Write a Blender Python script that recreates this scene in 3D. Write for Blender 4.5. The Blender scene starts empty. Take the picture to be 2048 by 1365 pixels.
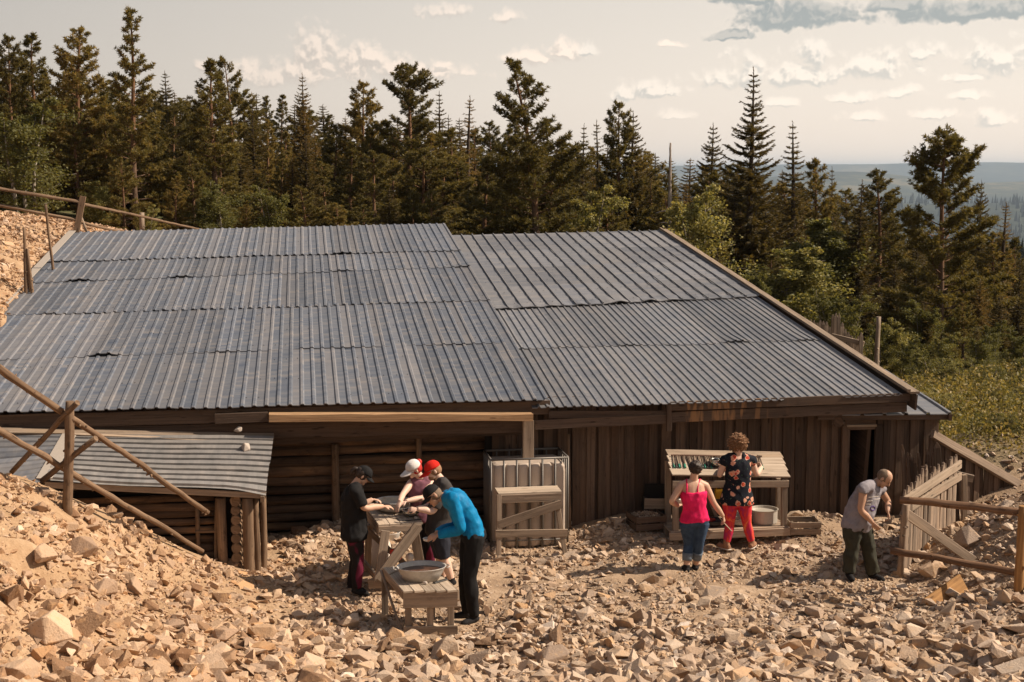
import bpy, bmesh, math, random
import numpy as np
from mathutils import Vector, Matrix, Euler, noise as mnoise
random.seed(7); RNG = np.random.default_rng(11)
SC = bpy.context.scene; COL = SC.collection
PI = math.pi; rad = math.radians

# ------------------------------------------------------------------ camera
CH, FPX, YAW = 5.4, 2844.4, rad(9.4)
PITCH = math.atan((682.5 - 340) / FPX)
cam_d = bpy.data.cameras.new('camera'); cam = bpy.data.objects.new('camera', cam_d); COL.objects.link(cam)
cam_d.lens = 50; cam_d.sensor_width = 36; cam_d.clip_start = 0.1; cam_d.clip_end = 60000
cam.location = (0, 0, CH); cam.rotation_euler = (PI/2 - PITCH, 0, -YAW)
SC.camera = cam
# ------------------------------------------------------------------ exposure
SC.view_settings.view_transform = 'Standard'; SC.view_settings.look = 'None'
SC.view_settings.exposure = 0.45; SC.view_settings.gamma = 1
SC.cycles.max_bounces = 6; SC.cycles.transparent_max_bounces = 8; SC.cycles.volume_bounces = 0
SC.cycles.diffuse_bounces = 3; SC.cycles.glossy_bounces = 3; SC.cycles.use_denoising = True
SC.cycles.caustics_reflective = False; SC.cycles.caustics_refractive = False
# ------------------------------------------------------------------ sun
SUN_AZ, SUN_EL = rad(96), rad(42)          # azimuth from +Y towards +X (from the right, grazing the shed front)
sun_d = bpy.data.lights.new('sun', 'SUN'); sun = bpy.data.objects.new('sun', sun_d); COL.objects.link(sun)
sun_d.energy = 5.0; sun_d.angle = rad(0.55); sun_d.color = (1.0, 0.86, 0.70)
sv = Vector((math.sin(SUN_AZ)*math.cos(SUN_EL), math.cos(SUN_AZ)*math.cos(SUN_EL), math.sin(SUN_EL)))
sun.rotation_euler = sv.to_track_quat('Z', 'Y').to_euler(); sun.location = (20, 20, 30)

# camera maths: pixel of the 2048 x 1365 photograph -> world point
_F = np.array([math.sin(YAW)*math.cos(PITCH), math.cos(YAW)*math.cos(PITCH), -math.sin(PITCH)])
_R = np.array([math.cos(YAW), -math.sin(YAW), 0.0]); _U = np.cross(_R, _F); _C = np.array([0, 0, CH])
def ray(px, py): return _F + _R*(px-1024)/FPX - _U*(py-682.5)/FPX
def at(px, py, Y): d = ray(px, py); return _C + d*(Y/d[1])
def gz(px, py, z=0.0): d = ray(px, py); return _C + d*((z-CH)/d[2])
def proj(P):
    v = np.asarray(P, float) - _C; w = v @ _F
    return 1024 + FPX*(v @ _R)/w, 682.5 - FPX*(v @ _U)/w, w

# ------------------------------------------------------------------ node helper
class NT:
    def __init__(s, tree): s.t = tree; s.n = tree.nodes; s.l = tree.links
    def new(s, typ, **kw):
        nd = s.n.new(typ)
        for k, v in kw.items():
            if k.startswith('i_'):
                key = k[2:]; key = int(key) if key.isdigit() else key.replace('_', ' ')
                s.put(nd.inputs[key], v)
            else: setattr(nd, k, v)
        return nd
    def put(s, sock, v):
        if isinstance(v, bpy.types.NodeSocket): s.l.new(v, sock)
        elif isinstance(v, bpy.types.Node): s.l.new(v.outputs[0], sock)
        else:
            if hasattr(sock.default_value, '__len__') and not isinstance(v, str):
                v = tuple(v)
                if len(sock.default_value) == 4 and len(v) == 3: v = v + (1.0,)
            sock.default_value = v
    def m(s, op, a, b=0.0, c=None, clamp=False):
        nd = s.n.new('ShaderNodeMath'); nd.operation = op; nd.use_clamp = clamp
        s.put(nd.inputs[0], a); s.put(nd.inputs[1], b)
        if c is not None: s.put(nd.inputs[2], c)
        return nd.outputs[0]
    def mix(s, f, a, b, blend='MIX'):
        nd = s.n.new('ShaderNodeMix'); nd.data_type = 'RGBA'; nd.blend_type = blend
        s.put(nd.inputs[0], f); s.put(nd.inputs[6], a); s.put(nd.inputs[7], b)
        return nd.outputs[2]
    def ramp(s, f, stops, interp='LINEAR'):
        nd = s.n.new('ShaderNodeValToRGB'); cr = nd.color_ramp; cr.interpolation = interp
        while len(cr.elements) < len(stops): cr.elements.new(0.5)
        for e, (p, c) in zip(cr.elements, stops):
            e.position = p; e.color = (c[0], c[1], c[2], 1) if hasattr(c, '__len__') else (c, c, c, 1)
        s.put(nd.inputs[0], f); return nd.outputs[0]
    def noise(s, vec, scale, detail=4, rough=0.55, w=None, dist=0.0):
        nd = s.n.new('ShaderNodeTexNoise')
        if w is not None: nd.noise_dimensions = '4D'; s.put(nd.inputs['W'], w)
        s.put(nd.inputs['Vector'], vec); s.put(nd.inputs['Scale'], scale); s.put(nd.inputs['Detail'], detail)
        s.put(nd.inputs['Roughness'], rough); s.put(nd.inputs['Distortion'], dist)
        return nd.outputs[0]
    def smooth(s, v, lo, hi):
        nd = s.n.new('ShaderNodeMapRange'); nd.interpolation_type = 'SMOOTHSTEP'
        s.put(nd.inputs[0], v); nd.inputs[1].default_value = lo; nd.inputs[2].default_value = hi
        return nd.outputs[0]

# ------------------------------------------------------------------ sky: hazy Nishita daylight with cumulus clouds
world = bpy.data.worlds.new('World'); SC.world = world; world.use_nodes = True
def build_world():
    t = world.node_tree; t.nodes.clear(); N = NT(t)
    sky = N.new('ShaderNodeTexSky', sky_type='NISHITA', sun_disc=False, sun_elevation=SUN_EL,
                sun_rotation=SUN_AZ, altitude=300, air_density=1.0, dust_density=3.5, ozone_density=1.0)
    # cloud field group: (azimuth, elevation) in degrees -> bright cumulus density, dark cloud density
    def e(px, py, rx, ry):     # centre and radii of a cloud lobe, as directions
        d = ray(px, py); az = math.degrees(math.atan2(d[0], d[1])); el = math.degrees(math.atan2(d[2], math.hypot(d[0], d[1])))
        return az, el, math.degrees(rx/FPX), math.degrees(ry/FPX)
    light = [(630,108,62,66),(700,140,95,56),(600,150,90,44),(780,142,90,40),(492,152,40,46),(545,160,70,30),(742,120,40,40),(890,28,62,24),
             (1016,34,40,15),(1050,122,66,28),(1118,108,56,34),(1085,118,50,26),(885,132,30,9),(405,135,26,16),(1345,88,28,10),(-20,105,60,40),
             (840,150,140,26)]
    dark = [(1590,38,165,50),(1460,76,60,18),(1500,0,90,28),(1945,28,215,40),(1800,14,90,30)]
    mid = [(1628,118,48,44),(1500,152,76,54),(1440,168,52,34),(1590,160,110,40),(1745,142,110,48),(1852,108,62,28),(1312,190,84,36),
           (1250,194,44,26),(1995,130,86,58),(1935,160,60,16),(1700,196,60,22),(1800,190,54,24),(1560,204,46,18),(1940,196,50,18),
           (1360,236,50,16),(1720,236,56,20),(1870,232,60,22),(1985,238,50,26),(1180,104,30,18)]
    def group(name, lst, soft, amp):
        g = bpy.data.node_groups.new(name, 'ShaderNodeTree')
        g.interface.new_socket('P', in_out='INPUT', socket_type='NodeSocketVector')
        g.interface.new_socket('D', in_out='OUTPUT', socket_type='NodeSocketFloat')
        G = NT(g); gi = g.nodes.new('NodeGroupInput'); go = g.nodes.new('NodeGroupOutput')
        P = gi.outputs[0]
        warp = G.new('ShaderNodeTexNoise'); G.put(warp.inputs['Vector'], P); G.put(warp.inputs['Scale'], 0.9); G.put(warp.inputs['Detail'], 3.0)
        off = G.new('ShaderNodeVectorMath', operation='SUBTRACT'); G.put(off.inputs[0], warp.outputs['Color']); off.inputs[1].default_value = (.5,.5,.5)
        of2 = G.new('ShaderNodeVectorMath', operation='SCALE'); G.put(of2.inputs[0], off); of2.inputs['Scale'].default_value = 0.7
        ad = G.new('ShaderNodeVectorMath', operation='ADD'); G.put(ad.inputs[0], P); G.put(ad.inputs[1], of2)
        acc = None
        for (px, py, rx, ry) in lst:
            a, el, ra, re = e(px, py, rx, ry)
            s1 = G.new('ShaderNodeVectorMath', operation='SUBTRACT'); G.put(s1.inputs[0], ad); s1.inputs[1].default_value = (a, el, 0)
            s2 = G.new('ShaderNodeVectorMath', operation='DIVIDE'); G.put(s2.inputs[0], s1); s2.inputs[1].default_value = (ra, re, 1)
            mx = G.new('ShaderNodeVectorMath', operation='MULTIPLY'); G.put(mx.inputs[0], s2); mx.inputs[1].default_value = (-1.0, -1.9, 1)
            m2 = G.new('ShaderNodeVectorMath', operation='MAXIMUM'); G.put(m2.inputs[0], s2); G.put(m2.inputs[1], mx)      # flat, quickly ending bases
            ln = G.new('ShaderNodeVectorMath', operation='LENGTH'); G.put(ln.inputs[0], m2)
            v = G.m('SUBTRACT', 1.0, ln.outputs['Value'])
            acc = v if acc is None else G.m('MAXIMUM', acc, v)
        nz = G.noise(P, 0.95, 5, 0.52)
        vor = G.new('ShaderNodeTexVoronoi', feature='F1'); vor.voronoi_dimensions = '2D'; G.put(vor.inputs['Vector'], ad); G.put(vor.inputs['Scale'], 1.5)
        G.put(vor.inputs['Detail'], 2.0); G.put(vor.inputs['Roughness'], 0.6)
        bil = G.m('SUBTRACT', 0.62, vor.outputs['Distance'])
        d = G.m('ADD', acc, G.m('MULTIPLY', G.m('SUBTRACT', nz, 0.5), amp))
        d = G.m('ADD', d, G.m('MULTIPLY', bil, amp*0.55))
        G.put(go.inputs[0], d)
        return g
    gl, gm, gd = group('bright_cumulus', light, .2, .95), group('grey_cumulus', mid, .2, .95), group('dark_cloud', dark, .2, 0.75)
    tc = N.new('ShaderNodeTexCoord'); sep = N.new('ShaderNodeSeparateXYZ', i_0=tc.outputs['Generated'])
    az = N.m('MULTIPLY', N.m('ARCTAN2', sep.outputs[0], sep.outputs[1]), 57.2958)
    el = N.m('MULTIPLY', N.m('ARCSINE', sep.outputs[2]), 57.2958)
    P = N.new('ShaderNodeCombineXYZ', i_0=az, i_1=el)
    def run(g, offx=0, offy=0):
        a = N.new('ShaderNodeVectorMath', operation='ADD'); N.put(a.inputs[0], P); a.inputs[1].default_value = (offx, offy, 0)
        gn = N.new('ShaderNodeGroup', node_tree=g); N.put(gn.inputs[0], a); return gn.outputs[0]
    # veil: high thin haze, creamy low down, greyer above
    ev = N.ramp(N.m('MULTIPLY', el, 1/30.0, clamp=True), [(0, (0.74,0.64,0.55)), (0.10, (0.69,0.62,0.545)), (0.32, (0.53,0.50,0.455)), (0.55, (0.34,0.335,0.32)), (1, (0.20,0.20,0.21))])
    # the sky is brightest towards the sun and darkest opposite it
    dt = N.new('ShaderNodeVectorMath', operation='DOT_PRODUCT'); N.put(dt.inputs[0], tc.outputs['Generated']); dt.inputs[1].default_value = (math.sin(SUN_AZ), math.cos(SUN_AZ), 0.25)
    side = N.smooth(dt.outputs['Value'], -0.95, 0.42)
    ev = N.mix(side, N.mix(1.0, ev, (0.30,0.315,0.35), 'MULTIPLY'), N.mix(1.0, ev, (1.14,1.12,1.10), 'MULTIPLY'))
    skyc = N.mix(1.0, sky.outputs[0], (0.085, 0.078, 0.072), 'MULTIPLY')
    col = N.mix(0.86, skyc, ev)
    base = col
    # clouds
    dl, dl2 = run(gl), run(gl, 0.10, 0.22)
    lit = N.smooth(N.m('SUBTRACT', dl, dl2), -0.22, 0.30)
    fadel = N.smooth(el, 2.2, 4.2)
    cl = N.mix(1.0, base, N.mix(lit, (0.90,0.88,0.88), (1.34,1.25,1.20)), 'MULTIPLY')
    col = N.mix(N.m('MULTIPLY', N.smooth(dl, -0.15, 0.60), N.m('MULTIPLY', 0.92, N.m('ADD', 0.25, N.m('MULTIPLY', fadel, .75)))), col, cl)
    dm, dm2 = run(gm), run(gm, 0.10, 0.24)
    litm = N.smooth(N.m('SUBTRACT', dm, dm2), -0.12, 0.34)
    thick = N.smooth(dm, 0.0, 0.55)
    cm = N.mix(1.0, base, N.mix(litm, N.mix(thick, (1.02,1.01,1.0), (0.76,0.81,0.85)), (1.22,1.21,1.20)), 'MULTIPLY')
    col = N.mix(N.m('MULTIPLY', N.smooth(dm, -0.20, 0.6), 0.8), col, cm)
    dd, dd2 = run(gd), run(gd, 0.08, 0.28)
    thd = N.smooth(dd, -0.12, 0.42); rim = N.smooth(N.m('SUBTRACT', dd, dd2), 0.05, 0.5)
    cd = N.mix(1.0, base, N.mix(N.m('MULTIPLY', thd, N.m('SUBTRACT', 1.0, N.m('MULTIPLY', rim, .45))), (1.08,1.06,1.05), (0.50,0.58,0.64)), 'MULTIPLY')
    col = N.mix(N.smooth(dd, -0.25, 0.30), col, cd)
    # the same hazy veil only near the view's band; overhead stays Nishita so the light keeps its colour
    high = N.smooth(el, 14, 40)
    plainc = N.mix(high, base, N.mix(0.5, skyc, ev))
    bg0 = N.new('ShaderNodeBackground', i_Color=plainc, i_Strength=1.0)
    bg1 = N.new('ShaderNodeBackground', i_Color=col, i_Strength=1.0)
    # clouds stand only in this part of the sky; elsewhere the cheap clear branch is used
    inside = N.m('MULTIPLY', N.m('MULTIPLY', N.m('GREATER_THAN', el, 0.2), N.m('LESS_THAN', el, 13.0)), N.m('LESS_THAN', N.m('ABSOLUTE', N.m('SUBTRACT', az, 9.4)), 34.0))
    ms = N.new('ShaderNodeMixShader'); N.put(ms.inputs[0], inside); N.l.new(bg0.outputs[0], ms.inputs[1]); N.l.new(bg1.outputs[0], ms.inputs[2])
    out = N.new('ShaderNodeOutputWorld'); N.l.new(ms.outputs[0], out.inputs[0])
build_world()
world.cycles.sampling_method = 'MANUAL'; world.cycles.sample_map_resolution = 512
# ------------------------------------------------------------------ object helpers
def props(o, label=None, cat=None, group=None, kind=None):
    if label: o['label'] = label
    if cat: o['category'] = cat
    if group: o['group'] = group
    if kind: o['kind'] = kind
    return o
def thing(name, loc, label, cat, group=None, rotz=0):
    o = bpy.data.objects.new(name, None); COL.objects.link(o)
    o.location = tuple(float(v) for v in loc); o.rotation_euler = (0, 0, rotz); o.empty_display_size = 0.2
    return props(o, label, cat, group)
def base_of(P):
    P = np.asarray(P); return np.array([P[:,0].mean(), P[:,1].mean(), P[:,2].min()])
def world_origin(o):
    p = np.zeros(3)
    while o is not None: p = p + np.array(o.location); o = o.parent
    return p
def mesh_np(name, V, loops, starts, mats=(), uv=None, rnd=None, midx=None, smooth=False, col=None):
    me = bpy.data.meshes.new(name)
    V = np.asarray(V, np.float32); loops = np.asarray(loops, np.int32); starts = np.asarray(starts, np.int32)
    me.vertices.add(len(V)); me.vertices.foreach_set('co', V.ravel())
    me.loops.add(len(loops)); me.loops.foreach_set('vertex_index', loops)
    me.polygons.add(len(starts)); me.polygons.foreach_set('loop_start', starts)
    if uv is not None:
        l = me.uv_layers.new(name='UVMap'); l.data.foreach_set('uv', np.asarray(uv, np.float32).ravel())
    if rnd is not None:
        a = me.attributes.new('rnd', 'FLOAT', 'FACE'); a.data.foreach_set('value', np.asarray(rnd, np.float32))
    if col is not None:
        a = me.attributes.new('tint', 'FLOAT_COLOR', 'FACE'); a.data.foreach_set('color', np.asarray(col, np.float32).ravel())
    for m in mats: me.materials.append(m)
    if midx is not None: me.polygons.foreach_set('material_index', np.asarray(midx, np.int32))
    me.polygons.foreach_set('use_smooth', np.full(len(starts), smooth, bool) if isinstance(smooth, bool) else np.asarray(smooth, bool))
    me.update(calc_edges=True); me.validate()
    return me
class MB:
    def __init__(s): s.V=[]; s.L=[]; s.S=[]; s.UV=[]; s.R=[]; s.M=[]; s.K=[]; s.nv=0; s.nl=0
    def add(s, V, F, UV=None, rnd=None, mat=0, soft=False):
        V = np.asarray(V, float); s.V.append(V)
        if rnd is None: rnd = random.random()
        for i, f in enumerate(F):
            s.S.append(s.nl); s.L.extend([k + s.nv for k in f]); s.nl += len(f)
            if UV is not None: s.UV.extend(UV[i])
            else: s.UV.extend([(float(V[k][0]+V[k][1]), float(V[k][2])) for k in f])
            s.R.append(rnd); s.M.append(mat); s.K.append(bool(soft and len(f) <= 4))
        s.nv += len(V)
    def board(s, p0, p1, w, t, up=(0,0,1), rnd=None, w1=None, mat=0, jit=0.0):
        """a plank from p0 to p1: width w along 'up' (made perpendicular), thickness t"""
        p0 = np.array(p0, float); p1 = np.array(p1, float); d = p1-p0; L = np.linalg.norm(d); d /= L
        u = np.array(up, float); u = u - d*(u@d); u /= np.linalg.norm(u); n = np.cross(d, u)
        w1 = w if w1 is None else w1
        ns = 2 if jit == 0 else max(2, int(L/0.35)+1)
        V = []; 
        for i in range(ns):
            q = i/(ns-1); c = p0 + d*L*q; ww = w + (w1-w)*q
            if jit: 
                a = ww/2 + random.uniform(-jit, jit); b = ww/2 + random.uniform(-jit, jit)
            else: a = b = ww/2
            b_ = min(0.004, t*.2, ww*.2)
            for (su, sn) in ((-b+b_, -t/2), (a-b_, -t/2), (a, -t/2+b_), (a, t/2-b_), (a-b_, t/2), (-b+b_, t/2), (-b, t/2-b_), (-b, -t/2+b_)):
                V.append(c + u*su + n*sn)
        F = []; UV = []; o1 = random.uniform(0, 50); o2 = random.uniform(0, 50)
        per = [0, w, w+b_, w+t, w+t+b_, 2*w+t, 2*w+t+b_, 2*w+2*t, 2*w+2*t+b_]
        for i in range(ns-1):
            for k in range(8):
                k2 = (k+1) % 8; a = i*8
                F.append((a+k, a+k2, a+8+k2, a+8+k))
                u0 = o1+L*i/(ns-1); u1 = o1+L*(i+1)/(ns-1)
                UV.append([(u0, o2+per[k]), (u0, o2+per[k+1]), (u1, o2+per[k+1]), (u1, o2+per[k])])
        e = (ns-1)*8
        F.append(tuple(range(7, -1, -1))); UV.append([(o1+.01*k, o2) for k in range(8)])
        F.append(tuple(e+k for k in range(8))); UV.append([(o1+.01*k, o2) for k in range(8)])
        s.add(V, F, UV, rnd, mat)
    def tube(s, path, radii, n=8, rnd=None, lump=0.0, caps=True, mat=0, flat=1.0, fa=(0,0,1)):
        path = np.asarray(path, float); m = len(path)
        if not hasattr(radii, '__len__'): radii = [radii]*m
        V = []; T = np.gradient(path, axis=0); T /= (np.linalg.norm(T, axis=1)[:,None]+1e-12)
        u = np.array(fa, float)
        if abs(u@T[0]) > .95: u = np.array((1.0,0,0))
        lens = np.r_[0, np.cumsum(np.linalg.norm(np.diff(path, axis=0), axis=1))]
        ph = [random.uniform(-1,1) for _ in range(n)]
        for i in range(m):
            u = u - T[i]*(u@T[i]); u /= np.linalg.norm(u); v = np.cross(T[i], u)
            for k in range(n):
                a = 2*PI*k/n; r = radii[i]*(1 + lump*(0.5*ph[k]+random.uniform(-.5,.5)))
                V.append(path[i] + u*math.cos(a)*r*flat + v*math.sin(a)*r)
        F = []; UV = []; o1 = random.uniform(0,50); o2 = random.uniform(0,50); c = 2*PI*radii[0]
        for i in range(m-1):
            for k in range(n):
                k2 = (k+1) % n
                F.append((i*n+k, i*n+k2, (i+1)*n+k2, (i+1)*n+k))
                UV.append([(o1+lens[i], o2+c*k/n), (o1+lens[i], o2+c*(k+1)/n), (o1+lens[i+1], o2+c*(k+1)/n), (o1+lens[i+1], o2+c*k/n)])
        if caps:
            F.append(tuple(range(n-1,-1,-1))); UV.append([(o1, o2+.02*k) for k in range(n)])
            F.append(tuple((m-1)*n+k for k in range(n))); UV.append([(o1, o2+.02*k) for k in range(n)])
        s.add(V, F, UV, rnd, mat, soft=(n > 4))
    def log(s, p0, p1, r0, r1=None, n=9, seg=None, wob=0.0, lump=0.12, rnd=None, mat=0, knots=False):
        p0 = np.array(p0, float); p1 = np.array(p1, float); L = np.linalg.norm(p1-p0); r1 = r0 if r1 is None else r1
        seg = seg or max(2, int(L/0.18)); pts = []; w = np.zeros(3)
        for i in range(seg+1):
            q = i/seg; w = w*0.8 + np.array([random.uniform(-1,1) for _ in range(3)])*wob*0.35
            pts.append(p0 + (p1-p0)*q + w)
        s.tube(pts, [(r0+(r1-r0)*i/seg)*(1+random.uniform(-.07,.07)) for i in range(seg+1)], n, rnd, lump, mat=mat)
        if knots:                                  # stubs of trimmed branches
            d = (p1-p0)/L
            for _ in range(int(L/.22)):
                q = random.random(); c = p0+(p1-p0)*q; o = np.array([random.gauss(0,1) for _ in range(3)]); o -= d*(o@d); o /= np.linalg.norm(o); r = r0+(r1-r0)*q; k = random.uniform(.25,.45)*r
                s.tube([c+o*r*.6, c+o*r*1.02, c+o*(r+random.uniform(.008,.022))], [k*1.5, k, k*.6], 6, rnd, .15, mat=mat)
    def lathe(s, prof, c, n=20, axis=(0,0,1), rnd=None, mat=0, caps=False, sx=1.0, sy=1.0):
        V = []; c = np.array(c, float); A = Vector(axis).to_track_quat('Z','Y').to_matrix(); A = np.array(A)
        for (r, z) in prof:
            for k in range(n): V.append(c + A @ np.array([r*math.cos(2*PI*k/n)*sx, r*math.sin(2*PI*k/n)*sy, z]))
        F = []
        for i in range(len(prof)-1):
            for k in range(n): F.append((i*n+k, i*n+(k+1)%n, (i+1)*n+(k+1)%n, (i+1)*n+k))
        if caps: F.append(tuple(range(n-1,-1,-1))); F.append(tuple((len(prof)-1)*n+k for k in range(n)))
        s.add(V, F, None, rnd, mat)
    def build(s, name, mats, parent=None, smooth=False, label=None, cat=None, group=None, kind=None, loc=None):
        if not isinstance(mats, (list, tuple)): mats = [mats]
        V = np.concatenate(s.V)
        if parent is not None: o0 = world_origin(parent)
        elif loc is not None: o0 = np.array(loc, float)
        elif kind == 'structure': o0 = np.zeros(3)
        else: o0 = base_of(V)
        me = mesh_np(name, V - o0, s.L, s.S, mats, s.UV, s.R, s.M, smooth or np.array(s.K))
        o = bpy.data.objects.new(name, me); COL.objects.link(o)
        if parent is not None: o.parent = parent
        else: o.location = o0
        return props(o, label, cat, group, kind)

# ------------------------------------------------------------------ materials
def new_mat(name):
    m = bpy.data.materials.new(name); m.use_nodes = True; m.node_tree.nodes.clear(); N = NT(m.node_tree)
    out = N.new('ShaderNodeOutputMaterial'); return m, N, out
def pbsdf(N, out, color, rough=0.8, metal=0.0, bump=None, bstr=0.3, bdist=0.01, spec=0.4, **kw):
    b = N.new('ShaderNodeBsdfPrincipled'); N.put(b.inputs['Base Color'], color); N.put(b.inputs['Roughness'], rough)
    N.put(b.inputs['Metallic'], metal); N.put(b.inputs['Specular IOR Level'], spec)
    for k, v in kw.items(): N.put(b.inputs[k.replace('_', ' ')], v)
    if bump is not None:
        bp = N.new('ShaderNodeBump'); N.put(bp.inputs['Height'], bump); bp.inputs['Strength'].default_value = bstr; bp.inputs['Distance'].default_value = bdist
        N.l.new(bp.outputs[0], b.inputs['Normal'])
    N.l.new(b.outputs[0], out.inputs[0]); return b
def uvmap(N, sx, sy):
    uv = N.new('ShaderNodeUVMap'); mp = N.new('ShaderNodeMapping'); N.put(mp.inputs['Vector'], uv.outputs[0]); mp.inputs['Scale'].default_value = (sx, sy, 1)
    return mp.outputs[0]
def attr(N, name='rnd'):
    a = N.new('ShaderNodeAttribute', attribute_name=name); return a.outputs['Fac']
def wood(name, dark, light, warm=None, var=0.45, rough=0.85, knots=True, patch=0.0):
    m, N, out = new_mat(name); r = attr(N); w = N.m('MULTIPLY', r, 37.0)
    g = N.noise(uvmap(N, 1.3, 34), 1.0, 6, 0.62, w=w, dist=0.4)
    g2 = N.noise(uvmap(N, 0.8, 5), 1.0, 3, 0.5, w=w)
    f = N.m('ADD', N.m('MULTIPLY', g, 0.75), N.m('MULTIPLY', g2, 0.35))
    c = N.ramp(f, [(0.30, dark), (0.72, light)])
    if warm is not None:
        c = N.mix(N.smooth(g2, 0.5, 0.75), c, warm)
    if knots:
        v = N.new('ShaderNodeTexVoronoi', feature='F1'); N.put(v.inputs['Vector'], uvmap(N, 2.2, 9)); v.inputs['Scale'].default_value = 1.0
        kn = N.smooth(v.outputs['Distance'], 0.16, 0.07)
        c = N.mix(N.m('MULTIPLY', kn, 0.65), c, tuple(x*0.35 for x in dark))
    cr_ = N.noise(uvmap(N, 2.5, 60), 1.0, 2, .5, w=w); c = N.mix(N.m('MULTIPLY', N.smooth(cr_, .36, .28), .6), c, tuple(x*0.3 for x in dark))     # drying cracks
    dt = N.noise(uvmap(N, 6, 9), 1.0, 5, .7, w=w); c = N.mix(N.m('MULTIPLY', N.smooth(dt, .52, .70), .35+patch*.5), c, dark)              # dirt and bark remains
    k = N.m('ADD', 1.0-var/2, N.m('MULTIPLY', r, var))
    kc = N.new('ShaderNodeCombineXYZ', i_0=k, i_1=k, i_2=k)
    c = N.mix(1.0, c, kc.outputs[0], 'MULTIPLY')
    pbsdf(N, out, c, rough, bump=N.m('ADD', g, N.m('MULTIPLY', cr_, .6)), bstr=0.5, bdist=0.008, spec=0.2)
    return m
def plain(name, color, rough=0.7, metal=0.0, nscale=30, namp=0.15, bump=0.0, spec=0.4, **kw):
    m, N, out = new_mat(name); tc = N.new('ShaderNodeTexCoord')
    n = N.noise(tc.outputs['Object'], nscale, 4, 0.6)
    c = N.mix(n, tuple(x*(1-namp) for x in color), tuple(min(1, x*(1+namp)) for x in color))
    pbsdf(N, out, c, rough, metal, bump=n if bump else None, bstr=bump, bdist=0.01, spec=spec, **kw); return m
MT = {}
MT['grey_wood'] = wood('weathered_grey_wood', (0.105,0.073,0.050), (0.40,0.305,0.225), (0.33,0.235,0.155))
MT['pale_wood'] = wood('pale_dusty_wood', (0.19,0.14,0.10), (0.55,0.445,0.34), (0.46,0.35,0.25))
MT['wall_wood'] = wood('dark_stained_planks', (0.034,0.022,0.016), (0.155,0.102,0.070), (0.12,0.07,0.042), var=1.0)
MT['fascia_wood'] = wood('brown_fascia_boards', (0.040,0.026,0.019), (0.135,0.090,0.064), (0.11,0.068,0.043), var=0.35)
MT['orange_wood'] = wood('fresh_orange_plank', (0.22,0.125,0.062), (0.46,0.29,0.16), (0.42,0.25,0.125), var=0.2)
MT['pole_wood'] = wood('barked_pole', (0.045,0.026,0.017), (0.30,0.195,0.12), (0.17,0.095,0.055), var=0.3, patch=.7)
MT['log_wood'] = wood('old_dark_logs', (0.030,0.019,0.013), (0.17,0.105,0.066), (0.33,0.18,0.085), var=0.8, knots=False, patch=.5)
MT['picket_wood'] = wood('sun_bleached_pickets', (0.06,0.040,0.028), (0.35,0.26,0.19), (0.23,0.16,0.11), var=0.9)
def roof_metal(name, c1, c2, c3, rough=0.42, metal=0.35):
    m, N, out = new_mat(name); r = attr(N); w = N.m('MULTIPLY', r, 23.0)
    s1 = N.noise(uvmap(N, 9, 0.35), 1.0, 4, 0.6, w=w)
    s2 = N.noise(uvmap(N, 2.2, 1.2), 1.0, 5, 0.65)
    s3 = N.noise(uvmap(N, 14, 9), 1.0, 3, 0.6)
    c = N.ramp(s1, [(0.30, c1), (0.52, c2), (0.70, c3)])
    c = N.mix(N.m('MULTIPLY', N.smooth(N.m('FRACT', N.m('MULTIPLY', r, 5.3)), .45, .9), .38), c, c3)
    k = N.m('ADD', 0.76, N.m('MULTIPLY', r, 0.42)); kc = N.new('ShaderNodeCombineXYZ', i_0=k, i_1=k, i_2=k)
    c = N.mix(1.0, c, kc.outputs[0], 'MULTIPLY')
    c = N.mix(N.m('MULTIPLY', N.smooth(s2, 0.5, 0.72), 0.28), c, (0.33,0.28,0.24))
    rr = N.m('ADD', rough, N.m('MULTIPLY', s3, 0.25))
    bz = N.m('ADD', N.m('MULTIPLY', s2, 0.7), N.m('MULTIPLY', s3, 0.25))
    pbsdf(N, out, c, rr, metal, bump=bz, bstr=0.35, bdist=0.02, spec=0.5); return m
MT['roof_old'] = roof_metal('aged_corrugated_metal', (0.095,0.112,0.150), (0.158,0.168,0.190), (0.26,0.235,0.22))
MT['roof_new'] = roof_metal('dusty_ribbed_metal', (0.155,0.162,0.185), (0.21,0.21,0.22), (0.28,0.26,0.245))
MT['roof_hut'] = roof_metal('pale_hut_metal', (0.18,0.172,0.162), (0.235,0.218,0.205), (0.30,0.272,0.245), .5, .15)
MT['pot'] = plain('pale_enamel', (0.5,0.45,0.38), .4, .2, nscale=14, namp=.2)
MT['screw'] = plain('dark_screw_heads', (0.02,0.018,0.018), 0.6)
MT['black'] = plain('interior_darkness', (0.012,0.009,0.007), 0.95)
MT['dark_iron'] = plain('dark_tool_steel', (0.06,0.058,0.056), 0.5, 0.6)
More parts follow.
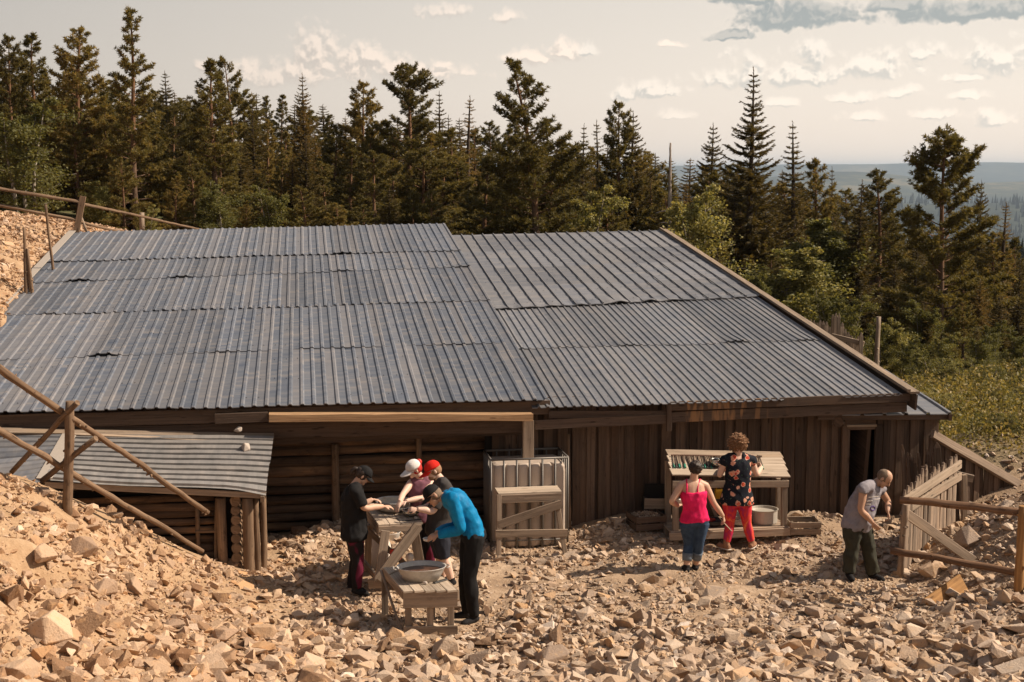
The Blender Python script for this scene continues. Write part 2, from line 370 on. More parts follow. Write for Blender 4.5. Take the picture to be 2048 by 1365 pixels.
# ------------------------------------------------------------------ terrain: control points -> smooth height field
def _ctl():
    c = []
    def p(px, py, z): q = gz(px, py, z); c.append((q[0], q[1], z))
    # left spoil heap (silhouette against the hut, then its face)
    for a in ((0,948,2.0),(60,962,1.87),(110,992,1.68),(180,1012,1.42),(240,1046,1.15),(300,1078,.9),(400,1114,.48),(470,1132,.24),(530,1140,.14)): p(*a)
    for a in ((0,1050,1.75),(0,1150,1.55),(0,1260,1.25),(0,1365,1.0),(120,1100,1.42),(200,1200,1.0),(300,1150,.66),(400,1200,.4),(400,1290,.5),
              (200,1340,.8),(520,1210,.12),(600,1300,.2),(650,1200,0),(740,1290,.08),(850,1365,.2),(1024,1365,.22),(1250,1365,.24),(1500,1365,.3),
              (1800,1365,.36),(2048,1365,.42),(2048,1260,.28),(1850,1250,.16),(1650,1250,.12),(1400,1250,.1),(1150,1260,.06),(1000,1280,.05),
              (900,1240,0),(700,1195,0),(1725,1158,0),(1380,1143,0),(1480,1100,0),(1130,1110,0),(600,1075,0.02),(1000,1180,0),(1200,1180,0),
              (1750,1078,.02),(630,1052,.2),(1240,1036,.26),(1640,1036,.24),(1500,1048,.1),(1050,1075,.0),(560,1075,.1)): p(*a)
    # right heap behind the rails
    for a in ((2048,1160,.35),(2048,1080,.68),(2048,998,.98),(1980,1030,.72),(1900,1068,.36),(1830,1075,.08),(1950,1160,.22),(1860,1140,.1)): p(*a)
    # under and behind the shed
    for a in ((0,21,0),(4,21,0),(8,21,0),(4,27,0),(8,27,-.05),(0,27,.3),(2,34,2.2),(6,34,1.6),(9,34,.8),(-2,34,3.0),(10.9,20.05,.35),(10.2,20.0,.15),(11.9,20.1,.55),(-3.5,19.6,.9),(-2,19.4,.35)): c.append(a)
    # hillside left of the shed
    p(0,640,2.9); p(0,520,3.7); p(0,424,4.4); p(60,560,3.25); p(110,500,3.7); p(120,446,4.1); p(230,458,3.95); p(40,650,2.75)
    c.extend([(-5.2,20,1.8),(-5.2,24,2.9),(-7,22,3.1),(-9,26,4.3),(-10,34,4.6),(-9,19,2.8),(-12,30,5.0),(-14,40,5.0),(-5,38,3.6),(-8,14,2.4),(-9,8,3),(-4,40,3.4)])
    # rough ground right of the shed
    c.extend([(11,21.5,.9),(11.5,25,.8),(11,28,.6),(10.3,31,.3),(13,24,.95),(16,28,1.0),(14,34,.3),(20,36,0),(13,20.5,.9),(15,18,1.3),(11.5,17,.9),(18,14,1.6),(10.6,23,.55)])
    # forest floor
    c.extend([(-20,55,4.5),(0,50,3.4),(10,50,1.0),(20,50,-.8),(30,50,-2),(-10,70,4.6),(10,75,2.2),(25,75,-2),(45,75,-5),(-30,90,5.5),(0,100,4.0),(30,100,-3),(60,100,-9),
              (-40,30,6),(-40,0,5),(0,0,3.6),(-6,4,3.2),(6,4,2.9),(20,0,3),(40,20,1),(60,50,-6),(2,9,1.9),(-2,9,2.0),(6,9,1.7),(10,10,1.2),(-60,70,6),(0,-30,5)])
    return np.array(c)
CTL = _ctl()
def _phi(r): return np.sqrt(r*r+0.35)
_D = np.linalg.norm(CTL[:,None,:2]-CTL[None,:,:2], axis=2)
_W = np.linalg.solve(np.block([[_phi(_D)+np.eye(len(CTL))*-0.02, np.ones((len(CTL),1))],[np.ones((1,len(CTL))), np.zeros((1,1))]]), np.r_[CTL[:,2], 0])
def vnoise(x, y, s, seed=0):
    """smooth value noise, vectorised"""
    x = x/s + seed*17.31; y = y/s + seed*9.77; xi = np.floor(x).astype(np.int64); yi = np.floor(y).astype(np.int64); fx = x-xi; fy = y-yi
    fx = fx*fx*(3-2*fx); fy = fy*fy*(3-2*fy)
    def h(a, b):
        n = (a*374761393 + b*668265263 + seed*1442695041) & 0xffffffff
        n = ((n ^ (n >> 13))*1274126177) & 0xffffffff
        return ((n ^ (n >> 16)) & 0xffff)/65535.0
    return (h(xi,yi)*(1-fx)+h(xi+1,yi)*fx)*(1-fy) + (h(xi,yi+1)*(1-fx)+h(xi+1,yi+1)*fx)*fy
PITS = []
for px, py, z, r, dp in ((66,1128,1.5,.36,.30),(120,1185,1.1,.30,.16),(1262,1232,.06,.42,.12),(1560,1195,.03,.5,.10),(1640,1300,.2,.45,.12),(1850,1310,.25,.5,.14),
                         (1380,1185,.0,.35,.07),(1950,1330,.3,.4,.12),(560,1235,.1,.3,.08),(330,1215,.55,.25,.1)):
    q = gz(px, py, z); PITS.append((q[0], q[1], r, dp))
def H(x, y):
    x = np.atleast_1d(np.asarray(x, float)); y = np.atleast_1d(np.asarray(y, float)); sh = x.shape; x = x.ravel(); y = y.ravel()
    z = np.zeros_like(x); R = np.hypot(x, y)
    near = R < 160
    if near.any():
        xn, yn = x[near], y[near]; out = np.empty_like(xn)
        for i in range(0, len(xn), 20000):
            d = np.hypot(xn[i:i+20000,None]-CTL[None,:,0], yn[i:i+20000,None]-CTL[None,:,1])
            out[i:i+20000] = _phi(d) @ _W[:-1] + _W[-1]
        z[near] = out
    far = -6 - 0.105*(R-110)
    far = np.maximum(far, -150 + 3*np.sin(x/900.0)+3*np.sin(y/700.0+1))
    # distant fells
    az = np.degrees(np.arctan2(x, y))
    def ridge(z, R0, w, top, seed, f=1.0):
        e = np.clip(1-np.abs(R-R0)/w, 0, 1); e = e*e*(3-2*e)
        if seed == 8: return np.maximum(z, -150 + e*(188+26*np.clip((az-17)/8,0,1)+8*vnoise(az, R*0, 2.2, 4)+2*vnoise(az, R*0, .25, 6)))
        hh = top*(0.62+0.62*vnoise(az*f, R*0, 5.0, seed)+0.12*vnoise(az*f, R*0, 1.6, seed+3)) 
        return np.maximum(z, -150 + e*(hh+150*0+0))
    far = ridge(far, 4300, 1000, 62, 2); far = ridge(far, 7400, 1600, 118, 5); far = ridge(far, 12500, 2600, 196, 8, .6)
    t = np.clip((R-85)/60, 0, 1); t = t*t*(3-2*t)
    z = np.where(R < 85, z, np.where(near, z*(1-t)+far*t, far))
    nz = np.clip((60-R)/40, 0, 1)
    z = z + (vnoise(x,y,1.3,1)-.5)*.12*nz*np.clip((np.hypot(x-4,y-19)-1)/5,0.25,1) + (vnoise(x,y,.45,2)-.5)*.07*nz + (vnoise(x,y,.17,3)-.5)*.035*nz
    for (a, b, r, dp) in PITS:
        d2 = ((x-a)**2+(y-b)**2)/(r*r); z = z - dp*np.exp(-d2*1.3) + dp*.35*np.exp(-(d2-1.6)**2)
    inside = (y > 21.3) & (y < 33.2) & (x > -3.8) & (x < 9.6)
    z = np.where(inside, np.minimum(z, -.05), z)
    return z.reshape(sh)
def h1(x, y): return float(H(x, y)[0])
def build_ground():
    def axis(lo, hi, step, far, g=1.16, lim=30):
        a = list(np.arange(lo, hi+step/2, step)); s = step; v = a[-1]
        while v < far: s = min(s*g, v*0.06+lim); v += s; a.append(v)
        s = step; v = a[0]
        while v > -far: s = min(s*g, -v*0.06+lim) if v < 0 else s*g; v -= s; a.insert(0, v)
        return np.array(a)
    xs = axis(-5.5, 11.0, 0.075, 20000); ys = axis(11.0, 21.5, 0.075, 20000)
    ys = ys[ys > -60]; X, Y = np.meshgrid(xs, ys); Z = H(X, Y)
    V = np.stack([X.ravel(), Y.ravel(), Z.ravel()], 1); nx, ny = len(xs), len(ys)
    i = np.arange(nx-1)[None,:] + nx*np.arange(ny-1)[:,None]; i = i.ravel()
    L = np.stack([i, i+1, i+nx+1, i+nx], 1).ravel(); S = np.arange(len(i))*4
    m, N, out = new_mat('stony_ground'); geo = N.new('ShaderNodeNewGeometry'); P = geo.outputs['Position']
    sep = N.new('ShaderNodeSeparateXYZ', i_0=P)
    n1 = N.noise(P, 1.1, 4, 0.6); n2 = N.noise(P, 9.0, 6, 0.7); n3 = N.noise(P, 45, 3, 0.6)
    c = N.ramp(N.m('ADD', N.m('MULTIPLY', n1, .6), N.m('MULTIPLY', n2, .4)), [(0.34, (0.14,0.085,0.048)), (0.5, (0.31,0.205,0.125)), (0.66, (0.50,0.37,0.255))])
    c = N.mix(N.m('MULTIPLY', n3, .35), c, (0.55,0.43,0.32))
    c = N.mix(N.m('MULTIPLY', N.smooth(sep.outputs[0], 2.2, -1.5), .45), c, N.mix(n2, (0.30,0.165,0.075), (0.56,0.36,0.19)))          # the left heap is ochre earth
    c = N.mix(N.m('MULTIPLY', N.m('MULTIPLY', N.smooth(sep.outputs[0], 10.3, 11.2), N.smooth(sep.outputs[1], 20.3, 21.0)), .75), c, N.ramp(n2, [(.4,(0.06,0.05,0.025)),(.55,(0.14,0.11,0.055)),(.68,(0.28,0.20,0.12))]))
    # forest floor and far woods
    dist = N.new('ShaderNodeVectorMath', operation='LENGTH'); N.put(dist.inputs[0], P); D = dist.outputs['Value']
    nf = N.noise(P, 0.35, 6, .7); green = N.ramp(nf, [(0.35, (0.03,0.035,0.014)), (0.5, (0.085,0.085,0.032)), (0.68, (0.20,0.15,0.085))])
    isf = N.smooth(N.m('ADD', N.m('ADD', sep.outputs[1], N.m('MULTIPLY', N.m('MAXIMUM', sep.outputs[0], 0.0), .75)), N.m('MULTIPLY', n1, 4)), 31.5, 36.5)
    lefthill = N.m('MULTIPLY', N.smooth(sep.outputs[0], -1.0, -3.2), N.smooth(sep.outputs[1], 46, 40))
    isf = N.m('MULTIPLY', isf, N.m('SUBTRACT', 1.0, lefthill))
    c = N.mix(isf, c, green)
    sp = N.new('ShaderNodeMapping', i_Vector=P); sp.inputs['Scale'].default_value = (0.0016, 0.0009, 0.0)
    fw = N.noise(sp.outputs[0], 1.0, 7, 0.68); fw2 = N.noise(P, 0.012, 6, .75)
    woods = N.ramp(N.m('ADD', N.m('MULTIPLY', fw, .7), N.m('MULTIPLY', fw2, .3)), [(0.38, (0.004,0.010,0.008)), (0.48, (0.018,0.026,0.016)), (0.56, (0.055,0.058,0.03)), (0.62, (0.17,0.135,0.07)), (0.66, (0.03,0.04,0.025))])
    c = N.mix(N.smooth(D, 120, 260), c, woods)
    bmp = N.m('ADD', N.m('MULTIPLY', n2, .8), N.m('MULTIPLY', n3, .35))
    pbsdf(N, out, c, 0.95, bump=bmp, bstr=0.7, bdist=0.05, spec=0.15)
    me = mesh_np('ground', V, L, S, [m], smooth=True)
    o = bpy.data.objects.new('ground', me); COL.objects.link(o); props(o, kind='structure')
build_ground()
# ------------------------------------------------------------------ the shed
def corr(mb, A, B, C, D, period, h, top=0.28, flank=0.13, nt=6, wav=0.004, mat=0, sheet=None, lift=0.0, thick=0.0, seed=0, bend=None):
    """ribbed sheet: ribs run A->D, repeat A->B. Every rib column gets its sheet's value"""
    A,B,C,D = [np.array(v, float) for v in (A,B,C,D)]
    W = np.linalg.norm(B-A); n = np.cross(B-A, D-A); n /= np.linalg.norm(n)
    if n[2] < 0: n = -n
    k = int(round(W/period)); ss = []
    for i in range(k):
        for q, hh in ((0,0),(1-top-2*flank,0),(1-top-flank,1),(1-flank,1)): ss.append(((i+q)/k, hh))
    ss.append((1.0, 0))
    rng = random.Random(seed); shw = sheet or 1.1; nsh = max(1, int(round(W/shw))); val = [rng.random() for _ in range(nsh+1)]
    lf = [rng.uniform(0.2,1)*lift for _ in range(nsh+1)]; of = [rng.uniform(-.03,.03) for _ in range(nsh+1)]
    V = []; F = []; UV = []; Rn = []
    m = len(ss)
    dD = (D-A)/np.linalg.norm(D-A)
    for j in range(nt+1):
        t = j/nt
        for (s_, hh) in ss:
            sh = min(nsh-1, int(s_*nsh*0.9999)); P0 = A+(B-A)*s_; P1 = D+(C-D)*s_; P = P0 + (P1-P0)*t
            P = P + dD*of[sh]*(1-t)
            z = hh*h + (mnoise.noise(Vector((s_*W*1.1, t*3.0, seed*3.1)))*wav*2.5) + rng.uniform(-wav, wav)*.5
            if j == 0: z += lift*max(0, mnoise.noise(Vector((s_*W*1.6+seed*7, seed, 2)))*2.2-.15) + lf[sh]*.12
            if bend: P = P + bend(s_, t)
            V.append(P + n*z)
    L = np.linalg.norm(D-A); ou = seed*3.3
    for j in range(nt):
        for i in range(m-1):
            a = j*m+i; F.append((a, a+1, a+m+1, a+m))
            u0 = ou+L*j/nt; u1 = ou+L*(j+1)/nt; v0 = ss[i][0]*W; v1 = ss[i+1][0]*W
            UV.append([(u0,v0),(u0,v1),(u1,v1),(u1,v0)])
            sh = min(nsh-1, int(ss[i][0]*nsh*0.9999)); Rn.append(min(1, max(0, val[sh]*.65 + .55*((math.sin(i//4*12.9898+seed)*43758.5453) % 1)-.1)))
    s0 = len(mb.R); mb.add(V, F, UV, 0, mat)
    mb.R[s0:] = Rn
    if thick:   # the sheet's cut edge at the eave, turned down a few mm
        V2 = []; 
        for i in range(m): V2.append(V[i]); V2.append(V[i]-n*thick)
        mb.add(V2, [(2*i, 2*i+1, 2*i+3, 2*i+2) for i in range(m-1)], None, .5, mat)
def screws(mb, A, B, C, D, rows, cols, seed, h, mat=1):
    A,B,C,D = [np.array(v, float) for v in (A,B,C,D)]; n = np.cross(B-A, D-A); n /= np.linalg.norm(n)
    if n[2] < 0: n = -n
    u = (B-A)/np.linalg.norm(B-A); w = np.cross(n, u); rng = random.Random(seed)
    for j in range(rows):
        t = (j+.35+rng.uniform(-.05,.05))/rows
        for i in range(cols):
            if rng.random() < .3: continue
            s_ = (i+.5+rng.uniform(-.12,.12))/cols; P = (A+(B-A)*s_)*(1-t) + (D+(C-D)*s_)*t + n*(h+.006) + w*rng.uniform(-.04,.04)
            r = .011
            V = [P+u*r*math.cos(q*PI/3)+w*r*math.sin(q*PI/3) for q in range(6)] + [P+n*.008]
            mb.add(V, [(q, (q+1)%6, 6) for q in range(6)], None, .5, mat)

YE, YR = 19.95, 33.0                                 # eave and ridge of the big roof
EL0, EL1 = at(-190, 829, YE), at(1097, 800, YE)      # left roof, eave
RL0, RL1 = at(150, 465, YR), at(890, 448, YR)
ER0, ER1 = at(1065, 817, YE), at(1806, 791, YE)
RR0, RR1 = at(880, 474, YR), at(1318, 464, YR)
def cutrows(E0, E1, R0, R1, ys, px0, px1):
    """t of lap lines whose pixel height at the two ends of the roof is given"""
    out = []
    for (ya, yb) in ys:
        r = []
        for (E, R_, y) in ((E0, R0, ya), (E1, R1, yb)):
            lo, hi = 0.0, 1.0
            for _ in range(40):
                t = (lo+hi)/2; P = E+(R_-E)*t
                if proj(P)[1] > y: lo = t
                else: hi = t
            r.append(t)
        out.append(r)
    return out
SHED = thing('mining_shed', (3.0, 20.6, 0), 'long low timber shed with a big grey ribbed metal roof', 'shed')
def roof_left():
    mb = MB(); ts = [[0,0]] + cutrows(EL0, EL1, RL0, RL1, [(724,686),(634,603),(569,535),(527,503)], 0, 1) + [[1,1]]
    for k in range(len(ts)-1):
        a, b = ts[k], ts[k+1]; dz = np.array([0,0,.0045])*(k+1)
        A = EL0+(RL0-EL0)*a[0]+dz; B = EL1+(RL1-EL1)*a[1]+dz
        D = EL0+(RL0-EL0)*min(1.0,b[0]+.012)+dz*.3; C = EL1+(RL1-EL1)*min(1.0,b[1]+.012)+dz*.3
        corr(mb, A, B, C, D, 0.165, 0.019, top=.20, flank=.11, nt=7, wav=.0045, seed=k+1, lift=.034 if k else .003, sheet=.92, thick=.012)
        screws(mb, A, B, C, D, 3, 48, k, .0, 1)
    # ridge edge and verge flashing on the left slope
    mb.build('corrugated_roof', [MT['roof_old'], MT['screw']], SHED, label='darker older left roof with bluish and brown streaked ribs')
    fl = MB(); fl.board(EL0+np.array([-.05,0,.04]), RL0+np.array([-.05,0,.04]), .16, .012, up=(1,0,0)); fl.board(EL0+np.array([-.13,0,-.03]), RL0+np.array([-.13,0,-.03]), .14, .02)
    fl.build('verge_flashing', MT['verge'], SHED)
MT['verge'] = plain('pale_verge_strip', (0.42,0.36,0.30), .6, .2)
roof_left()
def roof_right():
    ts = cutrows(ER0, ER1, RR0, RR1, [(625,598)], 0, 1)[0]; t2 = cutrows(ER0, ER1, RR0, RR1, [(702,683)], 0, 1)[0]
    P = lambda s0, tt, dz=0: (ER0+(RR0-ER0)*tt if s0 == 0 else ER1+(RR1-ER1)*tt) + np.array([0,0,dz])
    mb = MB()
    corr(mb, P(0,0), P(1,0), P(1,t2[1]+.01,.006), P(0,t2[0]+.01,.006), 0.128, 0.018, top=.22, flank=.10, nt=7, wav=.003, seed=21, sheet=1.0, thick=.012)
    corr(mb, P(0,t2[0],.014), P(1,t2[1],.014), P(1,ts[1]+.01,.014), P(0,ts[0]+.01,.014), 0.128, 0.018, top=.22, flank=.10, nt=6, wav=.003, seed=22, lift=.03, sheet=1.0, thick=.01)
    screws(mb, P(0,0), P(1,0), P(1,ts[1]), P(0,ts[0]), 5, 44, 5, .0, 1)
    mb.build('corrugated_roof', [MT['roof_new'], MT['screw']], SHED, label='closely ribbed metal sheets on the lower right of the roof')
    mb = MB()
    # upper sheets: wide pans between standing ribs, dimpled, with a curled lower lip
    A, B, C, D = P(0,ts[0],.05), P(1,ts[1],.05), P(1,1,.03), P(0,1,.03)
    n = np.cross(B-A, D-A); n /= np.linalg.norm(n); W = np.linalg.norm(B-A); nt = 70; nsub = 5; k = 21; m = k*nsub+1
    V = []; F = []; UV = []; Rn = []
    for j in range(nt+1):
        t = j/nt
        for i in range(m):
            s_ = i/(m-1); Q = (A+(B-A)*s_)*(1-t)+(D+(C-D)*s_)*t
            z = .011*mnoise.noise(Vector((s_*W*1.9, t*26, 3))) + .005*mnoise.noise(Vector((s_*W*7, t*60, 9)))
            if t < .10: z += (.045*abs(mnoise.noise(Vector((s_*W*1.7, 5, 1)))) + .03*mnoise.noise(Vector((s_*W*5, t*30, 7))))*(1-t/.10)**1.2 
            V.append(Q+n*z)
    for j in range(nt):
        for i in range(m-1):
            a = j*m+i; F.append((a,a+1,a+m+1,a+m)); UV.append([(j*.12,i*.05),(j*.12,i*.05+.05),(j*.12+.12,i*.05+.05),(j*.12+.12,i*.05)]); Rn.append((math.sin((i//15)*7.1+ (j//17)*3.3)*.5+.5)*.6+.2)
    s0 = len(mb.R); mb.add(V, F, UV, 0, 0); mb.R[s0:] = Rn
    mb.add([v for i in range(m) for v in (V[i], V[i]-n*.014)], [(2*i,2*i+1,2*i+3,2*i+2) for i in range(m-1)], None, .5, 0)
    for i in range(k+1):
        s_ = i/k; q0 = A+(B-A)*s_+n*.018; q1 = D+(C-D)*s_+n*.018
        mb.board(q0, q1, .022, .024, up=n, rnd=.35, mat=0)
        if i < k: pass
    screws(mb, A, B, C, D, 8, 21, 9, .01, 1)
    mb.build('standing_rib_roof', [MT['roof_new'], MT['screw']], SHED, label='upper right roof of wide dented pans between thin standing ribs', smooth=False)
    bb = MB(); o = np.array([.12,0,.0])
    q0, q1 = P(1,0)+o+np.array([.02,-.1,.0]), P(1,1)+o
    bb.board(q0+np.array([0,0,.05]), q1+np.array([0,0,.05]), .15, .035, up=(1,0,0), jit=.006); bb.board(q0+np.array([-.09,0,.085]), q1+np.array([-.09,0,.085]), .05, .04, up=(1,0,0))
    bb.build('barge_board', MT['grey_wood'], SHED)
    bb = MB(); bb.board(q0+np.array([.03,0,-.10]), q1+np.array([.03,0,-.10]), .24, .03); bb.build('barge_board', MT['fascia_wood'], SHED, label='dark board under the right verge')
roof_right()
# fascia boards
def painted_sun_streaks():
    m = wood('sun_streak_painted_fascia', (0.040,0.026,0.019), (0.135,0.090,0.064), (0.11,0.068,0.043), var=0.35); N = NT(m.node_tree); b = [n for n in m.node_tree.nodes if n.type == 'BSDF_PRINCIPLED'][0]
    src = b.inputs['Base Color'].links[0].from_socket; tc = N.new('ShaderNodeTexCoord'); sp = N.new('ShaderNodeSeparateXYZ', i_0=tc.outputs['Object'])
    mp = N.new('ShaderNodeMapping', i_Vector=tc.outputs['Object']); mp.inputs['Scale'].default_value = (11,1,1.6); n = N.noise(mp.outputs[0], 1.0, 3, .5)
    reg = N.m('MULTIPLY', N.smooth(sp.outputs[0], 2.6, 3.0), N.smooth(sp.outputs[0], 4.7, 3.6)); N.put(b.inputs['Base Color'], N.mix(N.m('MULTIPLY', N.m('MULTIPLY', N.smooth(n, .48, .62), reg), .75), src, (0.36,0.19,0.085))); return m  # sunlight slipping through the roof ribs, painted as orange streaks on the boards
MT['painted_sun_streaks'] = painted_sun_streaks()
def bd(mb, a, b, Y, w_px=None, w=None, t=.035, Yb=None, jit=.004, mat=0, w1=None):
    p0 = at(a[0], a[1], Y); p1 = at(b[0], b[1], Y if Yb is None else Yb)
    mb.board(p0, p1, w, t, jit=jit, mat=mat, w1=w1)
f = MB()
bd(f, (-150,848), (1100,815), 20.10, w=.20); bd(f, (-150,876), (1065,850), 20.14, w=.22)
f.build('fascia_board', MT['fascia_wood'], SHED)
f = MB(); bd(f, (1098,829), (1338,829), 20.04, w=.11, jit=.002); bd(f, (1070,850), (1338,838), 20.02, w=.14); f.build('fascia_board', MT['fascia_wood'], SHED)
f = MB(); bd(f, (1335,813), (1820,795), 19.99, w=.13); bd(f, (1337,835), (1813,814), 20.03, w=.155); f.board(at(1338,808,19.97), at(1338,862,20.0), .07, .05, up=(1,0,0)); f.build('fascia_board', MT['painted_sun_streaks'], SHED, label='right fascia with sun streaks painted in pale orange')
f = MB(); bd(f, (460,880), (1062,855), 20.36, w=.13, w1=.07); bd(f, (548,883), (1062,862), 20.39, w=.10); f.build('wall_beam', MT['fascia_wood'], SHED)
f = MB(); p0, p1 = at(430,838,19.93), at(536,834,19.93); f.board(p0, p1, .14, .05); f.build('bracket_board', MT['fascia_wood'], SHED)
f = MB(); p0, p1 = at(538,836,19.8), at(1066,836,19.8)
f.board(p0, p1, .105, .04, jit=.011); f.board(p0+np.array([0,.13,.04]), p1+np.array([0,.13,.04]), .24, .025, up=(0,1,0)); f.build('shelf_plank', MT['orange_wood'], SHED, label='long orange plank shelf under the left eave')
# log wall
f = MB(); z = .06; x0, x1 = -4.6, 3.15
i = 0
while z < 1.95:
    r = random.uniform(.062,.082); z += r
    f.log((x0, 20.98+random.uniform(-.02,.02), z+random.uniform(-.02,.02)), (x1, 20.98+random.uniform(-.02,.02), z+random.uniform(-.02,.02)), r, r*random.uniform(.85,1.1), 10, seg=36, wob=.012, lump=.10)
    z += r*.93; i += 1
f.build('log_wall', MT['log_wood'], SHED)
for (px, yb, yt, r) in ((672,1068,888,.06),(839,1070,872,.05),(978,1060,866,.055)):
    f = MB(); f.log(np.array([at(px,yb,20.80)[0], 20.80, -.1]), at(px-1,yt,20.80), r, r*.9, 10, wob=.01); f.build('wall_post', MT['log_wood'] if px > 900 else MT['pole_wood'], SHED)
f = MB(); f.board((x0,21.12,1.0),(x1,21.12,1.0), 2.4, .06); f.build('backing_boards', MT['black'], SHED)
# plank wall
f = MB(); X = at(985,900,20.45)[0]; Xd = at(1690,900,20.2)[0]
x = X; k = 0
while x < Xd:
    w = random.uniform(.085,.135) if k % 2 else random.uniform(.10,.15); y = 20.46 - (0.035 if k % 2 == 0 else 0)
    ln = random.uniform(-.012,.012)
    f.board((x+w/2, y, -.15+random.uniform(0,.05)), (x+w/2+ln, y+.0, 2.0), .5, .5) if False else f.board((x+w/2, y+random.uniform(-.008,.008), -.15), (x+w/2+ln, y, 2.06), w, .03, up=(1,0,0), jit=.005)
    x += w*(.80 if k % 2 else .86); k += 1
f.build('plank_wall', MT['wall_wood'], SHED)
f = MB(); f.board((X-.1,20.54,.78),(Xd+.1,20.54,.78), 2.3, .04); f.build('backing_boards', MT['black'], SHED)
# thin standing pole in front of the plank wall, beam stub by the door
f = MB(); f.log(np.array([at(1140,1040,20.25)[0],20.25,0]), at(1136,868,20.25), .028, .024, 8, wob=.01); f.build('wall_post', MT['pole_wood'], SHED)
f = MB(); f.log(at(1676,845,20.1), at(1684,835,20.8), .085, .085, 12, wob=.003); f.build('beam_end', MT['log_wood'], SHED)
# door bay and annex wall
YA = 20.36; ZA = min(at(1905,829,20.05)[2], at(1772,742,23.8)[2])-.05
f = MB(); x = at(1752,900,YA)[0]; xe = at(1866,900,YA)[0]; k = 0
while x < xe:
    w = random.uniform(.10,.15); f.board((x+w/2, YA-(.03 if k % 2 else 0), -.1), (x+w/2+random.uniform(-.01,.01), YA-(.03 if k % 2 else 0), ZA), w, .028, up=(1,0,0), jit=.004); x += w*.88; k += 1
f.board((at(1752,900,YA)[0],YA+.06,ZA/2-.05),(xe,YA+.06,ZA/2-.05),ZA,.03, rnd=0)
f.build('annex_wall', MT['wall_wood'], SHED)
f = MB(); a = at(1693,852,YA-.03); b = at(1752,851,YA-.03); f.board(a, b, .035, .06); 
f.build('door_lintel', MT['grey_wood'], SHED)
f = MB(); f.board((a[0]-.02,YA-.02,-.05),(a[0]-.02,YA-.02,a[2]), .09, .06, up=(1,0,0)); f.board((b[0]+.05,YA-.02,-.05),(b[0]+.05,YA-.02,a[2]), .12, .05, up=(1,0,0)); f.build('door_frame', MT['wall_wood'], SHED)
f = MB(); f.board((at(1692,840,YA)[0]-.05,YA-.02,ZA-.10),(at(1750,840,YA)[0],YA-.02,ZA-.10), .20, .03); f.build('lintel_boards', MT['wall_wood'], SHED)
f = MB(); f.board((a[0]+.06,YA+.30,0),(a[0]+.06,YA+.30,1.62), .50, .03, up=(.35,1,0)); f.board((a[0]+.06,YA+.045,0),(a[0]+.06,YA+.045,1.6), .05, .04, up=(1,0,0)); f.build('open_door', MT['wall_wood'], SHED)
# room behind the door
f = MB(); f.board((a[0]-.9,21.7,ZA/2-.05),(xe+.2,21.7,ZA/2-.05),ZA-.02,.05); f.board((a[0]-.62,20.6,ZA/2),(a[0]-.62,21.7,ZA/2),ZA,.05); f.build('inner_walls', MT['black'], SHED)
# side and back walls
f = MB(); f.board((ER1[0]-.32,20.5,.68),(RR1[0]-.2,32.8,2.3),2.6,.06); f.board((-4.3,32.7,2.1),(RR1[0]-.2,32.7,2.0),3.1,.06, ); f.board((-4.35,21.1,.8),(-4.35,32.7,2.2),2.7,.06)
f.build('side_walls', MT['wall_wood'], SHED)
# annex roof to the right
AX0, AX1 = at(1640,829,20.05), at(1905,829,20.05); AR0, AR1 = at(1590,742,23.8), at(1772,742,23.8)
f = MB(); corr(f, AX0, AX1, AR1, AR0, .34, .028, top=.12, flank=.05, nt=8, wav=.004, seed=31, thick=.015); f.build('annex_roof', [MT['roof_new'], MT['screw']], SHED, label='small low metal roof with few ribs beside the big roof')
f = MB(); f.board(AX1+np.array([-.03,-.0,-.05]), AR1+np.array([-.03,0,-.05]), .10, .05); f.board(AX0+np.array([0,.1,-.06]), AX1+np.array([0,.1,-.06]), .08, .05); f.build('annex_rafter', MT['fascia_wood'], SHED)
f = MB(); f.board((xe+.02,YA,ZA/2-.1),(AR1[0]-.15,23.2,ZA/2-.1),ZA,.04); f.build('annex_wall', MT['wall_wood'], SHED, label='side wall of the annex')
# sloping retaining fence of planks with a capping board
RW = thing('retaining_wall', (10.2, 19.8, 0), 'dark plank wall stepping down beside the shed under a sloping capping board', 'wall')
c0, c1 = at(1864,868,20.1), at(2110,1012,20.5)
f = MB(); n = 26
for i in range(n):
    q = (i+.5)/n; P = c0+(c1-c0)*q; w = np.linalg.norm((c1-c0)[:2])/n*1.1
    f.board((P[0],P[1]+.05-(.025 if i % 2 else 0),-.1), (P[0]+random.uniform(-.02,.02),P[1]+.05-(.025 if i % 2 else 0),P[2]-.01), w, .03, up=c1-c0, jit=.004)
f.build('planks', MT['wall_wood'], RW); f = MB(); f.board(c0+np.array([0,-.02,.0]), c1+np.array([0,-.02,0]), .13, .07, up=(0,.35,1), jit=.006); f.build('capping_board', MT['picket_wood'], RW)

# ------------------------------------------------------------------ low hut on the left
HUT = thing('log_hut', (-1.6, 19.8, 0), 'low log hut with a flat pale ribbed metal roof held down by a stone', 'hut')
hb, hf = at(546,876,19.9), at(532,984,18.5); hbl, hfl = at(140,872,19.9), at(88,962,18.5)
f = MB()
def bendfn(s_, t): return np.array([0,0,-.03*math.sin(s_*9)*math.sin(t*3) - .05*max(0,(.12-s_)/.12)*(max(0,t-.55)) + (.0)])
corr(f, hf, hb, hbl, hfl, .155, .030, top=.60, flank=.06, nt=16, wav=.006, seed=41, sheet=.8, bend=lambda s_, t: np.array([0,0,.012*math.sin(t*7)*(1-s_) - .05*max(0,1-t*7)*max(0,1-s_*5)]))
f.build('ribbed_roof', [MT['roof_hut'] if 'roof_hut' in MT else MT['roof_new']], HUT)
hll, hlf = at(-160,860,20.2), at(-220,1035,17.9)
